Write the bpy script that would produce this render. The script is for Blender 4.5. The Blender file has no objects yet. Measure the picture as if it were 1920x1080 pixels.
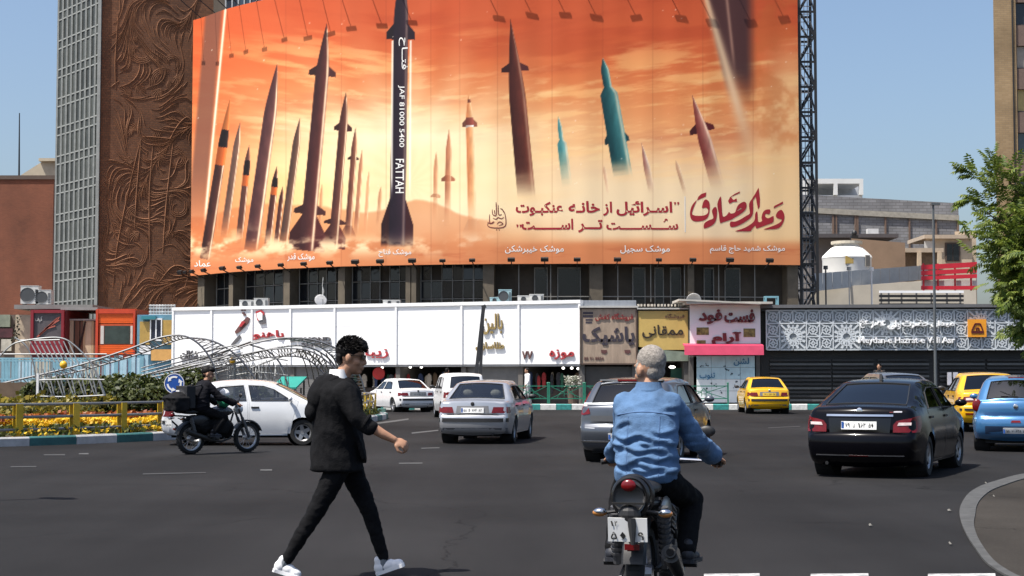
import bpy, bmesh, math, random
import numpy as np
from mathutils import Vector, Matrix, noise
from mathutils.geometry import delaunay_2d_cdt

random.seed(7)
S = bpy.context.scene
COL = S.collection
R = math.radians
PI = math.pi

# ---------------------------------------------------------------- camera, sky, sun, exposure
F, H = 3000.0, 1.52                       # focal length in photo pixels (1920 wide), eye height in m
PITCH = math.atan(166 / F)
cam = bpy.data.objects.new('camera', bpy.data.cameras.new('camera'))
COL.objects.link(cam)
cam.location = (0, 0, H)
cam.rotation_euler = (PI / 2 + PITCH, 0, 0)
cam.data.sensor_width = 36
cam.data.lens = 36 * F / 1920
cam.data.clip_end = 4000
S.camera = cam

SUN_AZ = Vector((-0.86, -0.51)).normalized()   # horizontal direction towards the sun
SUN_EL = R(63)
to_sun = Vector((SUN_AZ.x * math.cos(SUN_EL), SUN_AZ.y * math.cos(SUN_EL), math.sin(SUN_EL)))
world = bpy.data.worlds.new('World')
S.world = world
world.use_nodes = True
wt = world.node_tree
sky = wt.nodes.new('ShaderNodeTexSky')
sky.sky_type = 'NISHITA'
sky.sun_disc = False
sky.sun_elevation = SUN_EL
sky.sun_rotation = math.atan2(to_sun.x, to_sun.y)
sky.altitude = 0
sky.air_density = 1.0
sky.dust_density = 3.0
sky.ozone_density = 3.0
wt.links.new(sky.outputs[0], wt.nodes['Background'].inputs[0])
wt.nodes['Background'].inputs[1].default_value = 0.107
sun = bpy.data.objects.new('sun', bpy.data.lights.new('sun', 'SUN'))
COL.objects.link(sun)
sun.data.energy = 4.7
sun.data.angle = R(0.5)
sun.data.color = (1, 0.95, 0.87)
sun.rotation_euler = to_sun.to_track_quat('Z', 'Y').to_euler()
S.view_settings.view_transform = 'Standard'
S.view_settings.look = 'None'
S.view_settings.gamma = 1
S.view_settings.use_curve_mapping = False
S.view_settings.exposure = 0.68
S.cycles.max_bounces = 8
S.cycles.transparent_max_bounces = 12

# ---------------------------------------------------------------- helpers
def px(x, y, D):
    """the place at distance D (metres along +Y) seen at photo pixel (x, y)"""
    u, v = (x - 960) / F, (540 - y) / F
    dy = math.cos(PITCH) - v * math.sin(PITCH)
    dz = math.sin(PITCH) + v * math.cos(PITCH)
    return Vector((u * D / dy, D, H + dz * D / dy))

def gnd(x, y, z=0.0):
    u, v = (x - 960) / F, (540 - y) / F
    dy = math.cos(PITCH) - v * math.sin(PITCH)
    dz = math.sin(PITCH) + v * math.cos(PITCH)
    t = (z - H) / dz
    return Vector((u * t, dy * t, z))

def proj(p):
    X, Y, Z = p[0], p[1], p[2] - H
    c = Y * math.cos(PITCH) + Z * math.sin(PITCH)
    w = -Y * math.sin(PITCH) + Z * math.cos(PITCH)
    return 960 + F * X / c, 540 - F * w / c

MATS = {}
def M(name, col, rough=0.6, metal=0.0, var=0.12, scale=2.5, bump=0.0, bscale=30, coat=0.0, spec=0.5, detail=5, stretch=None):
    """procedural material: base colour mottled by noise, optional fine relief"""
    if name in MATS:
        return MATS[name]
    m = bpy.data.materials.new(name)
    m.use_nodes = True
    t = m.node_tree
    b = t.nodes['Principled BSDF']
    tc = t.nodes.new('ShaderNodeTexCoord')
    src = tc.outputs['Object']
    if stretch:
        mp = t.nodes.new('ShaderNodeMapping')
        mp.inputs['Scale'].default_value = stretch
        t.links.new(src, mp.inputs[0]); src = mp.outputs[0]
    n = t.nodes.new('ShaderNodeTexNoise')
    n.inputs['Scale'].default_value = scale
    n.inputs['Detail'].default_value = detail
    n.inputs['Roughness'].default_value = 0.65
    t.links.new(src, n.inputs['Vector'])
    mx = t.nodes.new('ShaderNodeMix')
    mx.data_type = 'RGBA'
    mr = t.nodes.new('ShaderNodeMapRange')
    mr.inputs[1].default_value = 0.3; mr.inputs[2].default_value = 0.7
    t.links.new(n.outputs[0], mr.inputs[0])
    t.links.new(mr.outputs[0], mx.inputs[0])
    mx.inputs[6].default_value = (*[max(0, c * (1 - var)) for c in col], 1)
    mx.inputs[7].default_value = (*[min(1, c * (1 + var)) for c in col], 1)
    t.links.new(mx.outputs[2], b.inputs['Base Color'])
    b.inputs['Roughness'].default_value = rough
    b.inputs['Metallic'].default_value = metal
    b.inputs['Specular IOR Level'].default_value = spec
    if coat:
        b.inputs['Coat Weight'].default_value = coat
        b.inputs['Coat Roughness'].default_value = 0.05
    if bump:
        n2 = t.nodes.new('ShaderNodeTexNoise')
        n2.inputs['Scale'].default_value = bscale
        n2.inputs['Detail'].default_value = 6
        t.links.new(src, n2.inputs['Vector'])
        bp = t.nodes.new('ShaderNodeBump')
        bp.inputs['Strength'].default_value = bump
        bp.inputs['Distance'].default_value = 0.02
        t.links.new(n2.outputs[0], bp.inputs['Height'])
        t.links.new(bp.outputs[0], b.inputs['Normal'])
    MATS[name] = m
    return m

def brick_mat(name, c1, c2, mortar, bw=0.24, bh=0.07, swap=True, msize=0.012, bump=0.4, rough=0.85):
    m = bpy.data.materials.new(name); m.use_nodes = True
    t = m.node_tree; b = t.nodes['Principled BSDF']
    tc = t.nodes.new('ShaderNodeTexCoord')
    sp = t.nodes.new('ShaderNodeSeparateXYZ'); t.links.new(tc.outputs['Object'], sp.inputs[0])
    ad = t.nodes.new('ShaderNodeMath'); t.links.new(sp.outputs[0], ad.inputs[0]); t.links.new(sp.outputs[1], ad.inputs[1])
    cb = t.nodes.new('ShaderNodeCombineXYZ'); t.links.new(ad.outputs[0], cb.inputs[0]); t.links.new(sp.outputs[2], cb.inputs[1])
    br = t.nodes.new('ShaderNodeTexBrick')
    br.inputs['Color1'].default_value = (*c1, 1); br.inputs['Color2'].default_value = (*c2, 1)
    br.inputs['Mortar'].default_value = (*mortar, 1)
    br.inputs['Scale'].default_value = 1; br.inputs['Mortar Size'].default_value = msize
    br.inputs['Brick Width'].default_value = bw; br.inputs['Row Height'].default_value = bh
    t.links.new(cb.outputs[0], br.inputs['Vector'])
    n = t.nodes.new('ShaderNodeTexNoise'); n.inputs['Scale'].default_value = 0.35; n.inputs['Detail'].default_value = 8
    t.links.new(tc.outputs['Object'], n.inputs['Vector'])
    mr = t.nodes.new('ShaderNodeMapRange'); mr.inputs[1].default_value = .3; mr.inputs[2].default_value = .7
    mr.inputs[3].default_value = .72; mr.inputs[4].default_value = 1.25
    t.links.new(n.outputs[0], mr.inputs[0])
    ml = t.nodes.new('ShaderNodeVectorMath'); ml.operation = 'SCALE'
    t.links.new(br.outputs[0], ml.inputs[0]); t.links.new(mr.outputs[0], ml.inputs['Scale'])
    t.links.new(ml.outputs[0], b.inputs['Base Color'])
    b.inputs['Roughness'].default_value = rough
    bp = t.nodes.new('ShaderNodeBump'); bp.inputs['Strength'].default_value = bump; bp.inputs['Distance'].default_value = .01
    bp.invert = True
    t.links.new(br.outputs[1], bp.inputs['Height']); t.links.new(bp.outputs[0], b.inputs['Normal'])
    MATS[name] = m
    return m

def glass_mat(name, tint, gloss=1.0, ior=1.9):
    """see-through tinted pane that mirrors its surroundings by Fresnel"""
    m = bpy.data.materials.new(name); m.use_nodes = True
    t = m.node_tree
    for n in list(t.nodes): t.nodes.remove(n)
    o = t.nodes.new('ShaderNodeOutputMaterial')
    tr = t.nodes.new('ShaderNodeBsdfTransparent'); tr.inputs[0].default_value = (*tint, 1)
    gl = t.nodes.new('ShaderNodeBsdfGlossy'); gl.inputs['Roughness'].default_value = 0.03
    gl.inputs[0].default_value = (gloss, gloss, gloss, 1)
    fr = t.nodes.new('ShaderNodeFresnel'); fr.inputs[0].default_value = ior
    nz = t.nodes.new('ShaderNodeTexNoise'); nz.inputs['Scale'].default_value = 1.2
    bp = t.nodes.new('ShaderNodeBump'); bp.inputs['Strength'].default_value = .05; bp.inputs['Distance'].default_value = .02
    tc = t.nodes.new('ShaderNodeTexCoord'); t.links.new(tc.outputs['Object'], nz.inputs['Vector'])
    t.links.new(nz.outputs[0], bp.inputs['Height']); t.links.new(bp.outputs[0], gl.inputs['Normal'])
    mx = t.nodes.new('ShaderNodeMixShader')
    t.links.new(fr.outputs[0], mx.inputs[0]); t.links.new(tr.outputs[0], mx.inputs[1]); t.links.new(gl.outputs[0], mx.inputs[2])
    t.links.new(mx.outputs[0], o.inputs[0])
    MATS[name] = m
    return m

def tag(o, label=None, cat=None, group=None, kind=None):
    if label: o['label'] = label
    if cat: o['category'] = cat
    if group: o['group'] = group
    if kind: o['kind'] = kind
    return o

def thing(name, label, cat, loc=(0, 0, 0), rot=0.0, group=None):
    o = bpy.data.objects.new(name, None)
    COL.objects.link(o)
    o.location = loc; o.rotation_euler = (0, 0, rot)
    o.empty_display_size = .2
    return tag(o, label, cat, group)

def rmat(o):
    return Matrix.Translation(o.location) @ o.rotation_euler.to_matrix().to_4x4()

class MB:
    """collects shapes; build() links them as one mesh object"""
    def __init__(s):
        s.v = []; s.f = []
    def add(s, vs, fs):
        k = len(s.v)
        s.v.extend(Vector(p) for p in vs)
        s.f.extend(tuple(i + k for i in f) for f in fs)
        return s
    def box(s, c, d, rz=0, m=None):
        hx, hy, hz = d[0] / 2, d[1] / 2, d[2] / 2
        vs = [Vector((x, y, z)) for x in (-hx, hx) for y in (-hy, hy) for z in (-hz, hz)]
        if m is not None: vs = [m @ p for p in vs]
        elif rz:
            r = Matrix.Rotation(rz, 3, 'Z'); vs = [r @ p for p in vs]
        vs = [p + Vector(c) for p in vs]
        return s.add(vs, [(0, 1, 3, 2), (4, 6, 7, 5), (0, 4, 5, 1), (2, 3, 7, 6), (0, 2, 6, 4), (1, 5, 7, 3)])
    def bb(s, x0, x1, y0, y1, z0, z1):
        return s.box(((x0 + x1) / 2, (y0 + y1) / 2, (z0 + z1) / 2), (abs(x1 - x0), abs(y1 - y0), abs(z1 - z0)))
    def bar(s, a, b, w, h=None, up=(0, 0, 1)):
        """rectangular bar from a to b"""
        a, b = Vector(a), Vector(b); h = h or w
        d = (b - a)
        if d.length < 1e-6: return s
        d.normalize(); upv = Vector(up)
        if abs(d.dot(upv)) > .98: upv = Vector((0, 1, 0)) if abs(d.y) < .9 else Vector((1, 0, 0))
        sx = d.cross(upv).normalized() * w / 2; sz = sx.normalized().cross(d).normalized() * h / 2
        vs = [p + i * sx + j * sz for p in (a, b) for i, j in ((-1, -1), (1, -1), (1, 1), (-1, 1))]
        return s.add(vs, [(0, 3, 2, 1), (4, 5, 6, 7), (0, 1, 5, 4), (1, 2, 6, 5), (2, 3, 7, 6), (3, 0, 4, 7)])
    def cone(s, a, b, r0, r1, n=12, caps=True):
        a, b = Vector(a), Vector(b)
        d = (b - a).normalized()
        q = Vector((0, 0, 1)) if abs(d.z) < .9 else Vector((1, 0, 0))
        x = d.cross(q).normalized(); y = d.cross(x)
        vs = []
        for p, r in ((a, r0), (b, r1)):
            vs += [p + r * (math.cos(2 * PI * i / n) * x + math.sin(2 * PI * i / n) * y) for i in range(n)]
        fs = [(i, (i + 1) % n, n + (i + 1) % n, n + i) for i in range(n)]
        if caps: fs += [tuple(range(n - 1, -1, -1)), tuple(range(n, 2 * n))]
        return s.add(vs, fs)
    def cyl(s, a, b, r, n=12): return s.cone(a, b, r, r, n)
    def tube(s, pts, r, n=6, closed=False):
        pts = [Vector(p) for p in pts]
        m = len(pts); vs = []; fs = []
        prev = None
        rr = r if isinstance(r, (list, tuple)) else [r] * m
        for i, p in enumerate(pts):
            if closed: d = pts[(i + 1) % m] - pts[i - 1]
            else: d = pts[min(i + 1, m - 1)] - pts[max(i - 1, 0)]
            d.normalize()
            if prev is None:
                q = Vector((0, 0, 1)) if abs(d.z) < .9 else Vector((1, 0, 0))
                x = d.cross(q).normalized()
            else:
                x = (prev - d * prev.dot(d))
                x = x.normalized() if x.length > 1e-6 else d.orthogonal().normalized()
            prev = x; y = d.cross(x)
            vs += [p + rr[i] * (math.cos(2 * PI * k / n) * x + math.sin(2 * PI * k / n) * y) for k in range(n)]
        for i in range(m if closed else m - 1):
            j = (i + 1) % m
            fs += [(i * n + k, i * n + (k + 1) % n, j * n + (k + 1) % n, j * n + k) for k in range(n)]
        if not closed: fs += [tuple(range(n - 1, -1, -1)), tuple(range((m - 1) * n, m * n))]
        return s.add(vs, fs)
    def ell(s, c, r, nu=12, nv=8, m=None):
        c = Vector(c); vs = []; fs = []
        for j in range(nv + 1):
            th = PI * j / nv
            for i in range(nu):
                ph = 2 * PI * i / nu
                p = Vector((r[0] * math.sin(th) * math.cos(ph), r[1] * math.sin(th) * math.sin(ph), r[2] * math.cos(th)))
                if m is not None: p = m @ p
                vs.append(c + p)
        for j in range(nv):
            for i in range(nu):
                fs.append((j * nu + i, (j + 1) * nu + i, (j + 1) * nu + (i + 1) % nu, j * nu + (i + 1) % nu))
        return s.add(vs, fs)
    def caps(s, a, b, ra, rb, n=12):
        """tapered limb with rounded ends"""
        s.cone(a, b, ra, rb, n); s.ell(a, (ra,) * 3, n, 8); s.ell(b, (rb,) * 3, n, 8)
        return s
    def prism(s, poly, d):
        """polygon (list of 3-D points) pushed along d"""
        n = len(poly); d = Vector(d)
        vs = [Vector(p) for p in poly]; vs += [p + d for p in vs]
        return s.add(vs, [tuple(range(n - 1, -1, -1)), tuple(range(n, 2 * n))] + [(i, (i + 1) % n, n + (i + 1) % n, n + i) for i in range(n)])
    def lathe(s, prof, c=(0, 0, 0), n=20, m=None):
        """profile [(r, h)] turned about local Y (wheel axis)"""
        c = Vector(c); vs = []; fs = []; k = len(prof)
        for i in range(n):
            a = 2 * PI * i / n
            for r, h in prof:
                p = Vector((r * math.cos(a), h, r * math.sin(a)))
                if m is not None: p = m @ p
                vs.append(c + p)
        for i in range(n):
            j = (i + 1) % n
            fs += [(i * k + q, i * k + q + 1, j * k + q + 1, j * k + q) for q in range(k - 1)]
        return s.add(vs, fs)
    def build(s, name, mat, parent=None, world=False, smooth=False, label=None, origin=None, weld=False):
        me = bpy.data.meshes.new(name)
        vs = s.v
        if parent is not None and world:
            q = parent; mt = rmat(q)
            while q.parent is not None:
                q = q.parent; mt = rmat(q) @ mt
            inv = mt.inverted(); vs = [inv @ p for p in vs]
        loc = None
        if parent is None and origin is not None:
            loc = Vector(origin); vs = [p - loc for p in vs]
        me.from_pydata([tuple(p) for p in vs], [], s.f)
        o = bpy.data.objects.new(name, me)
        COL.objects.link(o)
        if loc is not None: o.location = loc
        bm = bmesh.new(); bm.from_mesh(me)
        if weld: bmesh.ops.remove_doubles(bm, verts=bm.verts, dist=2e-4)
        bmesh.ops.recalc_face_normals(bm, faces=bm.faces)
        bm.to_mesh(me); bm.free()
        if mat is not None: me.materials.append(mat)
        if smooth:
            me.polygons.foreach_set('use_smooth', [True] * len(me.polygons))
            if smooth != 'all':
                me.set_sharp_from_angle(angle=R(smooth if smooth is not True else 40))
        if parent is not None: o.parent = parent
        if label: o['label'] = label
        return o

def copy_tree(o, parent=None, mats=None):
    c = o.copy(); COL.objects.link(c)
    if parent is not None: c.parent = parent
    if mats and c.type == 'MESH' and c.material_slots and c.material_slots[0].material in mats:
        new = mats[c.material_slots[0].material]
        c.material_slots[0].link = 'OBJECT'; c.material_slots[0].material = new
    for ch in list(o.children): copy_tree(ch, c, mats)
    return c

def solo(o, label, cat, group=None): return tag(o, label, cat, group)

def inpoly(x, y, poly):
    c = False; n = len(poly); j = n - 1
    for i in range(n):
        xi, yi = poly[i]; xj, yj = poly[j]
        if (yi > y) != (yj > y) and x < (xj - xi) * (y - yi) / (yj - yi) + xi: c = not c
        j = i
    return c

def segdist(x, y, a, b):
    dx, dy = b[0] - a[0], b[1] - a[1]
    l = dx * dx + dy * dy
    t = 0 if l < 1e-12 else max(0, min(1, ((x - a[0]) * dx + (y - a[1]) * dy) / l))
    return math.hypot(x - a[0] - t * dx, y - a[1] - t * dy)

def pdist(x, y, pts, closed=True):
    n = len(pts)
    return min(segdist(x, y, pts[i], pts[(i + 1) % n]) for i in range(n if closed else n - 1))

def resample(poly, step, closed=True):
    out = []; n = len(poly)
    for i in range(n if closed else n - 1):
        a, b = poly[i], poly[(i + 1) % n]
        k = max(1, int(math.hypot(b[0] - a[0], b[1] - a[1]) / step + .5))
        out += [(a[0] + (b[0] - a[0]) * t / k, a[1] + (b[1] - a[1]) * t / k) for t in range(k)]
    if not closed: out.append(tuple(poly[-1]))
    return out

def cdt(outer, holes=(), step=.12, extra=()):
    """triangulate a polygon with holes, with inner points so that it can follow a curved surface"""
    pts = []; edges = []
    for lp in [outer] + list(holes):
        k = len(pts); n = len(lp)
        pts += [tuple(p) for p in lp]
        edges += [(k + i, k + (i + 1) % n) for i in range(n)]
    xs = [p[0] for p in outer]; ys = [p[1] for p in outer]
    allp = [outer] + list(holes)
    cand = list(extra)
    if step:
        nx = int((max(xs) - min(xs)) / step); ny = int((max(ys) - min(ys)) / step)
        cand += [(min(xs) + (i + .5) * step, min(ys) + (j + .5) * step) for i in range(nx + 1) for j in range(ny + 1)]
    for x, y in cand:
        if inpoly(x, y, outer) and not any(inpoly(x, y, h) for h in holes):
            if min(pdist(x, y, lp) for lp in allp) > (step or .05) * .3 or (x, y) in extra:
                pts.append((x, y))
    v, e, f, _, _, _ = delaunay_2d_cdt([Vector(p) for p in pts], edges, [], 0, 1e-5)
    fs = []
    for t in f:
        cx = sum(v[i].x for i in t) / len(t); cy = sum(v[i].y for i in t) / len(t)
        if inpoly(cx, cy, outer) and not any(inpoly(cx, cy, h) for h in holes): fs.append(tuple(t))
    return [tuple(p) for p in v], fs

def patch(mb, outer, fn, off=.006, thick=.012, step=.12, holes=(), res=None):
    """a thin panel following the surface fn(a, b, offset)"""
    if res:
        outer = resample(outer, res); holes = [resample(h, res) for h in holes]
    v, f = cdt(outer, holes, step)
    top = [fn(a, b, off) for a, b in v]
    mb.add(top, f)
    if thick:
        for lp in [outer] + list(holes):
            n = len(lp)
            vs = [fn(a, b, off) for a, b in lp] + [fn(a, b, off - thick) for a, b in lp]
            mb.add(vs, [(i, (i + 1) % n, n + (i + 1) % n, n + i) for i in range(n)])
    return mb

def catmull(pts, k=4, closed=False):
    out = []; n = len(pts)
    for i in range(n if closed else n - 1):
        if closed: p = [Vector(pts[(i + q) % n]) for q in (-1, 0, 1, 2)]
        else: p = [Vector(pts[max(0, min(n - 1, i + q))]) for q in (-1, 0, 1, 2)]
        for j in range(k):
            t = j / k
            out.append(.5 * (2 * p[1] + (p[2] - p[0]) * t + (2 * p[0] - 5 * p[1] + 4 * p[2] - p[3]) * t * t + (3 * p[1] - p[0] - 3 * p[2] + p[3]) * t ** 3))
    if not closed: out.append(Vector(pts[-1]))
    return out

# ---- lettering: Persian text is shaped here (joined forms, right to left), outlines come from the built-in font
FORMS = {}
for ch, a, n in [('ا', 0xFE8D, 2), ('آ', 0xFE81, 2), ('ب', 0xFE8F, 4), ('پ', 0xFB56, 4), ('ت', 0xFE95, 4), ('ج', 0xFE9D, 4),
                 ('چ', 0xFB7A, 4), ('ح', 0xFEA1, 4), ('خ', 0xFEA5, 4), ('د', 0xFEA9, 2), ('ر', 0xFEAD, 2), ('ز', 0xFEAF, 2),
                 ('س', 0xFEB1, 4), ('ش', 0xFEB5, 4), ('ص', 0xFEB9, 4), ('ض', 0xFEBD, 4), ('ط', 0xFEC1, 4), ('ع', 0xFEC9, 4),
                 ('ف', 0xFED1, 4), ('ق', 0xFED5, 4), ('ک', 0xFB8E, 4), ('گ', 0xFB92, 4), ('ل', 0xFEDD, 4), ('م', 0xFEE1, 4),
                 ('ن', 0xFEE5, 4), ('و', 0xFEED, 2), ('ه', 0xFEE9, 4), ('ی', 0xFBFC, 4), ('ئ', 0xFE89, 4)]:
    FORMS[ch] = (a, n)
def shape_fa(s):
    out = []
    for i, ch in enumerate(s):
        if ch not in FORMS: out.append(ch); continue
        pv = s[i - 1] if i else ' '; nx = s[i + 1] if i + 1 < len(s) else ' '
        jp = pv == 'ـ' or (pv in FORMS and FORMS[pv][1] == 4)
        a, n = FORMS[ch]
        jn = n == 4 and (nx == 'ـ' or nx in FORMS)
        out.append(chr(a + (3 if jp and jn else 1 if jp else 2 if jn else 0)))
    return ''.join(reversed(out))

def text_mesh(s, fa=True, bold=0.0, res=2):
    """flat outlines of a string: vertices in em units (x right, y up) and faces"""
    c = bpy.data.curves.new('t', 'FONT')
    c.body = shape_fa(s) if fa else s
    c.resolution_u = res; c.offset = bold
    o = bpy.data.objects.new('t', c); COL.objects.link(o)
    dg = bpy.context.evaluated_depsgraph_get()
    me = bpy.data.meshes.new_from_object(o.evaluated_get(dg))
    vs = [(v.co.x, v.co.y) for v in me.vertices]; fs = [tuple(p.vertices) for p in me.polygons]
    bpy.data.objects.remove(o); bpy.data.curves.remove(c); bpy.data.meshes.remove(me)
    return vs, fs

def text_on(mb, s, x0, x1, y0, y1, fn, fa=True, bold=0.0, depth=0.0, off=0.0):
    """fit a string into the box [x0,x1]x[y0,y1] of a surface fn(a, b, offset); depth pushes it out as channel letters"""
    vs, fs = text_mesh(s, fa, bold)
    if not vs: return mb
    ax = min(v[0] for v in vs); bx = max(v[0] for v in vs); ay = min(v[1] for v in vs); by = max(v[1] for v in vs)
    m = [(x0 + (v[0] - ax) / (bx - ax) * (x1 - x0), y0 + (v[1] - ay) / (by - ay) * (y1 - y0)) for v in vs]
    top = [fn(a, b, off + depth) for a, b in m]
    mb.add(top, fs)
    if depth:
        from collections import Counter
        cnt = Counter(); dirs = {}
        for f in fs:
            for i in range(len(f)):
                e = (f[i], f[(i + 1) % len(f)]); k = tuple(sorted(e)); cnt[k] += 1; dirs[k] = e
        bot = [fn(a, b, off) for a, b in m]
        for k, n in cnt.items():
            if n == 1:
                i, j = dirs[k]
                mb.add([top[i], top[j], bot[j], bot[i]], [(0, 1, 2, 3)])
    return mb

def plane_fn(o, ax, ay, n):
    """surface map of a flat sign: o + a*ax + b*ay + off*n"""
    o, ax, ay, n = Vector(o), Vector(ax), Vector(ay), Vector(n)
    return lambda a, b, off=0.0: o + ax * a + ay * b + n * off

def remesh(o, voxel, smooth=2, fac=.5):
    """fuse overlapping pieces into one continuous skin"""
    md = o.modifiers.new('r', 'REMESH'); md.mode = 'VOXEL'; md.voxel_size = voxel; md.use_smooth_shade = True
    if smooth:
        sm = o.modifiers.new('s', 'SMOOTH'); sm.iterations = smooth; sm.factor = fac
    dg = bpy.context.evaluated_depsgraph_get()
    dg.update()
    me = bpy.data.meshes.new_from_object(o.evaluated_get(dg))
    old = o.data; mats = list(old.materials)
    o.modifiers.clear(); o.data = me; me.name = old.name
    me.materials.clear()
    for m in mats: me.materials.append(m)
    me.polygons.foreach_set('use_smooth', [True] * len(me.polygons))
    bpy.data.meshes.remove(old)
    return o

def ruffle(o, amp, fn):
    """push vertices along their normals by amp*fn(co)"""
    me = o.data
    nn = [v.normal.copy() for v in me.vertices]
    for v, n in zip(me.vertices, nn): v.co += n * amp * fn(v.co)
    me.update()
# ---------------------------------------------------------------- ground, road, pavement
def asphalt(name, c, lo=.75, hi=1.3):
    m = bpy.data.materials.new(name); m.use_nodes = True
    t = m.node_tree; b = t.nodes['Principled BSDF']
    tc = t.nodes.new('ShaderNodeTexCoord')
    def nz(sc, det, r=.6, stretch=None):
        n = t.nodes.new('ShaderNodeTexNoise'); n.inputs['Scale'].default_value = sc; n.inputs['Detail'].default_value = det
        n.inputs['Roughness'].default_value = r
        src = tc.outputs['Object']
        if stretch:
            mp = t.nodes.new('ShaderNodeMapping'); mp.inputs['Scale'].default_value = stretch
            mp.inputs['Rotation'].default_value = (0, 0, .35)
            t.links.new(src, mp.inputs[0]); src = mp.outputs[0]
        t.links.new(src, n.inputs['Vector']); return n.outputs[0]
    def rng(o, a, b_, c_, d):
        r = t.nodes.new('ShaderNodeMapRange')
        for i, q in enumerate((a, b_, c_, d)): r.inputs[i + 1].default_value = q
        t.links.new(o, r.inputs[0]); return r.outputs[0]
    def mul(a, b_):
        n = t.nodes.new('ShaderNodeMath'); n.operation = 'MULTIPLY'
        t.links.new(a, n.inputs[0]); t.links.new(b_, n.inputs[1]); return n.outputs[0]
    big = rng(nz(.12, 7, .6), .3, .7, lo * .92, hi * 1.05)
    lane = rng(nz(.5, 5, .6, (1, .08, 1)), .35, .7, .82, 1.2)
    grain = rng(nz(55, 3, .7), .3, .7, .8, 1.22)
    chip = rng(nz(240, 1, .5), .62, .72, 1.0, 2.2)
    fac = mul(mul(mul(big, lane), grain), chip)
    vo = t.nodes.new('ShaderNodeTexVoronoi'); vo.feature = 'DISTANCE_TO_EDGE'; vo.inputs['Scale'].default_value = .16
    wn = t.nodes.new('ShaderNodeTexNoise'); wn.inputs['Scale'].default_value = 1.1; wn.inputs['Detail'].default_value = 6
    t.links.new(tc.outputs['Object'], wn.inputs['Vector'])
    vm = t.nodes.new('ShaderNodeVectorMath'); vm.operation = 'MULTIPLY_ADD'
    vm.inputs[1].default_value = (.9, .9, .9); t.links.new(wn.outputs['Color'], vm.inputs[0]); t.links.new(tc.outputs['Object'], vm.inputs[2])
    t.links.new(vm.outputs[0], vo.inputs['Vector'])
    fac = mul(fac, rng(vo.outputs[0], 0, .003, .5, 1.0))
    sc = t.nodes.new('ShaderNodeVectorMath'); sc.operation = 'SCALE'
    sc.inputs[0].default_value = c; t.links.new(fac, sc.inputs['Scale'])
    t.links.new(sc.outputs[0], b.inputs['Base Color'])
    b.inputs['Roughness'].default_value = .82
    b.inputs['Specular IOR Level'].default_value = .06
    bp = t.nodes.new('ShaderNodeBump'); bp.inputs['Strength'].default_value = .35; bp.inputs['Distance'].default_value = .006
    t.links.new(nz(120, 4), bp.inputs['Height']); t.links.new(bp.outputs[0], b.inputs['Normal'])
    MATS[name] = m
    return m

asph = asphalt('asphalt', (.0185, .0181, .0188))
conc = M('pavement_concrete', (.22, .21, .2), .9, var=.25, scale=1.5, bump=.3)
white_paint = M('worn_road_paint', (.36, .36, .35), .7, var=.6, scale=9, detail=8)

ms = MB(); ms.add([(-1500, -300, -.03), (1500, -300, -.03), (1500, 2600, -.03), (-1500, 2600, -.03)], [(0, 1, 2, 3)])
tag(ms.build('ground', M('dusty_ground', (.2, .18, .15), .95, var=.3, scale=.05)), kind='structure')
ms = MB(); ms.add([(-90, -40, 0), (90, -40, 0), (90, 73.6, 0), (-90, 73.6, 0)], [(0, 1, 2, 3)])
tag(ms.build('road', asph), kind='structure')
ms = MB(); ms.bb(-90, 90, 73.74, 130, -.02, .2)
tag(ms.build('pavement', conc), kind='structure')

def marking(name, quad, label, group=None, mat=white_paint):
    pts = [gnd(x, y, .004) for x, y in quad]
    c = sum(pts, Vector()) / len(pts)
    m = MB(); m.prism([p for p in pts], (0, 0, .003))
    return tag(m.build(name, mat, origin=(c.x, c.y, 0)), label, 'road marking', group)

gl_ = 'worn white dashes scattered over the asphalt'
dashp = M('half_worn_road_paint', (.065, .065, .064), .8, var=.6, scale=11, detail=9)
faint = M('faint_road_paint', (.032, .032, .032), .8, var=.5, scale=14, detail=9)
for q, lb in [([(20, 874.5), (68, 874), (68, 876), (20, 876.5)], 'faint white dash on the asphalt at far left below the kerb'),
              ([(82, 852), (122, 851.5), (122, 854), (82, 854)], 'faint pale dash left of a second one below the green kerb stone'),
              ([(148, 850), (166, 849.5), (166, 852), (148, 852)], 'short pale dash on the road below the white kerb stone'),
              ([(488, 880.5), (510, 880), (510, 882.6), (488, 882.8)], 'short bright dash on the road left of the walking man'),
              ([(268, 888), (386, 885.5), (386, 887), (268, 890)], 'long faint worn line on the road between motorbike and walking man'),
              ([(748, 868), (792, 867.5), (792, 869.3), (748, 869.8)], 'thin white dash on the road right of the walking man at his hip'),
              ([(772, 811), (822, 806), (822, 808), (772, 813.4)], 'white line on the road ending at the silver sedan'),
              ([(790, 840), (824, 839), (824, 840.5), (790, 841.5)], 'thin dash on the road below the silver sedan'),
              ([(707, 792.5), (766, 784.5), (766, 787), (740, 791), (709, 795)], 'white arrow stripe on the road beside the island tip'),
              ([(1440, 802), (1500, 799), (1500, 800), (1440, 803)], 'faint reddish dash on the road left of the black sedan')]:
    marking('road_marking', q, lb, gl_, faint if 'faint' in lb else dashp)
for x0, x1, lb in [(1320, 1424, 'white crossing bar at the bottom edge right of the motorcycle'),
                   (1520, 1628, 'middle white crossing bar at the bottom edge'),
                   (1740, 1866, 'white crossing bar at the bottom edge near the curved concrete line'),
                   (1912, 1990, 'white crossing bar at the bottom right corner')]:
    marking('crossing_bar', [(x0, 1076.5), (x1, 1075.5), (x1 + 4, 1112), (x0 - 2, 1112)], lb, 'white crossing bars along the bottom edge')

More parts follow.
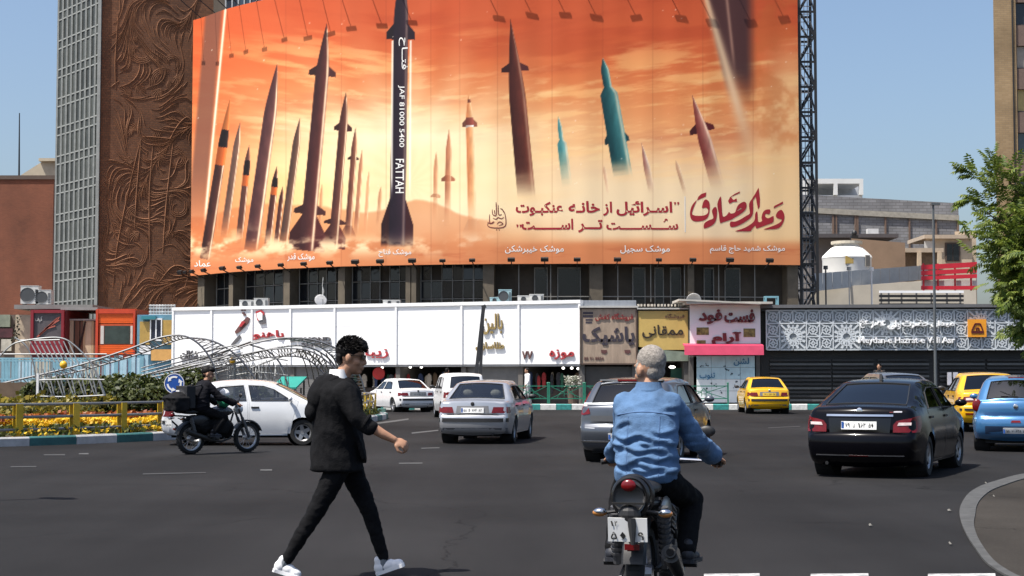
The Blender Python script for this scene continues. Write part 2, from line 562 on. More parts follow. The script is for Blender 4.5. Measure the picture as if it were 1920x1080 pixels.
# the curved concrete strip and dusty patch at the lower right
arc = [(1985, 880), (1935, 888), (1905, 893), (1870, 903), (1840, 913), (1817, 927), (1804, 945), (1799, 962), (1803, 984), (1815, 1010), (1830, 1033), (1846, 1055), (1868, 1072), (1900, 1088), (1960, 1100)]
arc_in = [(1985, 884), (1945, 894), (1915, 901), (1885, 911), (1858, 922), (1840, 937), (1831, 952), (1829, 966), (1826, 985), (1832, 1008), (1845, 1031), (1862, 1053), (1884, 1070), (1915, 1086), (1960, 1096)]
A = [Vector(p).to_2d() for p in catmull([gnd(*q) for q in arc], 3)]
B = [Vector(p).to_2d() for p in catmull([gnd(*q) for q in arc_in], 3)]
m = MB(); n = len(A)
m.add([(p.x, p.y, .004) for p in A] + [(p.x, p.y, .022) for p in A] + [(p.x, p.y, .022) for p in B] + [(p.x, p.y, .004) for p in B],
      [(i + a * n, i + 1 + a * n, i + 1 + (a + 1) * n, i + (a + 1) * n) for i in range(n - 1) for a in range(3)])
tag(m.build('edging_strip', M('worn_concrete_edging', (.055, .055, .054), .9, var=.4, scale=6, detail=9)), 'worn curved concrete strip flush with the asphalt at lower right', 'edging')
m = MB(); m.add([(p.x, p.y, .008) for p in B] + [(14, A[0].y, .008), (14, A[-1].y, .008)], [tuple(range(n)) + (n + 1, n)])
tag(m.build('dusty_patch', asphalt('dusty_asphalt', (.036, .032, .028), .6, 1.5)), kind='structure')
litter = M('litter_paper', (.12, .115, .1), .8)
for i, (x, y, w) in enumerate([(1849, 908, 6), (1864, 933, 5), (1780, 960, 12), (1782, 1023, 6), (1632, 988, 10)]):
    p = gnd(x, y); s = w / 560
    m = MB(); m.add([(-s, -.02, .01), (-.2 * s, -.05, .016), (s, -.015, .012), (.6 * s, .05, .03), (-.5 * s, .045, .02)], [(0, 1, 4), (1, 3, 4), (1, 2, 3)])
    o = m.build('paper_scrap', litter); o.location = (p.x, p.y, .004)
    tag(o, ['pale paper scrap on the road just outside the top of the curved strip', 'white paper scrap on the dusty patch inside the curved strip',
            'yellowish leaf scrap on the road left of the curved strip', 'small white scrap on the road left of the lower curve',
            'greyish scrap on open asphalt below the black sedan'][i], 'litter', 'scraps lying on the road')

# ---------------------------------------------------------------- far kerb with green and white stones, green railing
kg = M('kerb_green_paint', (.035, .24, .22), .75, var=.4, scale=7, detail=9)
kw = M('kerb_white_paint', (.66, .66, .62), .75, var=.3, scale=7, detail=9)
def kerb(name, path, label, L=.64, h=.16, w=.24, bottom=-.01):
    t = thing(name, label, 'kerb', (path[0][0], path[0][1], 0))
    pts = [Vector((p[0], p[1])) for p in path]
    acc = 0; seg = []; cur = [pts[0]]; i = 0
    dense = []
    for a, b in zip(pts, pts[1:]):
        k = max(1, int((b - a).length / .08))
        dense += [a + (b - a) * q / k for q in range(k)]
    dense.append(pts[-1])
    blocks = []; cur = [dense[0]]; l = 0
    for a, b in zip(dense, dense[1:]):
        l += (b - a).length; cur.append(b)
        if l >= L: blocks.append(cur); cur = [b]; l = 0
    for i, c in enumerate(blocks):
        a, b = c[0], c[-1]; d = (b - a).normalized(); nrm = Vector((-d.y, d.x))
        a = a + d * .006; b = b - d * .006
        m = MB(); ch = .03
        prof = [(0, bottom), (0, h - ch), (ch, h), (w, h), (w, bottom)]
        vs = [(p.x + nrm.x * o, p.y + nrm.y * o, z + random.uniform(-.004, .004)) for p in (a, b) for o, z in prof]
        m.add(vs, [(0, 1, 2, 3, 4), (9, 8, 7, 6, 5)] + [(q, (q + 1) % 5, 5 + (q + 1) % 5, 5 + q) for q in range(5)])
        m.build('kerb_stone', kg if i % 2 == 0 else kw, t, world=True)
    return t
x0 = px(630, 768, 73.5).x
kerb('kerb', [(x0, 73.5), (25.7, 73.5)], 'far green and white painted kerb in front of the shops', .67, .26)

railm = M('green_railing_paint', (.018, .16, .1), .45, var=.15)
k = 0
def railing(xa, xb, label):
    a, b = px(xa, 750, 74.3).x, px(xb, 750, 74.3).x
    t = thing('railing', label, 'railing', ((a + b) / 2, 74.3, .2), group='green railings on the far pavement')
    w = (b - a) / 2
    for s in (-1, 1):
        m = MB(); m.bb(s * w - .035, s * w + .035, -.035, .035, 0, .98); m.ell((s * w, 0, 1.01), (.05, .05, .05), 8, 6)
        m.build('post', railm, t)
    for z in (.88, .3):
        m = MB(); m.bb(-w + .035, w - .035, -.02, .02, z - .022, z + .022); m.build('rail', railm, t)
    m = MB()
    for s in (-1, 1):
        m.bar((s * .12, 0, .58), (s * w * .9, 0, .86), .03); m.bar((s * .12, 0, .58), (s * w * .9, 0, .32), .03)
        m.tube([(s * .42, 0, .32), (s * .34, 0, .5), (s * .2, 0, .62), (s * .06, 0, .66)], .014)
    m.build('brace', railm, t)
    m = MB(); m.bb(-.12, .12, -.018, .018, .5, .53); m.bb(-.12, .12, -.018, .018, .64, .67); m.bar((-.12, 0, .66), (0, 0, .78), .03); m.bar((.12, 0, .66), (0, 0, .78), .03)
    m.bb(-.12, -.09, -.015, .015, .4, .66); m.bb(.09, .12, -.015, .015, .4, .66)
    m.build('ornament', railm, t)
for xa, xb, lb in [(965, 1027, 'green railing section behind the silver sedan, by the pedestrian in white'),
                   (1030, 1094, 'green railing section left of the grey hatchback'), (1097, 1170, 'green railing section hidden behind the grey hatchback'),
                   (1275, 1365, 'green railing section in front of the blue and white wall')]:
    railing(xa, xb, lb)

# ---------------------------------------------------------------- curved main building, banner, lattice
ZB, ZT = 7.81, 24.0
BX = [352, 357, 420, 520, 640, 760, 900, 1100, 1300, 1498, 1540]
BY = [518.6, 518, 511, 504.5, 499.5, 497, 495, 494.3, 494.8, 497, 497.5]
def yb(x): return float(np.interp(x, BX, BY))
def Dof(x, y, z):
    v = (540 - y) / F
    dy = math.cos(PITCH) - v * math.sin(PITCH); dz = math.sin(PITCH) + v * math.cos(PITCH)
    return (z - H) * dy / dz
# smooth plan curve of the facade: pixel column -> (X, Y)
_cx = np.arange(340, 1545, 5.0)
_cd = np.array([Dof(x, yb(x), ZB) for x in _cx])
for _ in range(40): _cd[1:-1] = (_cd[:-2] + 2 * _cd[1:-1] + _cd[2:]) / 4
def plan(x, back=0.0):
    D = float(np.interp(x, _cx, _cd)); D2 = float(np.interp(x + 4, _cx, _cd)); D1 = float(np.interp(x - 4, _cx, _cd))
    p = px(x, yb(x), D); a = px(x - 4, yb(x), D1); b = px(x + 4, yb(x), D2)
    d = Vector((b.x - a.x, b.y - a.y)).normalized()
    n = Vector((d.y, -d.x))                 # towards the viewer
    return Vector((p.x - n.x * back, p.y - n.y * back)), d, n

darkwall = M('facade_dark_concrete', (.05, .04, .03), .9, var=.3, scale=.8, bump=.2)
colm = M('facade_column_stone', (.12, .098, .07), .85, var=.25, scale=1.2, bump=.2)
frame_m = M('window_steel_frame', (.2, .19, .17), .5, var=.2)
dglass = M('dark_window_glass', (.012, .014, .017), .12, var=.3, scale=.6)
blackm = M('black_steel', (.012, .012, .013), .5, var=.2)

bld = thing('curved_building', 'dark curved office block behind the giant missile banner', 'building', (*plan(930, 1.2)[0], 0))
m = MB(); xs_ = list(range(362, 1500, 18)) + [1500]
P = [plan(x, 1.3)[0] for x in xs_]; n = len(P)
m.add([(p.x, p.y, 0) for p in P] + [(p.x, p.y, 26) for p in P] + [(P[-1].x, P[-1].y + 5, 0), (P[-1].x, P[-1].y + 5, 26), (P[0].x + 2, P[0].y + 14, 0), (P[0].x + 2, P[0].y + 14, 26)],
      [(i, i + 1, n + i + 1, n + i) for i in range(n - 1)] + [(n - 1, 2 * n, 2 * n + 1, 2 * n - 1), (2 * n, 2 * n + 2, 2 * n + 3, 2 * n + 1), (2 * n + 2, 0, n, 2 * n + 3),
       tuple(range(n, 2 * n)) + (2 * n + 1, 2 * n + 3)])
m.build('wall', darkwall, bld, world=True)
def fpt(x, z, back):
    p, d, nn = plan(x, back); return Vector((p.x, p.y, z))
for xa, xb in [(362, 374), (420, 428), (524, 536), (628, 641), (757, 766), (768, 777), (904, 925), (1106, 1131), (1292, 1304), (1480, 1500)]:
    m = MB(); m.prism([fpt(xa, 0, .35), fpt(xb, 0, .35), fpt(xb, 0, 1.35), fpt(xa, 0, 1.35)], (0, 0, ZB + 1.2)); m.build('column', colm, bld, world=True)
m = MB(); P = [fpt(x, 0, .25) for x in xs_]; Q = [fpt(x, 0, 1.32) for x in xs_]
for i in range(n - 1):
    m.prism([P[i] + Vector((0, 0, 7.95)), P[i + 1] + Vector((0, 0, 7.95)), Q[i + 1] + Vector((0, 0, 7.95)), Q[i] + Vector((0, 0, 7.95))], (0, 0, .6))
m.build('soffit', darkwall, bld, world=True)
for xa, xb, cols, rows in [(432, 522, 5, 3), (538, 626, 5, 3), (643, 755, 6, 3), (779, 880, 5, 3), (881, 903, 1, 3), (376, 418, 3, 3)]:
    z0, z1 = 4.9, 8.0
    w = MB(); nx = cols
    for i in range(nx + 1):
        x = xa + (xb - xa) * i / nx; w.bar(fpt(x, z0, 1.15), fpt(x, z1, 1.15), .055 if i in (0, nx) else .04, .05, up=(0, 1, 0))
    for j in range(rows + 1):
        for i in range(nx):
            w.bar(fpt(xa + (xb - xa) * i / nx, z0 + (z1 - z0) * j / rows, 1.15), fpt(xa + (xb - xa) * (i + 1) / nx, z0 + (z1 - z0) * j / rows, 1.15), .05, .045)
    wn = w.build('window', frame_m, bld, world=True)
    for i in range(nx):
        for j in range(rows):
            if random.random() < .06: continue
            a, b = xa + (xb - xa) * (i + .06) / nx, xa + (xb - xa) * (i + .94) / nx
            za, zb_ = z0 + (z1 - z0) * (j + .06) / rows, z0 + (z1 - z0) * (j + .94) / rows
            tl = random.uniform(-.015, .015)
            q = MB(); q.prism([fpt(a, za, 1.18 + tl), fpt(b, za, 1.18 + tl), fpt(b, zb_, 1.18 - tl), fpt(a, zb_, 1.18 - tl)], (0, .03, 0)); q.build('pane', dglass, wn, world=True)
# recessed galleries on the right: slim posts and a rail
m = MB()
for x in (972, 1032, 1160, 1222, 1286, 1352, 1420): m.bar(fpt(x, 5.7, .5), fpt(x, 8.0, .5), .05)
for a, b in [(925, 1106), (1131, 1292), (1304, 1440)]:
    k_ = 6
    for i in range(k_): m.bar(fpt(a + (b - a) * i / k_, 6.0, .5), fpt(a + (b - a) * (i + 1) / k_, 6.0, .5), .05)
m.build('gallery_rail', frame_m, bld, world=True)
for xa, xb in [(1000, 1026), (1044, 1090), (1190, 1215), (1232, 1250), (1262, 1284), (1330, 1350), (1370, 1400)]:
    m = MB(); m.prism([fpt(xa, 5.0, 1.22), fpt(xb, 5.0, 1.22), fpt(xb, 7.7, 1.22), fpt(xa, 7.7, 1.22)], (0, .12, 0)); w = m.build('window', frame_m, bld, world=True)
    m = MB(); m.prism([fpt(xa + 2, 5.1, 1.2), fpt(xb - 2, 5.1, 1.2), fpt(xb - 2, 7.6, 1.2), fpt(xa + 2, 7.6, 1.2)], (0, .05, 0)); m.build('pane', dglass, w, world=True)
# upper storeys seen above the banner's drooping left corner
w = MB()
for x in range(386, 520, 12): w.bar(fpt(x, 23.0, 1.2), fpt(x, 25.8, 1.2), .09)
for z in (24.2, 25.2):
    for x in range(386, 510, 12): w.bar(fpt(x, z, 1.2), fpt(x + 12, z, 1.2), .08)
wn = w.build('window', M('upper_window_frame', (.42, .43, .44), .5), bld, world=True)
q = MB()
for x in range(386, 506, 12): q.prism([fpt(x, 23, 1.24), fpt(x + 12, 23, 1.24), fpt(x + 12, 25.8, 1.24), fpt(x, 25.8, 1.24)], (0, .03, 0))
q.build('pane', M('upper_dark_glass', (.02, .03, .045), .08), wn, world=True)
# ---------------------------------------------------------------- the printed banner (flat print as a colour attribute on the cloth)
def _noise2(x, y, seed):
    xi = np.floor(x).astype(np.int64); yi = np.floor(y).astype(np.int64)
    xf = x - xi; yf = y - yi
    u = xf * xf * (3 - 2 * xf); v = yf * yf * (3 - 2 * yf)
    def h(a, b):
        q = np.sin(a * 127.1 + b * 311.7 + seed * 74.7) * 43758.5453
        return q - np.floor(q)
    return (h(xi, yi) * (1 - u) + h(xi + 1, yi) * u) * (1 - v) + (h(xi, yi + 1) * (1 - u) + h(xi + 1, yi + 1) * u) * v
def fbm(x, y, seed=0, o=5):
    s = 0; a = .5; t = 0
    for i in range(o):
        s = s + a * _noise2(x * 2 ** i, y * 2 ** i, seed + i); t += a; a *= .55
    return s / t
def sm(a, b, x):
    t = np.clip((x - a) / (b - a), 0, 1); return t * t * (3 - 2 * t)

def banner_art(X, Y):
    ys = [-60, 0, 60, 120, 180, 240, 300, 350, 400, 440, 462, 480, 520]
    cols = np.array([(196, 84, 48), (205, 88, 48), (211, 93, 50), (218, 108, 58), (226, 130, 74), (235, 155, 98), (240, 182, 130), (243, 205, 160), (240, 205, 165), (226, 150, 98), (214, 128, 80), (212, 128, 84), (206, 120, 78)], float)
    c = np.stack([np.interp(Y, ys, cols[:, k]) for k in range(3)], -1)
    def over(col, a):
        nonlocal c
        c = c * (1 - a[..., None]) + np.array(col, float) * a[..., None]
    # cloud streaks, steeper towards the corners
    sk = Y + .18 * (X - 760) * np.sign(X - 760) * .6
    n1 = fbm(X / 260, sk / 40, 3, 6); n2 = fbm(X / 150 + 7, sk / 19, 11, 6)
    over((182, 66, 34), .38 * sm(.5, .75, n1) * (1 - sm(250, 400, Y)))
    over((252, 190, 120), .62 * sm(.5, .72, n2) * sm(20, 130, Y) * (1 - sm(330, 420, Y)))
    over((252, 214, 150), .5 * sm(.55, .75, fbm(X / 60, sk / 12, 21, 5)) * sm(90, 200, Y) * (1 - sm(330, 420, Y)))
    # low sun, glare and bright bank of mist
    g = np.exp(-(((X - 770) / 170) ** 2 + ((Y - 330) / 95) ** 2)); over((255, 250, 228), .98 * np.clip(g * 1.9, 0, 1))
    g = np.exp(-(((X - 790) / 380) ** 2 + ((Y - 325) / 125) ** 2)); over((254, 218, 158), .8 * g)
    over((250, 196, 118), .6 * np.exp(-(((X - 520) / 170) ** 2 + ((Y - 375) / 85) ** 2)))
    ray = .5 + .5 * np.sin(np.arctan2(Y - 345, X - 765) * 17 + 5 * n1); over((255, 236, 190), .28 * ray * np.exp(-(((X - 765) / 330) ** 2 + ((Y - 300) / 190) ** 2)))
    g = np.exp(-(((X - 700) / 300) ** 2 + ((Y - 245) / 26) ** 2)); over((255, 240, 205), .4 * g * sm(.35, .65, n2))
    over((243, 218, 178), .85 * sm(250, 390, Y + 60 * (n1 - .5)) * sm(930, 1120, X) * (1 - sm(438, 462, Y)))
    over((216, 96, 46), .55 * (1 - sm(380, 560, X)) * (1 - sm(420, 460, Y)))
    over((238, 196, 140), .7 * sm(1385, 1470, X + 50 * (n1 - .5) + .12 * (Y - 200)) * sm(40, 160, Y + 60 * (n2 - .5)))
    over((198, 104, 52), .45 * sm(.52, .7, fbm(X / 60, Y / 60, 31)) * sm(1360, 1430, X) * (1 - sm(250, 320, Y)))
    # hills on the horizon and warm plain
    hill = 418 - 26 * np.exp(-((X - 590) / 110) ** 2) - 38 * np.exp(-((X - 790) / 70) ** 2) - 22 * np.exp(-((X - 460) / 80) ** 2) - 10 * fbm(X / 40, X * 0, 5)
    over((208, 112, 62), .5 * sm(-3, 4, Y - hill) * (1 - sm(455, 475, Y)) * (1 - sm(880, 960, X)))
    over((214, 132, 84), .85 * sm(448, 466, Y + 8 * (n2 - .5)))
    over((186, 92, 56), .35 * sm(.5, .7, fbm(X / 90, Y / 9, 41)) * sm(455, 470, Y))
    def rocket(tip, base, w0, dark, lite, fade=(9e9, 9e9), nose=.2, fins=(), band=None, alpha=1., rim=.9, blur=.8, neck=None):
        w = w0 * (.88 if tip[0] < 700 else .95)
        ax, ay = base[0] - tip[0], base[1] - tip[1]; L = math.hypot(ax, ay); ax /= L; ay /= L
        t = ((X - tip[0]) * ax + (Y - tip[1]) * ay) / L
        s = (X - tip[0]) * (-ay) + (Y - tip[1]) * ax        # negative s lies to the right
        s = -s
        tn = np.clip(t / nose, 0, 1)
        half = w * np.clip(1 - (1 - tn) ** 1.45, 0, 1) * (.86 + .14 * np.clip(t, 0, 1))
        if neck: half = np.where(t < neck[0], np.minimum(half, w * neck[1]), half * np.where(t < neck[0] + .06, neck[1] + (1 - neck[1]) * np.clip((t - neck[0]) / .06, 0, 1), 1))
        a = sm(-blur, blur, half - np.abs(s)) * (t > 0) * (t < 1)
        fade_a = 1 - sm(fade[0], fade[1], Y + 26 * (n2 - .5))
        q = np.clip(s / np.maximum(half, .5), -1, 1)
        k = np.clip(.5 + .5 * q, 0, 1) ** 1.6
        col = np.array(dark, float) * (1 - k[..., None]) + np.array(lite, float) * k[..., None]
        hl = np.exp(-((q - .78) / .16) ** 2)[..., None] * rim
        col = col * (1 - hl) + np.array((255, 225, 185.)) * hl
        col = col * (.85 + .3 * fbm(X / 7, Y / 22, 55, 3))[..., None]
        if band:
            for b0, b1, bc in band:
                bm_ = ((t > b0) & (t < b1))[..., None] * .9
                col = col * (1 - bm_) + np.array(bc, float) * (.7 + .5 * k[..., None]) * bm_
        nonlocal c
        for f0, f1, span, fc in fins:
            u = np.clip((t - f0) / (f1 - f0), 0, 1)
            fh = half + span * np.clip(u * 1.9, 0, 1)
            fa = sm(-blur, blur, fh - np.abs(s)) * (t > f0) * (t < f1) * fade_a * alpha
            c = c * (1 - fa[..., None]) + np.array(fc, float) * (.8 + .35 * k[..., None]) * fa[..., None]
        a = (a * fade_a * alpha)[..., None]
        c = c * (1 - a) + col * a
    D, Lt = (64, 34, 32), (132, 74, 58)
    # far pale ones first
    rocket((692, 320), (684, 445), 4, (205, 130, 90), (238, 180, 130), (380, 450), alpha=.7)
    for bx_, by_, h_ in ((404, 330, 120), (488, 340, 110), (541, 330, 120), (598, 345, 100), (708, 350, 80), (636, 330, 110)): rocket((bx_ + 6, by_), (bx_, by_ + h_), 4, (170, 98, 66), (232, 168, 116), (by_ + h_ * .3, by_ + h_), alpha=.65, rim=.5)
    rocket((679, 280), (666, 452), 5, (150, 84, 60), (220, 150, 108), (390, 458), alpha=.8)
    rocket((818, 283), (815, 458), 5, (190, 104, 66), (238, 178, 130), (340, 425), fins=[(.46, .5, 5, (160, 80, 50)), (.8, 1, 9, (150, 62, 40))], alpha=.7, rim=.5)
    rocket((842, 242), (838, 460), 6.5, (170, 92, 62), (236, 170, 122), (350, 425), fins=[(.4, .45, 7, (150, 80, 56)), (.82, 1, 10, (140, 54, 36))], alpha=.85, rim=.5)
    rocket((1132, 310), (1142, 372), 3.5, (214, 150, 120), (245, 215, 180), (330, 368), alpha=.6)
    rocket((1267, 300), (1288, 372), 4.5, (180, 130, 100), (240, 206, 170), (325, 372), alpha=.8)
    rocket((667, 238), (651, 458), 7, (92, 52, 44), (196, 128, 92), (400, 462), fins=[(.25, .28, 5, D), (.84, 1, 9, (96, 44, 36))])
    rocket((649, 172), (624, 466), 10, D, (150, 92, 70), (470, 490), fins=[(.2, .25, 9, D), (.81, .845, 12, D), (.85, 1, 14, (82, 36, 32))])
    rocket((530, 350), (516, 472), 5.5, D, Lt, (440, 475)); rocket((562, 222), (529, 474), 9, (72, 52, 46), (150, 104, 80), (430, 480))
    rocket((519, 312), (500, 474), 7.5, (58, 32, 30), Lt, (430, 478), band=[(.13, .24, (24, 18, 18)), (.24, .33, (222, 108, 48))])
    rocket((467, 272), (446, 474), 7.5, (72, 46, 40), Lt, (410, 466), band=[(.14, .28, (24, 18, 18)), (.28, .38, (222, 108, 48))])
    rocket((450, 230), (416, 472), 8, (84, 62, 54), (150, 106, 86), (380, 462))
    rocket((520, 118), (470, 476), 15, (70, 40, 42), (132, 84, 74), (440, 484), nose=.28, rim=1.)
    rocket((432, 182), (384, 486), 11, (50, 28, 28), (110, 62, 48), (470, 505), nose=.3, band=[(.0, .2, (214, 120, 60)), (.2, .31, (26, 18, 20)), (.31, .42, (220, 106, 46))])
    rocket((613, 42), (574, 470), 16, (56, 28, 30), (124, 66, 56), (462, 482), nose=.24, fins=[(.19, .235, 13, D), (.8, .84, 16, D), (.845, 1, 20, (70, 30, 30))])
    # the tall black one in the middle
    rocket((754, -70), (744, 464), 16, (30, 20, 34), (58, 38, 50), (458, 472), nose=.2, fins=[(.215, .27, 13, (34, 22, 32)), (.83, 1, 15, (52, 24, 28))], rim=.3)
    e = np.exp(-((X - (770 - (Y - 80) * .006)) / 1.6) ** 2) + np.exp(-((X - (736 - (Y - 80) * .006)) / 1.6) ** 2)
    over((255, 248, 230), .95 * np.clip(e, 0, 1) * (Y > 76) * (1 - sm(330, 380, Y)))
    rocket((879, 172), (887, 456), 8.5, (214, 128, 76), (250, 206, 150), (330, 450), fins=[(.18, .23, 7, (130, 72, 56)), (.84, 1, 11, (196, 140, 110))], rim=.4, alpha=.95,
           band=[(.05, .07, (120, 60, 50)), (.17, .22, (150, 70, 60)), (.22, .235, (250, 240, 230))])
    rocket((957, 36), (990, 400), 18, (66, 28, 24), (128, 62, 46), (300, 385), nose=.42, fins=[(.225, .27, 14, (74, 34, 34))], rim=.35)
    over((150, 52, 36), .5 * np.exp(-((X - 962) / 9) ** 2) * sm(50, 90, Y) * 0)
    rocket((1047, 218), (1065, 360), 10, (60, 132, 134), (160, 204, 196), (275, 350), nose=.4, neck=(.3, .42), rim=.7)
    rocket((1130, 108), (1172, 352), 19, (12, 62, 68), (96, 160, 158), (285, 340), nose=.26, neck=(.22, .42), fins=[(.585, .655, 6, (20, 60, 66))], rim=.55)
    rocket((1203, 268), (1225, 370), 7, (150, 92, 78), (245, 220, 205), (300, 365), nose=.5, rim=.9)
    rocket((1298, 178), (1352, 372), 14, (120, 48, 42), (220, 170, 150), (280, 358), nose=.45, fins=[(.27, .36, 13, (84, 26, 30))], rim=.6)
    # blurred near ones at both edges
    u = X - 1355 - Y * .21
    over((74, 48, 50), .92 * sm(-34, -22, u) * (1 - sm(40 - .2 * Y, 66 - .2 * Y, u)) * (1 - sm(120, 215, Y + 40 * (n1 - .5) - .5 * (u - 10))))
    over((236, 200, 160), .85 * np.exp(-((u + 30 - .08 * Y) / (6 + .03 * Y)) ** 2) * (1 - sm(180, 330, Y)))
    over((230, 180, 150), .5 * np.exp(-((u - 8 + .1 * Y) / 3) ** 2) * (1 - sm(80, 150, Y)))
    u = X - 396 + (Y - 40) * .085
    over((120, 78, 64), .8 * sm(-16, -8, u) * (1 - sm(14, 24, u)) * (1 - sm(300, 470, Y)))
    over((255, 240, 215), .9 * np.exp(-((u - 25 + .012 * Y) / 2.2) ** 2) * (1 - sm(380, 430, Y)))
    # dust kicked up along the ground, sparks, seams of the printed strips
    d = fbm(X / 34, Y / 20, 71, 5)
    over((250, 216, 170), .95 * sm(.36, .6, d) * np.exp(-((Y - 462) / 17) ** 2) * (1 - sm(760, 900, X)) * (1 - .6 * np.exp(-((X - 744) / 26) ** 2)))
    over((247, 214, 165), .6 * sm(.45, .7, d) * sm(390, 470, Y) * (1 - sm(474, 492, Y)) * (1 - sm(380, 640, X)))
    over((250, 230, 195), .5 * sm(.45, .7, d) * np.exp(-((Y - 452) / 14) ** 2) * sm(800, 840, X) * (1 - sm(900, 960, X)))
    rs = np.random.RandomState(5)
    for _ in range(70):
        a, b, r = rs.uniform(370, 1490), rs.uniform(10, 420), rs.uniform(.5, 1.3)
        over((255, 238, 215), .75 * np.exp(-(((X - a) / r) ** 2 + ((Y - b) / r) ** 2)))
    for sx in (536, 640, 724, 808, 862, 933, 1035, 1130, 1224, 1318, 1412):
        over((120, 50, 30), .16 * np.exp(-((X - sx) / .9) ** 2))
    return np.clip(c, 0, 255)

def wobf(x): return .010 * math.sin(x * .11) + .010 * math.sin(x * .047 + 1)
BNX = np.linspace(357, 1500, 700); NZ = 330
verts = np.zeros((NZ, len(BNX), 3)); pix = np.zeros((NZ, len(BNX), 2))
zz = np.linspace(ZB, ZT, NZ)
for i, x in enumerate(BNX):
    p, d, nn = plan(x)
    wob = wobf(x)
    verts[:, i, 0] = p.x + nn.x * wob; verts[:, i, 1] = p.y + nn.y * wob; verts[:, i, 2] = zz
cY = verts[..., 1] * math.cos(PITCH) + (verts[..., 2] - H) * math.sin(PITCH)
cW = -verts[..., 1] * math.sin(PITCH) + (verts[..., 2] - H) * math.cos(PITCH)
PXX = 960 + F * verts[..., 0] / cY; PYY = 540 - F * cW / cY
art = banner_art(PXX, PYY) / 255.0
lin = np.where(art <= .04045, art / 12.92, ((art + .055) / 1.055) ** 2.4)
BANNER_GAIN = 0.80
lum = lin.mean(-1, keepdims=True)
lin = np.clip(lin * (BANNER_GAIN + .05 + .2 * lum), 0, .94)
bb_root = thing('billboard', 'giant orange banner printed with standing missiles under a cloudy sky', 'billboard', (*plan(930)[0], 0))
org = np.array(bb_root.location)
nx = len(BNX)
me = bpy.data.meshes.new('banner')
idx = np.arange(NZ * nx).reshape(NZ, nx)
quads = np.stack([idx[:-1, :-1], idx[:-1, 1:], idx[1:, 1:], idx[1:, :-1]], -1).reshape(-1, 4)
me.vertices.add(NZ * nx); me.vertices.foreach_set('co', (verts - org).reshape(-1))
me.loops.add(quads.size); me.loops.foreach_set('vertex_index', quads.reshape(-1))
me.polygons.add(len(quads)); me.polygons.foreach_set('loop_start', np.arange(0, quads.size, 4)); me.polygons.foreach_set('loop_total', np.full(len(quads), 4))
me.update(calc_edges=True)
ca = me.color_attributes.new('print', 'FLOAT_COLOR', 'POINT')
ca.data.foreach_set('color', np.concatenate([lin, np.ones((NZ, nx, 1))], -1).reshape(-1))
me.polygons.foreach_set('use_smooth', [True] * len(me.polygons))
pm = bpy.data.materials.new('printed_vinyl'); pm.use_nodes = True
_t = pm.node_tree; _a = _t.nodes.new('ShaderNodeVertexColor'); _a.layer_name = 'print'
_t.links.new(_a.outputs[0], _t.nodes['Principled BSDF'].inputs['Base Color'])
_t.nodes['Principled BSDF'].inputs['Roughness'].default_value = .6
_t.nodes['Principled BSDF'].inputs['Specular IOR Level'].default_value = .25
me.materials.append(pm)
bo = bpy.data.objects.new('banner', me); COL.objects.link(bo); bo.parent = bb_root

def bfn(x, y, off=0.0):
    """banner surface at photo pixel (x, y) of the print, off metres in front"""
    p, d, nn = plan(x); D = p.y
    q = px(x, y, D - nn.y * 0)
    o = wobf(x) + .008 + off * .1
    return Vector((p.x + nn.x * o, p.y + nn.y * o, q.z))
red_ink = M('banner_red_ink', (.33, .008, .018), .6, var=.06)
white_ink = M('banner_white_ink', (.8, .78, .74), .6, var=.04)
dark_ink = M('banner_maroon_ink', (.17, .02, .02), .6)
def btext(s, x0, x1, yt, yb_, mat, fa=True, bold=0., cut=False):
    m = MB(); text_on(m, s, x0, x1, -yb_, -yt, lambda a, b, off=0.: bfn(a, -b, off), fa, bold, 0, .03)
    return m.build('lettering', mat, bb_root, world=True)

for w, x0, x1, y0, y1 in [('اسـرائیل', 1156, 1261, 377, 405), ('از', 1131, 1148, 378, 405), ('خانـه', 1066, 1125, 377, 399), ('عنکبـوت', 967, 1056, 378, 405),
                          ('سـُـــســـــت', 1137, 1272, 410, 431), ('تـــر', 1084, 1130, 412, 436), ('اســـــــت', 978, 1075, 410, 431)]:
    btext(w, x0, x1, y0, y1, red_ink, bold=.031)
for x in (1264, 1270, 968, 974):
    m = MB(); y = 379 if x > 1200 else 421
    m.add([bfn(x, y, .03), bfn(x + 4, y, .03), bfn(x + 4, y + 3, .03), bfn(x + 1.5, y + 6, .03)], [(0, 1, 2, 3)]); m.build('quote_mark', red_ink, bb_root, world=True)
for w, x0, x1, y0, y1 in [('موشک شهید حاج قاسم', 1331, 1472, 460, 475.5), ('موشک سجیل', 1163, 1256, 460, 475.5), ('موشک خیبرشکن', 947, 1057, 460, 475.5),
                          ('موشک فتاح', 710, 771, 467, 482), ('موشک قدر', 539, 590, 475, 490), ('موشک', 441, 475, 482, 494), ('عماد', 364, 395, 488, 500)]:
    btext(w, x0, x1, y0, y1, white_ink, bold=.008)
def vtext(s, y0, y1, xl, xr, fa, bold=.0):
    m = MB(); text_on(m, s, y0, y1, xl, xr, lambda a, b, off=0.: bfn(b, a, off), fa, bold, 0, .03)
    return m.build('lettering', white_ink, bb_root, world=True)
vtext('فتــاح', 70, 130, 746, 763, True, .01)
vtext('JAF 81000 5400', 160, 276, 745, 757.5, False, .008)
vtext('FATTAH', 298, 362, 741, 757, False, .01)
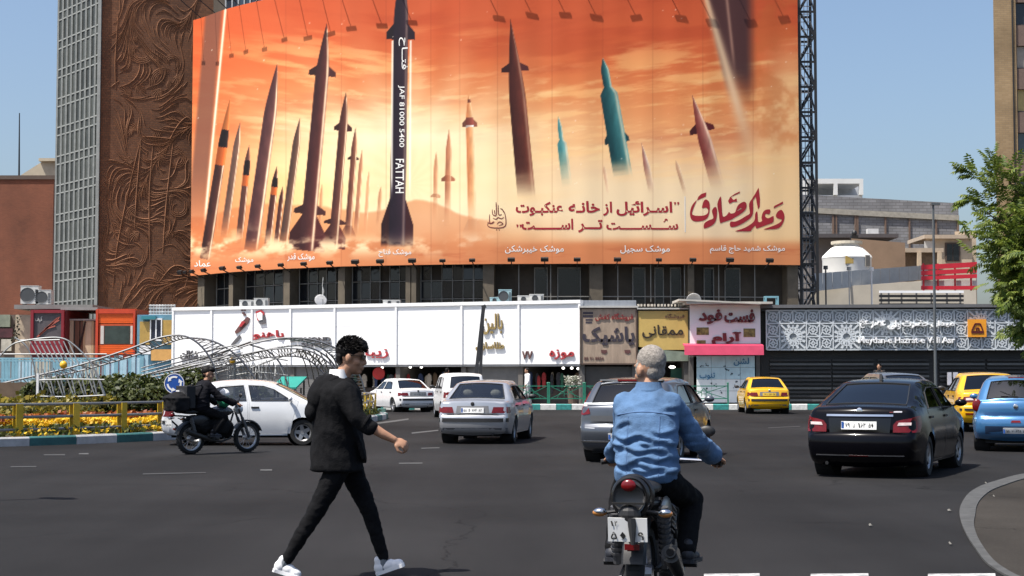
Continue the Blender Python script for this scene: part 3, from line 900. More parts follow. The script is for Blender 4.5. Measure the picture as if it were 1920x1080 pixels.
# the red calligraphic emblem, outlines in units of 1/9.143 photo pixel from (1280, 340)
def cal(pts, holes=(), sm=True, mat=red_ink, name='calligraphy'):
    P = [tuple(p) for p in catmull([Vector((x, y)) for x, y in pts], 3, True)] if sm else pts
    v, f = cdt(P, [list(h) for h in holes], None)
    m = MB(); m.add([bfn(1280 + x / 9.143, 340 + y / 9.143, .03) for x, y in v], f)
    return m.build(name, mat, bb_root, world=True)
cal([(1690, 487), (1730, 520), (1752, 590), (1740, 680), (1690, 770), (1620, 812), (1500, 822), (1390, 824), (1480, 790), (1600, 745), (1680, 700), (1705, 655), (1650, 640), (1603, 600), (1630, 530)])
cal([(1730, 345), (1727, 385), (1565, 464), (1575, 425)], sm=False)
cal([(1440, 485), (1510, 488), (1492, 562), (1432, 556), (1420, 600), (1470, 635), (1540, 602), (1564, 600), (1555, 700), (1450, 745), (1300, 800), (1264, 802), (1250, 760), (1190, 820), (1165, 855), (1030, 858), (900, 855), (1060, 800), (1180, 730), (1240, 665), (1250, 560), (1288, 520), (1302, 690), (1366, 680), (1358, 620), (1385, 530)])
cal([(1312, 108), (1322, 180), (1335, 300), (1330, 430), (1300, 480), (1278, 360), (1264, 262), (1200, 345), (1185, 320), (1262, 200)], sm=False)
cal([(1150, 380), (1200, 300), (1216, 340), (1215, 520), (1190, 600), (1130, 660), (1000, 740), (900, 778), (830, 782), (812, 740), (830, 690), (905, 690), (1000, 650), (1100, 590), (1158, 550), (1152, 470)])
cal([(1050, 350), (1095, 370), (1105, 420), (1080, 490), (1000, 560), (900, 620), (830, 660), (700, 700), (645, 710), (625, 560), (600, 390), (655, 260), (672, 340), (690, 592), (760, 580), (800, 525), (830, 552), (900, 535), (925, 470), (965, 400)], [[(925, 515), (960, 500), (1025, 466), (1000, 456)]])
cal([(992, 170), (985, 200), (835, 270), (880, 322), (930, 290), (940, 350), (870, 352), (810, 386), (785, 340), (820, 270), (900, 215)], sm=False)
cal([(555, 440), (592, 470), (590, 600), (560, 700), (500, 760), (410, 800), (365, 802), (375, 720), (450, 668), (530, 630), (505, 510)])
cal([(412, 190), (402, 260), (250, 330), (278, 260), (330, 215)], sm=False)
cal([(400, 310), (458, 350), (470, 450), (450, 580), (390, 660), (250, 690), (160, 660), (130, 560), (150, 450), (190, 380), (248, 325), (200, 440), (172, 570), (330, 590), (420, 560), (442, 500), (410, 452), (342, 460), (340, 420), (365, 345)])
m = MB(); m.add([bfn(1284.2, 368, .03), bfn(1285.8, 368, .03), bfn(1285.8, 435, .03), bfn(1284.2, 435, .03)], [(0, 1, 2, 3)]); m.build('divider_line', white_ink, bb_root, world=True)
# small round maroon emblem left of the headline, drawn as pen strokes
m = MB()
def stroke(pts, w=.9):
    P = catmull([Vector((x, y)) for x, y in pts], 5)
    L, Rr = [], []
    for i, p in enumerate(P):
        d = (P[min(i + 1, len(P) - 1)] - P[max(i - 1, 0)]).normalized(); q = Vector((-d.y, d.x)) * w * (.45 + .55 * math.sin(PI * (i + .5) / len(P)))
        L.append(p + q); Rr.append(p - q)
    k = len(P)
    m.add([bfn(p.x, p.y, .03) for p in L + Rr], [(i, i + 1, k + i + 1, k + i) for i in range(k - 1)])
for st in [[(915, 418), (915, 424), (924, 427), (940, 427), (948, 422), (948, 408), (945, 397), (939, 391)], [(918, 402), (918, 416), (922, 419), (927, 416)],
           [(923, 393), (924, 402), (930, 404), (931, 392)], [(927, 394), (928, 402)], [(934, 384), (935, 402), (941, 402)], [(924, 409), (930, 411), (934, 408), (940, 410), (945, 407)],
           [(930, 379), (931, 400)], [(914, 417), (920, 419), (926, 415)], [(932, 420), (937, 416), (943, 420), (935, 423)], [(930, 431), (932, 431)], [(935, 431), (937, 431)], [(938, 391), (942, 393), (945, 399)]]:
    stroke(st)
m.build('emblem', dark_ink, bb_root, world=True)
# edge frame behind the cloth
bx = [357 + (1500 - 357) * i / 60 for i in range(61)]
for z in (ZB + .03, ZT):
    m = MB(); m.tube([(plan(a, .12)[0].x, plan(a, .12)[0].y, z) for a in bx], .05, 4); m.build('edge_frame', blackm, bb_root, world=True)
m = MB()
for x in range(366, 1500, 44):
    p = plan(x, .35)[0]; q = plan(x, 1.3)[0]; m.bar((p.x, p.y, ZB - .1), (p.x, p.y, ZT), .1)
    for z in (ZB + .2, 12, 16, 20): m.bar((p.x, p.y, z), (q.x, q.y, z), .08)
m.build('support_truss', blackm, bb_root, world=True)

# floodlights: square heads hanging on arms from the top, small black ones along the bottom edge
lampm = M('floodlight_brown_housing', (.07, .032, .022), .55, var=.2)
top = [(377, 118), (404, 119), (430, 104), (457, 97), (492, 92), (530, 74), (574, 71), (617, 63), (656, 53), (714, 48), (770, 42), (935, 34), (998, 29), (1061, 28), (1120, 33), (1195, 33), (1280, 34), (1338, 42), (1412, 43), (1475, 36)]
SH = ['falling at the upper left corner', 'on the grey streak at far left', 'just right of the white streak', 'above the leftmost missile tip', 'left above the tall grey missile tip', 'right above the tall grey missile tip', 'left of the brown finned missile tip', 'on the brown finned missile tip',
      'right of the brown finned missile tip', 'left of the black missile', 'right of the black missile', 'left above the right hand brown missile', 'right above the right hand brown missile', 'between the brown and teal missiles', 'left above the teal missile tip', 'right above the teal missile',
      'above the red tipped missile', 'on the rim of the blurred missile', 'on the dark blurred missile', 'in the upper right corner']
for i, (x, y) in enumerate(top):
    p, d, nn = plan(x); sp_ = bfn(x, y)
    q = sp_ + to_sun * ((max(ZT + .2, 25.3 if x < 560 else 0) - sp_.z) / to_sun.z)
    t = thing('banner_lamp', 'floodlight over the banner top, its shadow ' + SH[i], 'floodlight', q, 0, group='square floodlights over the top of the banner')
    m = MB(); rot = Matrix.Rotation(math.atan2(d.y, d.x), 3, 'Z') @ Matrix.Rotation(R(random.uniform(-8, 8)), 3, 'Y')
    m.box((0, 0, 0), (.62 if x > 560 else .46, .07, .12), m=rot); m.build('lamp_head', lampm, t)
    m = MB(); off = (q - sp_); off.z = 0; dist = off.dot(Vector((nn.x, nn.y, 0))); m.bar((0, 0, .05), Vector((-nn.x * dist, -nn.y * dist, ZT - q.z)), .04); m.build('arm', blackm, t)
bot = [358, 368, 381, 403, 437, 468, 502, 543, 585, 632, 676, 722, 780, 836, 890, 960, 1022, 1082, 1155, 1232, 1294, 1361, 1435]
names = ['at the lower left corner', 'second from the lower left corner', 'third from the lower left corner', 'below the leftmost black missile foot', 'below the short caption at the left', 'right of the short caption at the left',
         'below the grey missile foot', 'left below the caption of the finned brown missile', 'right below the caption of the finned brown missile', 'below the slim finned missile', 'left of the black missile caption', 'under the black missile caption', 'right of the black missile caption',
         'below the two pale missiles', 'below the pale orange missile', 'under the left end of the third caption from the right', 'under the right half of the third caption from the right', 'between the second and third captions from the right', 'under the left end of the second caption from the right', 'under the right end of the second caption from the right',
         'between the two rightmost captions', 'under the rightmost caption', 'nearest the lower right corner']
proto = None
for i, x in enumerate(bot):
    p, d, nn = plan(x)
    if proto is None:
        proto = thing('uplight', 'x', 'floodlight', (0, 0, 0))
        m = MB(); mm = Matrix.Rotation(R(28), 3, 'X'); m.box((0, 0, .1), (.38, .16, .18), m=mm); m.box((0, .1, .06), (.26, .14, .1), m=mm); m.build('lamp_head', blackm, proto)
        m = MB(); m.bar((0, 0, .02), (0, .95, -.32), .05); m.bar((-.14, 0, 0), (.14, 0, 0), .04); m.bar((-.14, 0, 0), (-.14, 0, .1), .03); m.bar((.14, 0, 0), (.14, 0, .1), .03); m.build('bracket', blackm, proto)
        o = proto
    else: o = copy_tree(proto)
    o.location = (p.x + nn.x * .8, p.y + nn.y * .8, ZB + .08); o.rotation_euler = (0, 0, math.atan2(d.y, d.x)); s = random.uniform(.85, 1.15); o.scale = (s, s, s)
    tag(o, 'black floodlight ' + names[i], 'floodlight', 'small black floodlights along the bottom of the banner')

# black steel lattice at the right end of the banner
q0 = plan(1503)[0]
lat = thing('lattice_tower', 'black steel lattice tower closing the right end of the banner', 'tower', (q0.x, q0.y + .3, 0))
W_ = px(1536, 500, q0.y + .4).x - q0.x
for dx in (0.06, W_ - .08):
    for dy in (.2, 1.6):
        m = MB(); m.bb(dx - .07, dx + .07, dy - .07, dy + .07, 0, 30); m.build('post', blackm, lat)
z = .6; k = 0
while z < 30:
    for dy in (.2, 1.6):
        m = MB(); m.bb(.12, W_ - .14, dy - .045, dy + .045, z, z + .12); m.build('crossbar', blackm, lat)
        m = MB(); a, b = (.12, W_ - .14) if k % 2 else (W_ - .14, .12); m.bar((a, dy, z + .12), (b, dy, z + 1.5), .1); m.build('brace', blackm, lat)
    m = MB()
    for q in (.1, W_ - .12): m.bar((q, .2, z + .1), (q, 1.6, z + 1.4), .07)
    m.build('brace', blackm, lat)
    z += 1.45; k += 1
m = MB()
for i in range(64): m.bb(.1, W_ - .12, 1.2, 1.23, .4 + i * .46, .44 + i * .46)
for q in (.35, .55, .75): m.bb(q - .02, q + .02, 1.18, 1.22, 0, 30)
m.build('ladder', M('galvanised_ladder', (.28, .29, .31), .45, .6), lat)
# ---------------------------------------------------------------- tower with carved relief wall and glazed side
D0 = 102.0
c0 = px(184, 572, D0); c0 = Vector((c0.x, c0.y))
ub = Vector((.955, .296)).normalized()           # along the carved front, to the right
p1 = px(104, 572, 107.5); sd = (Vector((p1.x, p1.y)) - c0); SL = sd.length; us = sd.normalized()
tw = thing('relief_tower', 'tower with a carved brown relief wall and a grey glazed side', 'building', (c0.x, c0.y, 0))
TZ = 40.0; FL = 8.5
relief_m = brick_mat('relief_brick', (.225, .092, .040), (.155, .064, .03), (.12, .055, .03), .3, .15, msize=.012, bump=.6)
ornm = M('relief_carving_clay', (.23, .1, .046), .8, var=.35, scale=1.2, bump=.3)
m = MB()
cor = [c0, c0 + ub * FL, c0 + ub * FL + us * SL, c0 + us * SL]
cin = [c0 + us * .12, c0 + ub * FL, c0 + ub * FL + us * SL, c0 + us * SL]
ins = Vector((-us.y, us.x)); ins = ins if ins.dot(ub) > 0 else -ins
m.prism([(p.x, p.y, 0) for p in (c0, cor[1], cor[2], cor[3] + ins * .15, c0 + ins * .15)][::1], (0, 0, TZ))
m.build('wall', relief_m, tw, world=True)
nf = Vector((ub.y, -ub.x))                       # outward normal of the front
def fr(a, z, off=0.0): p = c0 + ub * a + nf * off; return Vector((p.x, p.y, z))
rnd = random.Random(11)
def ridge(m, pts, w, h):
    """a raised carved ridge with a rounded crest"""
    k = len(pts); vs = []
    for i, (a, z) in enumerate(pts):
        a2, z2 = pts[min(i + 1, k - 1)]; a1, z1 = pts[max(i - 1, 0)]
        d = Vector((a2 - a1, z2 - z1)); d = d.normalized() if d.length > 1e-6 else Vector((1, 0)); q = Vector((-d.y, d.x))
        s = math.sin(PI * min(1, max(.04, (i + .3) / k))) ** .5
        for o, e in ((-1, -.01), (-.45, .8), (.2, 1), (1, -.01)):
            vs.append(fr(min(max(a + q.x * o * w * s, .05), FL - .05), z + q.y * o * w * s, h * e * s if e > 0 else e))
    m.add(vs, [(i * 4 + j, i * 4 + j + 1, i * 4 + 5 + j, i * 4 + 4 + j) for i in range(k - 1) for j in range(3)])
def flow(a, z):
    v = noise.noise(Vector((a * .28, z * .2, 3.1))) * 4.2 + noise.noise(Vector((a * .7, z * .5, 9.))) * 1.3 + 1.2
    return v
for grp in range(5):
    m = MB()
    for _ in range(95):
        a, z = rnd.uniform(.3, 6.0), rnd.uniform(5.5, 26); pts = [(a, z)]
        L = rnd.choice((8, 12, 16, 24, 30))
        for i in range(L):
            th = flow(a, z); a += .085 * math.cos(th); z += .1 * math.sin(th)
            if not .15 < a < FL - .15: break
            pts.append((a, z))
        if len(pts) > 5: ridge(m, pts, rnd.uniform(.018, .045), rnd.uniform(.022, .05))
    # leaf sprays and spirals
    for _ in range(3):
        ca, cz = rnd.uniform(.8, 5.2), rnd.uniform(6, 24); r0 = rnd.uniform(.3, .8); s0 = rnd.uniform(0, 6); turn = rnd.choice((-1, 1))
        for q in range(rnd.randint(3, 5)):
            ridge(m, [(ca + (r0 - .012 * i + q * .11) * math.cos(s0 + turn * i * .2), cz + (r0 - .012 * i + q * .11) * math.sin(s0 + turn * i * .2)) for i in range(8 + 4 * (5 - q))], .022, .028)
    for _ in range(5):
        ca, cz = rnd.uniform(.6, 5.5), rnd.uniform(6, 25); th = rnd.uniform(0, 6)
        for q in range(7):
            t2 = th + (q - 3) * .22
            ridge(m, [(ca + .13 * i * math.cos(t2 + i * .05), cz + .13 * i * math.sin(t2 + i * .05)) for i in range(8 - abs(q - 3))], .022, .028)
    tag(m.build('carving', ornm, tw, world=True, smooth=50), kind='stuff')
# long outlines of the figure in the middle of the wall
m = MB()
for pts in [[(.9, 7.2), (1.15, 10), (1.9, 14), (2.55, 17)], [(2.55, 17), (2.3, 13.5), (2.2, 11)], [(2.6, 17), (3.1, 17.02), (4.4, 16.95), (4.6, 16.9)], [(4.6, 17), (4.2, 13), (4.0, 9.5)], [(3.3, 16.7), (3.1, 13), (3.2, 9)],
            [(.9, 20), (.85, 22), (1.0, 25)], [(3.6, 15.0), (4.6, 17.4), (5.4, 18.4), (5.9, 18)], [(3.4, 7), (4.6, 8.6), (5.6, 8.4), (5.4, 7.2)]]:
    P = catmull([Vector(p) for p in pts], 8); ridge(m, [(p.x, p.y) for p in P], .04, .05)
m.build('carved_outline', ornm, tw, world=True, smooth=50)
# glazed side: mullions, transoms, panes
mull = M('mullion_aluminium', (.27, .28, .265), .5, .1, var=.15)
pane_ms = [M('curtain_pane_%s' % 'abc'[i], c, .4, 0, var=.3, scale=.4, spec=.3) for i, c in enumerate([(.05, .056, .052), (.07, .076, .07), (.036, .04, .038)])]
no = -ins
def sdp(s, z, off=0.0): p = c0 + us * s + no * off; return Vector((p.x, p.y, z))
NC = 9; rows = []
z = 2.0; hs = [.55, 1.42]; i = 0
while z < 33: rows.append((z, z + hs[i % 2])); z += hs[i % 2]; i += 1
m0 = MB(); m0.prism([sdp(0, 0, -.12), sdp(SL, 0, -.12), sdp(SL, 0, .0), sdp(0, 0, .0)], (0, 0, TZ)); m0.build('spandrel', pane_ms[2], tw, world=True)
for c in range(NC + 1):
    m = MB(); s = SL * c / NC; m.bar(sdp(s, 0, .1), sdp(s, TZ, .1), .1, .12, up=(1, 0, 0)); m.build('mullion', mull, tw, world=True)
m = MB(); m.bar(sdp(.02, 0, .14), sdp(.02, TZ, .14), .22, .2, up=(1, 0, 0)); m.build('corner_trim', mull, tw, world=True)
cw = SL / NC
shared = {}
for r, (za, zb_) in enumerate(rows):
    m = MB(); m.bar(sdp(0.1, za, .07), sdp(SL, za, .07), .07, .08); m.build('transom', mull, tw, world=True)
    for c in range(NC):
        key = (round(zb_ - za, 2), rnd.randint(0, 2))
        if key not in shared:
            q = MB(); q.prism([Vector((us.x, us.y, 0)) * .05, Vector((us.x, us.y, 0)) * (cw - .05), Vector((us.x, us.y, 0)) * (cw - .05) + Vector((0, 0, key[0] - .07)), Vector((us.x, us.y, 0)) * .05 + Vector((0, 0, key[0] - .07))], (no.x * .03, no.y * .03, 0))
            o = q.build('pane', pane_ms[key[1]], tw); shared[key] = o.data
        else:
            o = bpy.data.objects.new('pane', shared[key]); COL.objects.link(o); o.parent = tw
        p = sdp(cw * c, za + .03, .02 + rnd.uniform(-.006, .006)); o.location = p - Vector(tw.location)

# ---------------------------------------------------------------- buildings left of the tower
def pbox(name, x0, x1, yt, D, mat, label, cat='building', depth=12, zb=0.0, rot=0, parent=None):
    a, b = px(x0, yt, D), px(x1, yt, D)
    t = thing(name, label, cat, ((a.x + b.x) / 2, D, zb), rot) if parent is None else parent
    return t, a, b
rb = brick_mat('red_brick', (.2, .062, .03), (.165, .05, .025), (.17, .075, .045), .24, .075, msize=.008, bump=.3)
lim = M('pale_limestone', (.46, .4, .3), .9, var=.15, scale=.8)
t, a, b = pbox('brick_building', -120, 101, 329, 122, rb, 'low red brick building at the left edge behind the shops')
m = MB(); m.bb(a.x, b.x, 122, 136, 0, a.z - .3); m.build('wall', rb, t, world=True)
m = MB(); m.bb(a.x - .1, b.x + .1, 121.9, 136, a.z - .3, a.z); m.build('parapet', M('dark_coping', (.1, .07, .055), .8), t, world=True)
t, a, b = pbox('roof_house', 40, 140, 303, 137, lim, 'pale stone rooftop house standing behind the brick wall')
m = MB(); z0 = px(40, 328, 137).z
m.add([(a.x, 137, 0), (b.x, 137, 0), (b.x, 137, a.z), (a.x + 1.8, 137, a.z), (a.x, 137, z0), (a.x, 143, 0), (b.x, 143, 0), (b.x, 143, a.z), (a.x + 1.8, 143, a.z), (a.x, 143, z0)],
      [(0, 1, 2, 3, 4), (5, 9, 8, 7, 6), (0, 4, 9, 5), (1, 6, 7, 2), (3, 2, 7, 8), (4, 3, 8, 9)]); m.build('wall', lim, t, world=True)
m = MB(); m.bb(a.x + 1.6, b.x + .2, 136.6, 143, a.z, a.z + .25); m.build('roof', lim, t, world=True)
p = px(36, 328, 125); q = px(36.5, 212, 125)
m = MB(); m.cone((p.x, 125, p.z - 1), (q.x, 125, q.z), .08, .04, 6); solo(m.build('antenna_mast', blackm, origin=(p.x, 125, p.z - 1)), 'thin dark antenna mast rising above the brick wall', 'antenna')
acm = M('ac_unit_casing', (.5, .5, .48), .6, var=.15); grill = M('ac_grille', (.05, .055, .06), .6)
def ac_unit(c, w, h, d, label, group='air conditioning units on the shop roofs', mat=None, rot=0, fan=True):
    t = thing('air_conditioner', label, 'air conditioner', c, rot, group)
    m = MB(); m.bb(-w / 2, w / 2, -d / 2, d / 2, .06, h); m.bb(-w / 2 - .015, w / 2 + .015, -d / 2 - .015, d / 2 + .015, h, h + .03); m.build('casing', mat or acm, t)
    m = MB()
    if fan:
        m.lathe([(.0, -d / 2 - .012), (h * .36, -d / 2 - .012), (h * .38, -d / 2 - .03), (h * .4, -d / 2 - .0)], (-w * .12, 0, h * .53), 16)
    for i in range(7): m.bb(w * .3, w * .46, -d / 2 - .02, -d / 2 - .002, h * (.18 + .1 * i), h * (.22 + .1 * i))
    m.build('grille', grill, t)
    m = MB()
    for s in (-1, 1): m.bb(s * w * .35 - .04, s * w * .35 + .04, -d / 2, d / 2, 0, .06)
    m.build('foot', blackm, t); return t
# ---------------------------------------------------------------- row of low shops
class Front:
    """a shop face between two pixel columns, D metres away at each end"""
    def __init__(s, x0, x1, D0, D1):
        s.x0, s.x1 = x0, x1
        a, b = px(x0, 700, D0), px(x1, 700, D1)
        s.a = Vector((a.x, a.y, 0)); d = Vector((b.x - a.x, b.y - a.y, 0)); s.w = d.length; s.d = d.normalized(); s.n = Vector((s.d.y, -s.d.x, 0))
        s.D0, s.D1 = D0, D1
        s.rot = math.atan2(s.d.y, s.d.x)
    def X(s, x):                                     # pixel column -> metres along the face
        u = (x - 960) / F
        # solve a.x + t d.x = u (a.y + t d.y)
        return (u * s.a.y - s.a.x) / (s.d.x - u * s.d.y) * 1.0
    def Z(s, y, x=None):
        D = s.a.y + s.d.y * s.X(x if x is not None else (s.x0 + s.x1) / 2)
        return px(960, y, D).z
    def fn(s, lift=0.0):
        return lambda a, b, off=0.0: s.a + s.d * a + Vector((0, 0, b)) + s.n * (off + lift)
    def box(s, m, a0, a1, z0, z1, back, front):
        """slab from `back` metres behind the face to `front` metres before it"""
        P = [s.a + s.d * a0 + s.n * (-back), s.a + s.d * a1 + s.n * (-back), s.a + s.d * a1 + s.n * front, s.a + s.d * a0 + s.n * front]
        return m.prism([p + Vector((0, 0, z0)) for p in P], (0, 0, z1 - z0))
    def root(s, name, label, cat, group=None):
        c = s.a + s.d * s.w / 2
        return thing(name, label, cat, (c.x, c.y, .2), s.rot, group)

PV = .2
whitep = M('white_composite_panel', (.84, .84, .84), .45, var=.015, scale=1)
whitef = M('white_sign_frame', (.82, .82, .82), .45, var=.02)
shut = M('roller_shutter', (.16, .155, .15), .55, .2, var=.15)
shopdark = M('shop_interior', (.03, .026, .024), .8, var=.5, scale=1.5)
redl = M('channel_red', (.36, .03, .035), .45); greyl = M('channel_grey', (.10, .095, .10), .45); goldl = M('channel_gold', (.33, .24, .09), .4, .3); brownl = M('channel_brown', (.12, .05, .045), .5)
glow = bpy.data.materials.new('shop_light'); glow.use_nodes = True
glow.node_tree.nodes['Principled BSDF'].inputs['Emission Color'].default_value = (1, .95, .85, 1); glow.node_tree.nodes['Principled BSDF'].inputs['Emission Strength'].default_value = 3

f = Front(325, 1087, 85.0, 76.5)
wh = f.root('shop_row', 'long low shop row faced with blank white sign panels', 'building')
ZTp, ZBp = f.Z(564, 1000), f.Z(683, 1000)
divs = [325, 397, 473, 545, 628, 743, 866, 973, 1087]
for a, b in zip(divs, divs[1:]):
    A_, B_ = f.X(a), f.X(b)
    nsub = 3
    for k in range(nsub):
        m = MB(); za = ZBp + (ZTp - .15 - ZBp) * k / nsub; zb_ = ZBp + (ZTp - .15 - ZBp) * (k + 1) / nsub
        f.box(m, A_ + .05, B_ - .05, za + .004, zb_ - .004, .3, random.uniform(-.003, .003)); m.build('panel', whitep, wh, world=True)
for a in divs:
    m = MB(); A_ = f.X(a); f.box(m, A_ - .05, A_ + .05, ZBp, ZTp - .16, .3, .075); m.build('divider', whitef, wh, world=True)
m = MB(); f.box(m, f.X(325) - .06, f.X(1087) + .06, ZTp - .16, ZTp, .35, .09); m.build('top_rail', whitef, wh, world=True)
m = MB(); f.box(m, f.X(325), f.X(1087), ZBp - .1, ZBp - .004, .3, -.04); m.build('bottom_rail', M('grey_sill', (.3, .3, .3), .5), wh, world=True)
m = MB(); f.box(m, f.X(325), f.X(1087), ZTp - .2, ZTp - .05, 6, -.36); m.build('roof', M('roof_bitumen', (.2, .19, .18), .9), wh, world=True)
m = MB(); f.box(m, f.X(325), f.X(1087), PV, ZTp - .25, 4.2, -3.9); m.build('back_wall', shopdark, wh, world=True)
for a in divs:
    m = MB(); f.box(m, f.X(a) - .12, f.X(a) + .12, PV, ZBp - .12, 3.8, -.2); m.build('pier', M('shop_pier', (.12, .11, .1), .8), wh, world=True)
# lettering on the white panels
def chan(s, x0, x1, y0, y1, mat, fa=True, bold=.012, depth=.09, fr=None, parent=None):
    fr = fr or f; m = MB()
    xm = (x0 + x1) / 2
    text_on(m, s, fr.X(x0), fr.X(x1), fr.Z(y1, xm), fr.Z(y0, xm), fr.fn(), fa, bold, depth, .012)
    return m.build('lettering', mat, parent or wh, world=True)
chan('شکلات', 340, 372, 657, 674, greyl); chan('فلکسور', 374, 420, 659, 676, greyl)
chan('باهنو', 476, 533, 619, 637, redl, bold=.02); chan('DIAMOND', 546, 621, 632, 640, greyl, False); chan('SHOES', 566, 622, 642, 650, greyl, False)
chan('زیبا', 686, 729, 651, 672, redl, bold=.01)
chan('بالین', 905, 943, 588, 627, goldl, bold=.012); chan('طلاسازی', 893, 946, 641, 658, goldl, bold=.02)
chan('موزه', 1031, 1077, 655, 674, redl, bold=.016); chan('۷۷', 980, 999, 658, 674, brownl, bold=.012)
def blob(pts, mat, name, lift=.0, depth=.06):
    m = MB(); P = [(f.X(x), f.Z(y, x)) for x, y in pts]; v, fc = cdt(P, (), None)
    g = f.fn(lift + depth); m.add([g(a, b) for a, b in v], fc); g2 = f.fn(lift + .01); n = len(P)
    m.add([g(a, b) for a, b in P] + [g2(a, b) for a, b in P], [(i, (i + 1) % n, n + (i + 1) % n, n + i) for i in range(n)])
    return m.build(name, mat, wh, world=True)
# slanting brush-like logo with a dotted head, and the round red and grey badge
blob([(441, 622), (449, 611), (457, 601), (464, 594), (469, 597), (466, 606), (459, 613), (450, 622), (443, 626)], brownl, 'logo')
blob([(450, 612), (456, 602), (462, 604), (455, 613)], redl, 'logo', .08)
for x, y in ((454, 581), (459, 581), (456.5, 587), (459.5, 590)): blob([(x - 1.8, y - 1.8), (x + 1.8, y - 1.8), (x + 1.8, y + 1.8), (x - 1.8, y + 1.8)], brownl, 'logo')
blob([(434, 646), (443, 635), (450, 628), (453, 632), (446, 640), (437, 648)], greyl, 'logo')
blob([(480, 584), (490, 581), (496, 586), (497, 605), (489, 606), (483, 600)], redl, 'logo'); blob([(483, 588), (490, 585), (494, 589), (494, 600), (488, 601), (485, 597)], whitep, 'logo', .07)
blob([(486, 602), (497, 590), (499, 606), (489, 608)], greyl, 'logo', .04)
# shop openings beneath: shutters, lit goods, doors
def shutter(fr, root, xa, xb, ztop, back=.25, mat=shut):
    A_, B_ = fr.X(xa), fr.X(xb); m = MB(); z = PV; 
    while z < ztop - .05:
        fr.box(m, A_, B_, z, z + .085, back + .03, -back); fr.box(m, A_, B_, z + .085, z + .1, back + .03, -back - .015); z += .1
    return m.build('shutter', mat, root, world=True)
shutter(f, wh, 470, 640, ZBp - .15, .3); shutter(f, wh, 868, 971, ZBp - .15, .4); shutter(f, wh, 400, 468, ZBp - .15, .4); shutter(f, wh, 328, 396, ZBp - .15, .4)
goods = [M('garment_' + n, c, .8, var=.3, scale=4) for n, c in [('red', (.3, .02, .02)), ('green', (.02, .09, .05)), ('brown', (.1, .06, .03)), ('cream', (.35, .3, .24)), ('dark', (.03, .03, .035)), ('blue', (.03, .05, .12))]]
for seg0, seg1 in [(645, 740), (746, 864), (976, 1084)]:
    x = seg0 + 3
    while x < seg1 - 8:
        w = random.uniform(5, 11); A_, B_ = f.X(x), f.X(x + w); zt = ZBp - .35 - random.uniform(0, .25); zl = zt - random.uniform(.55, 1.0)
        m = MB(); dd = random.uniform(.6, 1.6)
        g = f.fn(-dd); c_ = (A_ + B_) / 2; hw = (B_ - A_) / 2
        P = [(c_ - hw * .25, zt), (c_ + hw * .25, zt), (c_ + hw * .8, zt - .1), (c_ + hw, zt - .35), (c_ + hw * .7, zt - .36), (c_ + hw * .75, zl), (c_ - hw * .75, zl), (c_ - hw * .7, zt - .36), (c_ - hw, zt - .35), (c_ - hw * .8, zt - .1)]
        m.prism([g(a, b) for a, b in P], f.n * .08); m.build('hanging_garment', random.choice(goods), wh, world=True); x += w + random.uniform(-1, 5)
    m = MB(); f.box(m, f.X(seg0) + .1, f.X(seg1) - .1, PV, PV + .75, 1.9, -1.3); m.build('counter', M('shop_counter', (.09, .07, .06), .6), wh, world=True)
for x, y in [(755, 688), (776, 688), (1044, 690), (1060, 690), (1072, 691), (702, 689)]:
    m = MB(); g = f.fn(-.9)(f.X(x), f.Z(y, x)); m.ell(g, (.07, .07, .06), 8, 6); m.build('lamp', glow, wh, world=True)
m = MB(); p = f.fn(-.4)(f.X(704), f.Z(700, 704)); mt = Matrix.Rotation(0, 3, 'Z'); m.lathe([(0, -.05), (.3, -.05), (.32, 0), (.3, .05), (0, .05)], p, 18); m.build('round_sign', M('round_red_sign', (.45, .02, .015), .5), wh, world=True)
# pole of the bent dark lamp mast leaning across the panels
m = MB(); f2 = Front(860, 930, 74, 74)
m.bar(f2.fn()(f2.X(887), f2.Z(755)), f2.fn()(f2.X(907), f2.Z(573)), .17, .17); m.bar(f2.fn()(f2.X(899), f2.Z(755)), f2.fn()(f2.X(905), f2.Z(600)), .14, .14); m.bar(f2.fn()(f2.X(903.5), f2.Z(577)), f2.fn()(f2.X(911), f2.Z(573.5)), .16)
g = f2.fn()(f2.X(893), .16)
solo(m.build('leaning_pole', M('dark_pole_paint', (.03, .03, .032), .5), origin=g), 'dark leaning double pole in front of the gold lettered panel', 'pole')

# --- roof clutter
def onroof(x, y, D): p = px(x, y, D); return p
zr = ZTp - .05
for x, w, h, d, lb in [(465, .9, .5, .8, 'boxy white air conditioner on the white shop roof left of the dish'), (491, .85, .62, .6, 'open grey air cooler beside the white box on the left of the shop roof'),
                       (735, 1.0, .3, .8, 'flat grey cooler lid on the roof above the blank white panels'), (947, .75, .85, .7, 'pale blue tank like cooler on the roof above the gold lettering'),
                       (930, .7, .35, .7, 'low white cooler left of the pale blue one'), (985, .9, .42, .8, 'grey beige cooler on the roof above the red numerals'), (1006, .8, .5, .8, 'rounded white cooler at the right end of the white roof')]:
    D = f.a.y + f.d.y * f.X(x) + 1.0; p = px(x, 560, D)
    ac_unit((p.x, D, zr), w * .85, h * .75, d, lb, mat=M('pale_blue_casing', (.3, .45, .48), .5) if 'pale blue' in lb else None)
D = f.a.y + f.d.y * f.X(605) + .8; p = px(605, 560, D)
t = thing('satellite_dish', 'white dish and thin wire mast on the white shop roof', 'dish', (p.x, D, zr))
m = MB(); m.cyl((0, 0, 0), (0, 0, 1.0), .025, 6); m.tube([(0, 0, .5), (.06, 0, .8), (-.02, 0, 1.05), (.02, 0, 1.5)], .015); m.build('mast', acm, t)
m = MB(); m.lathe([(0, .0), (.15, -.01), (.3, -.06), (.31, -.05), (.15, .02), (0, .03)], (-.1, 0, .35), 16, Matrix.Rotation(R(25), 3, 'X')); m.build('dish', M('dish_white', (.8, .8, .8), .4), t)

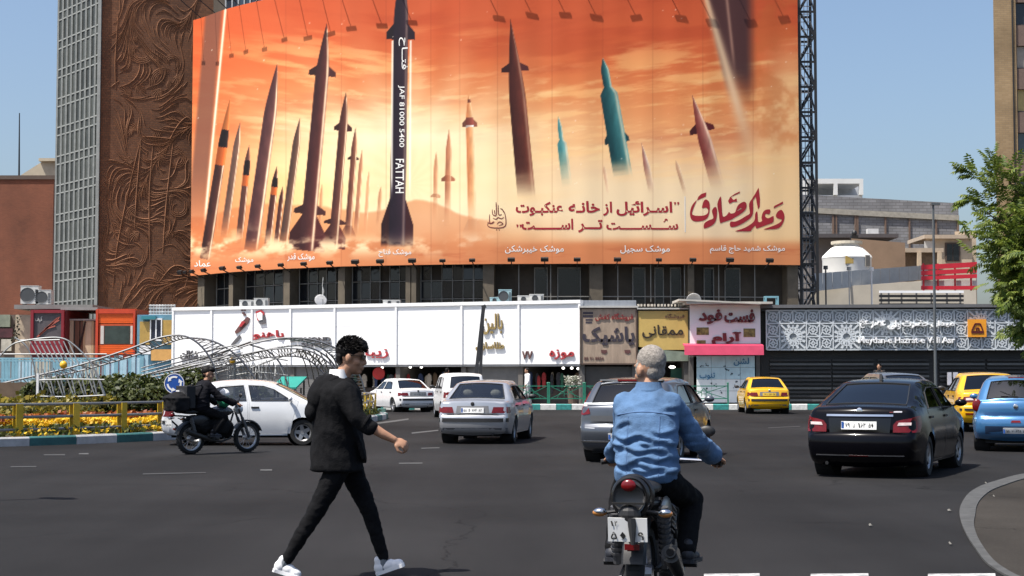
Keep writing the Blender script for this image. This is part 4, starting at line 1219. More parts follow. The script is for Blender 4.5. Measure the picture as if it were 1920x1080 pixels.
# ---------------------------------------------------------------- shoe shop, yellow shop, fast food, metro building
stm = M('shop_wall_render', (.1, .095, .09), .8, var=.2)
def shop_box(fr, root, ztop, depth=5, mat=stm, zopen=None):
    m = MB(); zo = zopen or 2.0
    fr.box(m, .02, fr.w - .02, zo + .05, ztop, depth, -.16); m.build('wall', mat, root, world=True)
    for a in (.02, fr.w - .22):
        m = MB(); fr.box(m, a, a + .2, PV, zo + .04, depth, -.17); m.build('pier', mat, root, world=True)
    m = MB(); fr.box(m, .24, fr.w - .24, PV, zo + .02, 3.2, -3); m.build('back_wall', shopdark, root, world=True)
def board(fr, root, x0, x1, y0, y1, mat, name='sign_board', back=.15, front=0.0):
    m = MB(); fr.box(m, fr.X(x0), fr.X(x1), fr.Z(y1), fr.Z(y0), back, front); return m.build(name, mat, root, world=True)
# shoe shop
g1 = Front(1088, 1195, 76.4, 76.4)
sh = g1.root('shoe_shop', 'shoe shop with a weathered beige sign in blurred dark letters', 'shop')
shop_box(g1, sh, g1.Z(576), zopen=g1.Z(684))
weath = M('weathered_beige_print', (.36, .27, .2), .6, var=.32, scale=1.6, detail=8, stretch=(2.2, 1, .5))
board(g1, sh, 1089, 1194, 579, 682, weath)
m = MB(); 
for x in (1088.5, 1193.5): g1.box(m, g1.X(x) - .04, g1.X(x) + .04, g1.Z(683), g1.Z(577), .15, .05)
for y in (577.5, 682.5): g1.box(m, g1.X(1089), g1.X(1193), g1.Z(y) - .035, g1.Z(y) + .035, .15, .045)
m.build('sign_frame', M('brown_sign_frame', (.09, .06, .045), .5), sh, world=True)
corr = M('corrugated_zinc', (.42, .44, .47), .4, .5, var=.12)
m = MB(); K = 42
for i in range(K):
    a0, a1 = g1.w * i / K, g1.w * (i + .5) / K; g1.box(m, a0, a1, g1.Z(576.5) + .03, g1.Z(562), .5 + .04, -.5); g1.box(m, a1, g1.w * (i + 1) / K, g1.Z(576.5) + .03, g1.Z(562) - .01, .5 + .04, -.53)
m.build('corrugated_fascia', corr, sh, world=True)
m = MB(); g1.box(m, -.05, g1.w + .05, g1.Z(577) + .0, g1.Z(577) + .09, .7, .12); m.build('gutter', M('pale_gutter', (.5, .49, .46), .5), sh, world=True)
navy = M('faded_navy_print', (.045, .036, .05), .6, var=.25)
chan('فروشگاه کفش', 1116, 1187, 587, 602, M('sign_dark_red', (.26, .025, .025), .5), fr=g1, parent=sh, depth=.03)
chan('پاشیک', 1092, 1190, 612, 652, navy, fr=g1, parent=sh, depth=.02, bold=.035)
chan('88 91 8856', 1095, 1132, 669, 675, brownl, False, fr=g1, parent=sh, depth=.01)
m = MB()
for (xa, ya, xb, yb_) in [(1093, 585, 1112, 589), (1093, 591, 1112, 595), (1098, 598, 1111, 601), (1098, 603, 1110, 606)]: g1.box(m, g1.X(xa), g1.X(xb), g1.Z(yb_), g1.Z(ya), 0, .012)
m.build('printed_mark', navy, sh, world=True)
for x in (1132, 1176):
    m = MB(); g = g1.fn(.01); P = [(g1.X(x) + dx, g1.Z(656) + dz) for dx, dz in ((-.14, 0), (.14, 0), (.16, -.12), (.05, -.2), (-.12, -.14))]; m.prism([g(a, b) for a, b in P], g1.n * .01); m.build('printed_mark', brownl, sh, world=True)
shutter(g1, sh, 1098, 1187, g1.Z(686), .35, M('dark_shutter', (.075, .07, .066), .55, .2))
# yellow shop
g2 = Front(1195.5, 1292, 76.4, 76.4)
ys_ = g2.root('yellow_shop', 'shop with a mustard yellow sign board and thin dark lettering', 'shop')
shop_box(g2, ys_, g2.Z(580), zopen=g2.Z(679))
mus = M('mustard_sign', (.55, .38, .115), .5, var=.1, scale=1.2)
board(g2, ys_, 1197, 1290, 583, 656, mus)
m = MB(); g = g2.fn(0.0); P = [(g2.X(1197), g2.Z(650)), (g2.X(1197), g2.Z(677)), (g2.X(1290), g2.Z(677)), (g2.X(1290), g2.Z(660)), (g2.X(1245), g2.Z(656.5))]
m.prism([g(a, b) for a, b in P][::-1], g2.n * -.12); m.build('sign_board', M('sage_print', (.2, .24, .19), .5, var=.35, scale=1.5), ys_, world=True)
chan('فروشگاه', 1247, 1283, 588, 598, brownl, fr=g2, parent=ys_, depth=.02, bold=.004); chan('ممقانی', 1204, 1281, 609, 634, M('sign_black_brown', (.03, .02, .015), .5), fr=g2, parent=ys_, depth=.03, bold=.012)
m = MB(); g2.box(m, -.02, g2.w + .02, g2.Z(580), g2.Z(577.5), .6, .12); m.build('gutter', MATS['pale_gutter'], ys_, world=True)
m = MB()
for i in range(15): m = MB(); a = g2.w * (i + .3) / 15; g2.box(m, a, a + random.uniform(.05, .11), g2.Z(575) + .04, g2.Z(569), .8, -.6); m.build('roof_block', M('pale_roof_blocks', (.45, .41, .35), .8, var=.3), ys_, world=True)
m = MB(); g2.box(m, g2.X(1262), g2.X(1285), g2.Z(760) + .3, g2.Z(690), 1.4, -1.2); m.build('green_curtain', M('dark_green_cloth', (.01, .06, .045), .8), ys_, world=True)
m = MB(); m.ell(g2.fn(-.8)(g2.X(1263), g2.Z(688)), (.16, .1, .07), 10, 6); m.build('lamp', glow, ys_, world=True)
# fast food
g3 = Front(1292.5, 1427, 76.0, 76.0)
ff = g3.root('fast_food_shop', 'white fast food shop with pink awning and red black lettering', 'shop')
shop_box(g3, ff, g3.Z(575), zopen=g3.Z(668))
board(g3, ff, 1294, 1426, 572, 648, whitep)
lt = M('sign_silver_letters', (.62, .6, .6), .4)
for s, x0, x1, y0, y1 in [('فست', 1358, 1415, 580, 605), ('فود', 1310, 1354, 580, 608), ('آرام', 1334, 1390, 622, 647)]:
    chan(s, x0, x1, y0, y1, M('sign_maroon_letters', (.16, .015, .02), .4), fr=g3, parent=ff, depth=.08, bold=.045)
for x0, x1, y0, y1 in [(1306, 1329, 614, 628), (1306, 1323, 638, 648), (1394, 1416, 616, 632)]:
    m = MB(); g3.box(m, g3.X(x0), g3.X(x1), g3.Z(y1), g3.Z(y0), 0, .015); m.build('food_picture', M('food_print', (.2, .17, .05), .5, var=.9, scale=5), ff, world=True)
pink = M('pink_awning', (.62, .06, .13), .6, var=.1, scale=3)
m = MB(); A_, B_ = g3.X(1280), g3.X(1427); g = g3.fn()
z1, z2 = g3.Z(648), g3.Z(646); zb1 = g3.Z(666)
m.prism([g(A_, z1 + .1, .0), g(A_, z1, .75), g(A_, zb1, .8), g(A_, zb1 + .02, .74), g(A_, z1 - .06, .7), g(A_, z1 + .03, 0)], g3.d * (B_ - A_)); m.build('awning', pink, ff, world=True)
m = MB(); g3.box(m, g3.X(1284), g3.X(1444), g3.Z(571), g3.Z(571) + .1, 2.0, .85)
m.add([g(g3.X(1270), g3.Z(562), .9), g(g3.X(1422), g3.Z(569.5), .9), g(g3.X(1422), g3.Z(569.5) + .03, -2.4), g(g3.X(1270), g3.Z(562) + .03, -2.4), g(g3.X(1270), g3.Z(565.5), .9), g(g3.X(1422), g3.Z(572), .9), g(g3.X(1422), g3.Z(572), -2.4), g(g3.X(1270), g3.Z(565.5), -2.4)],
      [(0, 1, 2, 3), (4, 7, 6, 5), (0, 4, 5, 1), (1, 5, 6, 2), (2, 6, 7, 3), (3, 7, 4, 0)])
m.build('roof', M('cream_sheet_roof', (.48, .45, .4), .7, var=.15), ff, world=True)
bluew = M('pale_blue_tile', (.45, .62, .68), .35, var=.12, scale=2); whitew = M('white_tile', (.74, .78, .78), .35, var=.06)
for i in range(4):
    for j in range(4):
        x0, x1 = 1306 + 27.2 * i, 1306 + 27.2 * (i + 1); y0, y1 = 667 + 22 * j, 667 + 22 * (j + 1)
        m = MB(); g3.box(m, g3.X(x0) + .006, g3.X(x1) - .006, g3.Z(y1) + .006, g3.Z(y0) - .006, .15, random.uniform(-.003, .003)); m.build('tile', bluew if j < 2 and y0 < 690 else whitew, ff, world=True)
bl = M('blue_wall_lettering', (.03, .17, .33), .5)
chan('لشن', 1375, 1404, 671, 686, bl, fr=g3, parent=ff, depth=.015, bold=.02); chan('تنوب', 1311, 1340, 699, 712, bl, fr=g3, parent=ff, depth=.015)
rn = random.Random(4)
for cx_, cy_ in [(1316, 688), (1325, 684), (1357, 689), (1363, 694), (1372, 702), (1385, 702), (1336, 720), (1343, 722), (1382, 718), (1376, 724), (1390, 726), (1322, 728), (1350, 735)]:
    m = MB(); g = g3.fn(.008); 
    for q in range(3):
        x, y, r, th = cx_ + rn.uniform(-3, 3), cy_ + rn.uniform(-3, 3), rn.uniform(1, 2.4), rn.uniform(0, 3)
        P = [(g3.X(x + r * math.cos(th + k) * (1 if k % 2 else .5)), g3.Z(y + r * math.sin(th + k) * (1 if k % 2 else .5))) for k in range(6)]
        m.prism([g(a, b) for a, b in P], g3.n * .008)
    m.build('painted_leaf', M('wall_doodle_ink', (.03, .05, .07), .6), ff, world=True)
# station building with pierced white screen
g4 = Front(1428, 2080, 76.0, 74.6)
mt_ = g4.root('metro_station', 'black metro station building under a pierced white metal screen', 'station')
blk = M('black_stone_cladding', (.014, .014, .016), .4, var=.3, scale=1.5); slat_m = M('dark_metal_slat', (.032, .033, .036), .4, .3)
m = MB(); g4.box(m, 0, g4.w, PV, g4.Z(578, 1500), 8, -.75); m.build('wall', blk, mt_, world=True)
m = MB(); g4.box(m, 0, g4.w, g4.Z(582, 1500) - .02, g4.Z(576, 1500), .7, -.14); m.build('soffit', blk, mt_, world=True)
m = MB(); g4.box(m, 0, g4.w, g4.Z(578, 1500) + .01, g4.Z(574, 1500) + .06, 8, .22); m.build('roof', M('grey_roof_edge', (.12, .12, .125), .6), mt_, world=True)
z = g4.Z(753, 1700); i = 0
while z < g4.Z(676, 1700):
    for xa, xb in [(1445, 1560), (1563, 1640), (1648, 1745), (1765, 1850), (1855, 2070)]:
        m = MB(); g4.box(m, g4.X(xa), g4.X(xb), z, z + .1, .72, -.58 + .03 * (i % 2)); m.build('slat', slat_m if i % 3 else M('grey_metal_slat', (.11, .115, .12), .35, .4), mt_, world=True)
    z += .19; i += 1
pzl, pzh = g4.Z(656, 1437), g4.Z(582, 1437)
scr = M('white_pierced_screen', (.55, .585, .61), .45, var=.05)
P0 = g4.X(1437); cell = (pzh - pzl) / 3; NCOL = 20
m = MB(); g4.box(m, P0, P0 + cell * NCOL, pzl, pzh, .13, -.03); m.build('screen_back', M('screen_backing', (.26, .28, .29), .7), mt_, world=True)
def cellbars(m, a, z, s, rosette=False):
    g = g4.fn(0.0)
    def bar(p, q, w): 
        P, Q = g(a + p[0] * s, z + p[1] * s), g(a + q[0] * s, z + q[1] * s); m.bar(P, Q, w, .05, up=tuple(g4.n)) if False else m.bar(P, Q, .05, w * 1.55)
    if not rosette:
        c = [(.5 + .33 * math.cos(k * PI / 4 + PI / 8), .5 + .33 * math.sin(k * PI / 4 + PI / 8)) for k in range(8)]
        for k in range(8):
            bar(c[k], c[(k + 1) % 8], .035); 
        for k in range(4): bar(c[2 * k], ((0, 1, 0, 1)[k] * 0 + (1, 0, 0, 1)[k], (1, 1, 0, 0)[k]), .03)
        for k in range(4): bar((.5 + .12 * math.cos(k * PI / 2), .5 + .12 * math.sin(k * PI / 2)), (.5 + .33 * math.cos(k * PI / 2), .5 + .33 * math.sin(k * PI / 2)), .03)
        d = [(.5 + .14 * math.cos(k * PI / 2), .5 + .14 * math.sin(k * PI / 2)) for k in range(4)]
        for k in range(4): bar(d[k], d[(k + 1) % 4], .04)
    else:
        for k in range(16):
            t_ = 2 * PI * k / 16; r = .9 / max(abs(math.cos(t_)), abs(math.sin(t_)))
            bar((1 + .34 * math.cos(t_), 1 + .34 * math.sin(t_)), (1 + r * math.cos(t_), 1 + r * math.sin(t_)), .075 if k % 2 else .05)
        c = [(1 + .32 * math.cos(k * PI / 8), 1 + .32 * math.sin(k * PI / 8)) for k in range(16)]
        for k in range(16): bar(c[k], c[(k + 1) % 16], .05)
        for k in range(16):
            t_, u_ = 2 * PI * k / 16, 2 * PI * (k + 1) / 16; bar((1 + .68 * math.cos(t_), 1 + .68 * math.sin(t_)), (1 + .68 * math.cos(u_), 1 + .68 * math.sin(u_)), .045)
big = {(1, 0): 1, (5, 0): 1, (8, 1): 1, (15, 1): 1}
taken = {(c + i, r + j) for (c, r) in big for i in (0, 1) for j in (0, 1)}
for c in range(NCOL):
    for r in range(3):
        if (c, r) in big: m = MB(); cellbars(m, P0 + c * cell, pzl + r * cell, cell, True); 
        elif (c, r) in taken: continue
        else: m = MB(); cellbars(m, P0 + c * cell, pzl + r * cell, cell)
        m.build('screen_panel', scr, mt_, world=True)
m = MB()
for c in range(NCOL + 1):
    for r in range(3):
        if {(c - 1, r), (c, r)} <= taken and any(cc == c - 1 and r in (rr, rr + 1) for cc, rr in big): continue
        g4.box(m, P0 + c * cell - .025, P0 + c * cell + .025, pzl + r * cell, pzl + (r + 1) * cell, .09, .035)
for r in range(4):
    for c in range(NCOL):
        if any(c in (cc, cc + 1) and r == rr + 1 for cc, rr in big): continue
        g4.box(m, P0 + c * cell + .026, P0 + (c + 1) * cell - .026, pzl + r * cell - .025, pzl + r * cell + .025, .09, .033)
m.build('screen_frame', scr, mt_, world=True)
whl = M('sign_white_letters', (.85, .85, .85), .4)
# words of the station name stand proud of the screen
for s, x0, x1, y0, y1, fa in [('میدان', 1745, 1788, 601, 614, True), ('حضرت', 1692, 1740, 601, 616, True), ('ولی', 1664, 1688, 601, 618, True), ('عصر', 1632, 1660, 601, 616, True), ('عج', 1612, 1628, 601, 615, True),
                              ('Meydan-e Hazrat-e Vali Asr', 1609, 1789, 632, 647, False)]:
    chan(s, x0, x1, y0, y1, whl, fa, fr=g4, parent=mt_, depth=.26, bold=.014)
og = M('metro_orange', (.75, .3, .02), .4, var=.05); od = M('metro_dark_red', (.09, .01, .008), .4)
m = MB(); g4.box(m, g4.X(1814), g4.X(1848), g4.Z(632, 1830), g4.Z(599, 1830), .0, .2); m.build('metro_emblem', og, mt_, world=True)
m = MB(); g = g4.fn(.205); e0, e1 = g4.X(1814), g4.X(1848); ez = g4.Z(632, 1830); es = e1 - e0
U = lambda a, b: g(e0 + a * es, ez + b * es)
m.prism([U(.16, .2), U(.84, .2), U(.84, .34), U(.16, .34)], g4.n * .02)
for A0, B0 in [((.2, .36), (.38, .74)), ((.38, .74), (.66, .74)), ((.66, .74), (.8, .36)), ((.44, .36), (.44, .5)), ((.44, .5), (.58, .5)), ((.58, .5), (.58, .36))]:
    m.bar(U(*A0), U(*B0), .05, .07)
m.build('emblem_mark', od, mt_, world=True)
# signs of the far end: dark poster boxes on the station wall
m = MB(); g4.box(m, g4.X(1776), g4.X(1783), g4.Z(722, 1780), g4.Z(698, 1780), .2, .0); g4.box(m, g4.X(1787), g4.X(1795), g4.Z(722, 1780), g4.Z(698, 1780), .2, .0); m.build('notice_board', M('notice_grey', (.45, .45, .5), .5), mt_, world=True)
# clutter on the roofs right of the white row
p = px(1300, 566, 79)
t = thing('satellite_dish', 'grey satellite dish on the roof above the pale fast food roof', 'dish', (p.x, 79, g3.Z(566)))
m = MB(); m.lathe([(0, .0), (.18, -.02), (.36, -.1), (.37, -.08), (.18, .02), (0, .03)], (0, -.1, .25), 18, Matrix.Rotation(R(25), 3, 'X')); m.build('dish', M('dish_grey', (.5, .5, .5), .5), t)
m = MB(); m.cyl((0, 0, -.3), (0, 0, .3), .03, 6); m.build('mast', acm, t)
p = px(1446, 575, 80); 
t = thing('tank_frame', 'open blue steel frame stand on the roof at the right of the galleries', 'frame', (p.x, 80, g4.Z(576, 1446)))
m = MB(); bm_ = .035
for x in (-.3, .3):
    for y in (-.25, .25): m.bb(x - bm_, x + bm_, y - bm_, y + bm_, 0, .72)
for y in (-.25, .25): m.bb(-.26, .26, y - bm_, y + bm_, .65, .72)
for x in (-.3, .3): m.bb(x - bm_, x + bm_, -.21, .21, .65, .72)
m.build('frame', M('pale_blue_steel', (.18, .36, .42), .5), t)

# ---------------------------------------------------------------- older shops at the left end
def oldfront(name, x0, x1, yt, D, label, mat, yopen=None, cat='shop'):
    fr = Front(x0, x1, D, D); r = fr.root(name, label, cat)
    m = MB(); fr.box(m, 0, fr.w, PV, fr.Z(yt), 5, -.12); m.build('wall', mat, r, world=True)
    return fr, r
mar = M('maroon_frame', (.2, .012, .02), .5, var=.12); sgrey = M('sign_dark_grey', (.075, .065, .07), .55, var=.2)
fr, r = oldfront('maroon_shop', 58, 120, 581, 87, 'shop with a dark grey sign in a thick maroon frame', M('maroon_wall', (.12, .02, .025), .7))
board(fr, r, 63, 116, 587, 634, sgrey, back=.11)
m = MB(); fr.box(m, fr.X(58), fr.X(63.5), fr.Z(664), fr.Z(581), .1, .12); fr.box(m, fr.X(115.5), fr.X(120.5), fr.Z(664), fr.Z(581), .1, .12); fr.box(m, fr.X(63.5), fr.X(115.5), fr.Z(587), fr.Z(581), .1, .11); fr.box(m, fr.X(63.5), fr.X(115.5), fr.Z(664), fr.Z(636), .1, .1)
m.build('sign_frame', mar, r, world=True)
chan('کیف', 66, 79, 593, 604, M('sign_pale_letters', (.5, .48, .46), .5), fr=fr, parent=r, depth=.02)
m = MB(); g = fr.fn(.02)
for a, b in [((70, 632), (112, 594)), ((74, 628), (108, 596)), ((84, 617), (111, 600)), ((88, 616), (104, 611))]:
    m.bar(g(fr.X(a[0]), fr.Z(a[1])), g(fr.X(b[0]), fr.Z(b[1])), .05, .07)
m.build('feather_mark', M('sign_copper', (.4, .1, .07), .5), r, world=True)
stripe = [M('striped_panel_' + n, c, .7, var=.2, scale=2, stretch=(3, 3, .4)) for n, c in [('tan', (.42, .3, .17)), ('brown', (.16, .07, .04)), ('cream', (.5, .4, .27)), ('dark', (.06, .04, .03))]]
fr, r = oldfront('striped_shop', 120, 182, 600, 88, 'shop front of vertical tan, cream and brown panels', stripe[3])
x = 122
for w, k in [(7, 0), (9, 2), (3, 3), (8, 1), (2, 3), (5, 1), (4, 0), (12, 2), (4, 0), (5, 1), (4, 2)]:
    m = MB(); fr.box(m, fr.X(x), fr.X(x + w - .3), PV, fr.Z(601 + (x % 3)), .1, .0 if k != 3 else -.06); m.build('panel', stripe[k], r, world=True); x += w
m = MB(); fr.box(m, -.1, fr.w + .1, fr.Z(582), fr.Z(577), 5, .5); m.build('roof', M('grey_flat_roof', (.25, .24, .23), .8), r, world=True)
m = MB(); fr.box(m, fr.X(122), fr.X(180), fr.Z(601), fr.Z(598), .1, .08); m.build('gutter', M('old_gutter', (.35, .33, .3), .6), r, world=True)
m = MB(); g = fr.fn(.03); m.tube([g(fr.X(160), fr.Z(603)), g(fr.X(156), fr.Z(625)), g(fr.X(150), fr.Z(650)), g(fr.X(148), fr.Z(660))], .05); m.build('cable', blackm, r, world=True)
org_m = M('orange_slats', (.75, .105, .01), .45, var=.1); orf = M('orange_red_frame', (.5, .05, .015), .5)
fr, r = oldfront('orange_kiosk', 180, 254, 579, 86.5, 'bright orange slatted kiosk with a wide dark window', M('orange_wall', (.45, .06, .01), .6), cat='kiosk')
for ya, yb_ in [(589, 606), (647, 664)]:
    n = 6 if ya == 589 else 5
    for i in range(n):
        y0 = ya + (yb_ - ya) * i / n; y1 = ya + (yb_ - ya) * (i + .86) / n
        m = MB(); fr.box(m, fr.X(185), fr.X(250), fr.Z(y1), fr.Z(y0), .1, .03); m.build('slat', org_m, r, world=True)
m = MB(); fr.box(m, fr.X(180), fr.X(184.6), PV, fr.Z(580), .1, .1); fr.box(m, fr.X(250.4), fr.X(254), PV, fr.Z(580), .1, .1); fr.box(m, fr.X(184.6), fr.X(250.4), fr.Z(588), fr.Z(580), .1, .09); m.build('frame', orf, r, world=True)
m = MB(); fr.box(m, fr.X(186), fr.X(249), fr.Z(646.5), fr.Z(607), .1, .02); w = m.build('window', MATS['orange_wall'], r, world=True)
m = MB(); fr.box(m, fr.X(196), fr.X(244), fr.Z(645), fr.Z(611), .05, .035); m.build('pane', M('kiosk_glass', (.04, .055, .05), .15, var=.4, scale=1), w, world=True)
for xa, xb in [(189, 195), (245, 249)]:
    m = MB(); fr.box(m, fr.X(xa), fr.X(xb), fr.Z(645), fr.Z(611), .05, .05); m.build('jamb', M('cream_jamb', (.55, .5, .45), .5), w, world=True)
fr, r = oldfront('blue_kiosk', 255, 324, 590, 86, 'kiosk with a blue frame, ochre panels and white sash window', M('teal_blue_frame', (.1, .24, .33), .6, var=.15), cat='kiosk')
och = M('ochre_panel', (.42, .27, .07), .5, var=.2, scale=1.5); oran = M('apricot_panel', (.6, .33, .1), .5, var=.12)
for xa, xb, ya, yb_, k in [(262, 281, 603, 646, och), (304, 322, 600, 646, och), (284, 322, 655, 676, oran), (262, 283, 648, 664, whitef)]:
    m = MB(); fr.box(m, fr.X(xa), fr.X(xb), fr.Z(yb_), fr.Z(ya), .1, .02); m.build('panel', k, r, world=True)
m = MB()
for xa, xb, ya, yb_ in [(281.5, 283.5, 600, 636), (302, 304, 600, 636), (291.5, 294, 600, 636), (281.5, 304, 636.3, 639), (281.5, 304, 597, 599.6)]: fr.box(m, fr.X(xa), fr.X(xb), fr.Z(yb_), fr.Z(ya), .1, .06)
w = m.build('window', whitef, r, world=True)
m = MB(); fr.box(m, fr.X(283.8), fr.X(301.8), fr.Z(636), fr.Z(600), .1, .03); m.build('pane', M('kiosk_dark_pane', (.025, .03, .05), .12), w, world=True)
m = MB(); fr.box(m, fr.X(266), fr.X(293), fr.Z(599), fr.Z(593), .1, .2); m.build('awning', M('teal_awning', (.03, .2, .24), .6), r, world=True)
m = MB()
for i in range(9): a = fr.X(276 + i * 5.6); fr.box(m, a, a + .1, fr.Z(589), fr.Z(570), .6, -.5)
for y in (571, 576, 583, 588): fr.box(m, fr.X(275), fr.X(323), fr.Z(y + 2), fr.Z(y), .6, -.45)
m.build('roof_stack', M('stacked_crates_white', (.55, .54, .52), .6, var=.25), r, world=True)
fr, r = oldfront('cream_shop', 26, 57, 590, 88.5, 'narrow cream shop front with a dark hanging plant at the left', M('cream_render', (.45, .37, .27), .8, var=.2))
m = MB(); g = fr.fn(.05); rn = random.Random(9)
for _ in range(60):
    x, y = 36 + rn.gauss(0, 2.5) + (rn.random() * 6 - 3), rn.uniform(592, 640); s = rn.uniform(.05, .12); c_ = g(fr.X(x - (y - 592) * .1), fr.Z(y), rn.uniform(0, .25))
    q = Vector((rn.gauss(0, 1), rn.gauss(0, 1), rn.gauss(0, 1))).normalized(); q2 = q.orthogonal().normalized(); m.add([c_ + q * s, c_ + q2 * s * .6, c_ - q * s, c_ - q2 * s * .6], [(0, 1, 2, 3)])
tag(m.build('hanging_plant', M('dark_leaf', (.03, .035, .02), .7), r, world=True), kind='stuff')
fr, r = oldfront('green_shop', -60, 25, 590, 90, 'low shop at the left edge with a faded grey green sign', M('dull_brown_wall', (.11, .085, .07), .8, var=.3))
board(fr, r, -50, 19, 590, 613, M('grey_green_sign', (.18, .2, .15), .6, var=.4, scale=1.2), back=.1, front=.06)
board(fr, r, -50, 24, 616, 633, M('dark_maroon_sign', (.06, .015, .02), .6, var=.4), back=.1, front=.05)
board(fr, r, 3, 22, 636, 658, M('cream_board', (.42, .4, .34), .6, var=.3), back=.1, front=.04)
for x, y, w, h, lb in [(58, 572, 1.0, 1.05, 'tall grey air conditioner at the left end of the old roofs'), (84, 573, .85, .85, 'squarer beige air conditioner against the glazed tower side')]:
    p = px(x, y, 90); ac_unit((p.x, 90, p.z), w, h, .6, lb)
t = thing('roof_ledge', 'dark flat roof ledge above the maroon shop carrying two air conditioners', 'roof', (*px(75, 600, 89.5).xy, px(75, 577, 89.5).z))
a, b = px(40, 576, 89.5), px(185, 576, 89.5)
m = MB(); m.bb(a.x, b.x, 88.2, 94, px(75, 581, 89.5).z, px(75, 574, 90).z); m.build('slab', M('roof_slab', (.2, .19, .18), .9), t, world=True)
# ---------------------------------------------------------------- buildings behind the station
def house(name, x0, x1, yt, D, mat, label, depth=10, yt1=None, cat='building', base=0.0):
    a, b = px(x0, yt, D), px(x1, yt1 if yt1 is not None else yt, D)
    t = thing(name, label, cat, ((a.x + b.x) / 2, D, base))
    kx = lambda x: x * (1 + depth / D) + (.4 if x == a.x else -.5)
    m = MB(); m.add([(a.x, D, base), (b.x, D, base), (b.x, D, b.z), (a.x, D, a.z), (kx(a.x), D + depth, base), (kx(b.x), D + depth, base), (kx(b.x), D + depth, b.z), (kx(a.x), D + depth, a.z)],
                    [(0, 1, 2, 3), (5, 4, 7, 6), (0, 3, 7, 4), (1, 5, 6, 2), (3, 2, 6, 7), (0, 4, 5, 1)])
    m.build('wall', mat, t, world=True); return t
def slab(m, x0, x1, y0, y1, D, d=.3, back=.0):
    a, b = px(x0, y1, D), px(x1, y0, D); m.bb(a.x, b.x, D - d, D + back, a.z, b.z); return m
wht = M('white_render', (.66, .66, .64), .85, var=.06, scale=.5); whs = M('white_soffit', (.5, .52, .54), .8)
t = house('white_building', 1500, 1617, 366, 205, wht, 'white building with a roof frame peeping over the grey block wall', 14)
m = MB()
slab(m, 1500, 1617, 336, 345, 205, .5, 10); slab(m, 1500, 1512, 345, 366, 205, .5); slab(m, 1562, 1569, 345, 366, 205, .5); slab(m, 1610, 1617, 345, 366, 205, .5)
m.build('roof_frame', wht, t, world=True)
m = MB(); slab(m, 1512, 1612, 345, 368, 211, .3); m.build('back_panel', whs, t, world=True)
blk_m = brick_mat('grey_block', (.23, .23, .24), (.17, .17, .18), (.13, .13, .13), .8, .3, msize=.03, bump=.4)
t = house('grey_block_building', 1490, 1797, 364, 165, blk_m, 'big unfinished grey block wall with a concrete band behind the station', 20, 381)
band = M('concrete_band', (.3, .28, .24), .9, var=.2)
a, b = px(1490, 388, 164.9), px(1797, 404, 164.9); h = .55
m = MB(); m.prism([(a.x, 165, a.z), (b.x, 165, b.z), (b.x, 165, b.z - h), (a.x, 165, a.z - h)], (0, -.25, 0)); m.build('band', band, t, world=True)
for x, w in [(1562, 3), (1568, 2), (1604, 3), (1608, 2), (1660, 2), (1705, 2), (1755, 2), (1796, 3)]:
    m = MB(); slab(m, x - w / 2, x + w / 2, 404, 470, 165, .16); m.build('pilaster', M('pilaster_brown', (.15, .1, .075), .9), t, world=True)
m = MB(); slab(m, 1624, 1644, 430, 444, 164, .8); m.build('air_vent', M('vent_white', (.6, .6, .6), .6), t, world=True)
brn = M('brown_mud_wall', (.25, .17, .115), .95, var=.15, scale=.4, bump=.3)
house('brown_wall_building', 1596, 1697, 447, 140, brn, 'plain brown windowless wall right of the white tent', 10, 455)
t = house('grey_low_building', 1500, 1600, 447, 150, M('grey_low_wall', (.2, .19, .19), .9), 'low grey roofed house behind the white tent', 8)
m = MB(); slab(m, 1500, 1680, 440, 447, 149, 1.0, 6); m.build('roof', M('dark_low_roof', (.07, .065, .07), .8), t, world=True)
for x, h, w in [(1602, 26, 1.2), (1598, 22, 0)]:
    pass
# white tent with a pointed shoulder and flat crown
canv = M('white_canvas', (.8, .8, .78), .7, var=.05, scale=1)
c = px(1588, 505, 112); r = px(1635, 505, 112).x - c.x
t = thing('white_tent', 'round white canvas tent with a flat crown on a roof behind the fence', 'tent', (c.x, 112, c.z - 1))
zc = lambda y: px(1588, y, 112).z - (c.z - 1)
prof = [(r * .97, 0), (r * .97, zc(488)), (r * 1.0, zc(484)), (r * .96, zc(480)), (r * .62, zc(465)), (r * .5, zc(462)), (r * .5, zc(458))]
m = MB(); vs = []; N = 20
for i in range(N):
    a = 2 * PI * i / N
    for rr, z in prof: vs.append((rr * math.cos(a), rr * math.sin(a), z))
k = len(prof); m.add(vs, [(i * k + j, ((i + 1) % N) * k + j, ((i + 1) % N) * k + j + 1, i * k + j + 1) for i in range(N) for j in range(k - 1)]); m.build('canvas', canv, t, smooth=30)
m = MB(); m.cyl((0, 0, zc(458)), (0, 0, zc(453)), r * .62, 20); m.build('crown', M('tent_crown_cream', (.6, .55, .45), .8), t)
m = MB(); m.box((-r * .1, -r * .93, zc(490)), (.55, .14, .55)); m.build('window', M('tent_window_ochre', (.4, .28, .08), .7), t)
m = MB(); m.box((r * .62, -r * .68, zc(491)), (.5, .3, .75), rz=R(42)); m.build('door', M('tent_door_grey', (.3, .28, .25), .7), t)
t = thing('red_brick_chimney', 'stub of a chimney right above the white tent', 'chimney', px(1602, 458, 145))
m = MB(); m.bb(-.3, .3, -.3, .3, 0, .8); m.ell((0, 0, 1.0), (.25, .25, .3), 8, 6); m.build('stack', blackm, t)
beige = M('beige_render', (.5, .4, .29), .9, var=.2, scale=.5)
t = house('beige_flats', 1735, 1822, 443, 150, beige, 'beige low block with a dark window left of the tree', 10)
m = MB(); slab(m, 1731, 1822, 441, 448, 150, .5, 6); m.build('roof', M('beige_roof', (.42, .34, .26), .9), t, world=True)
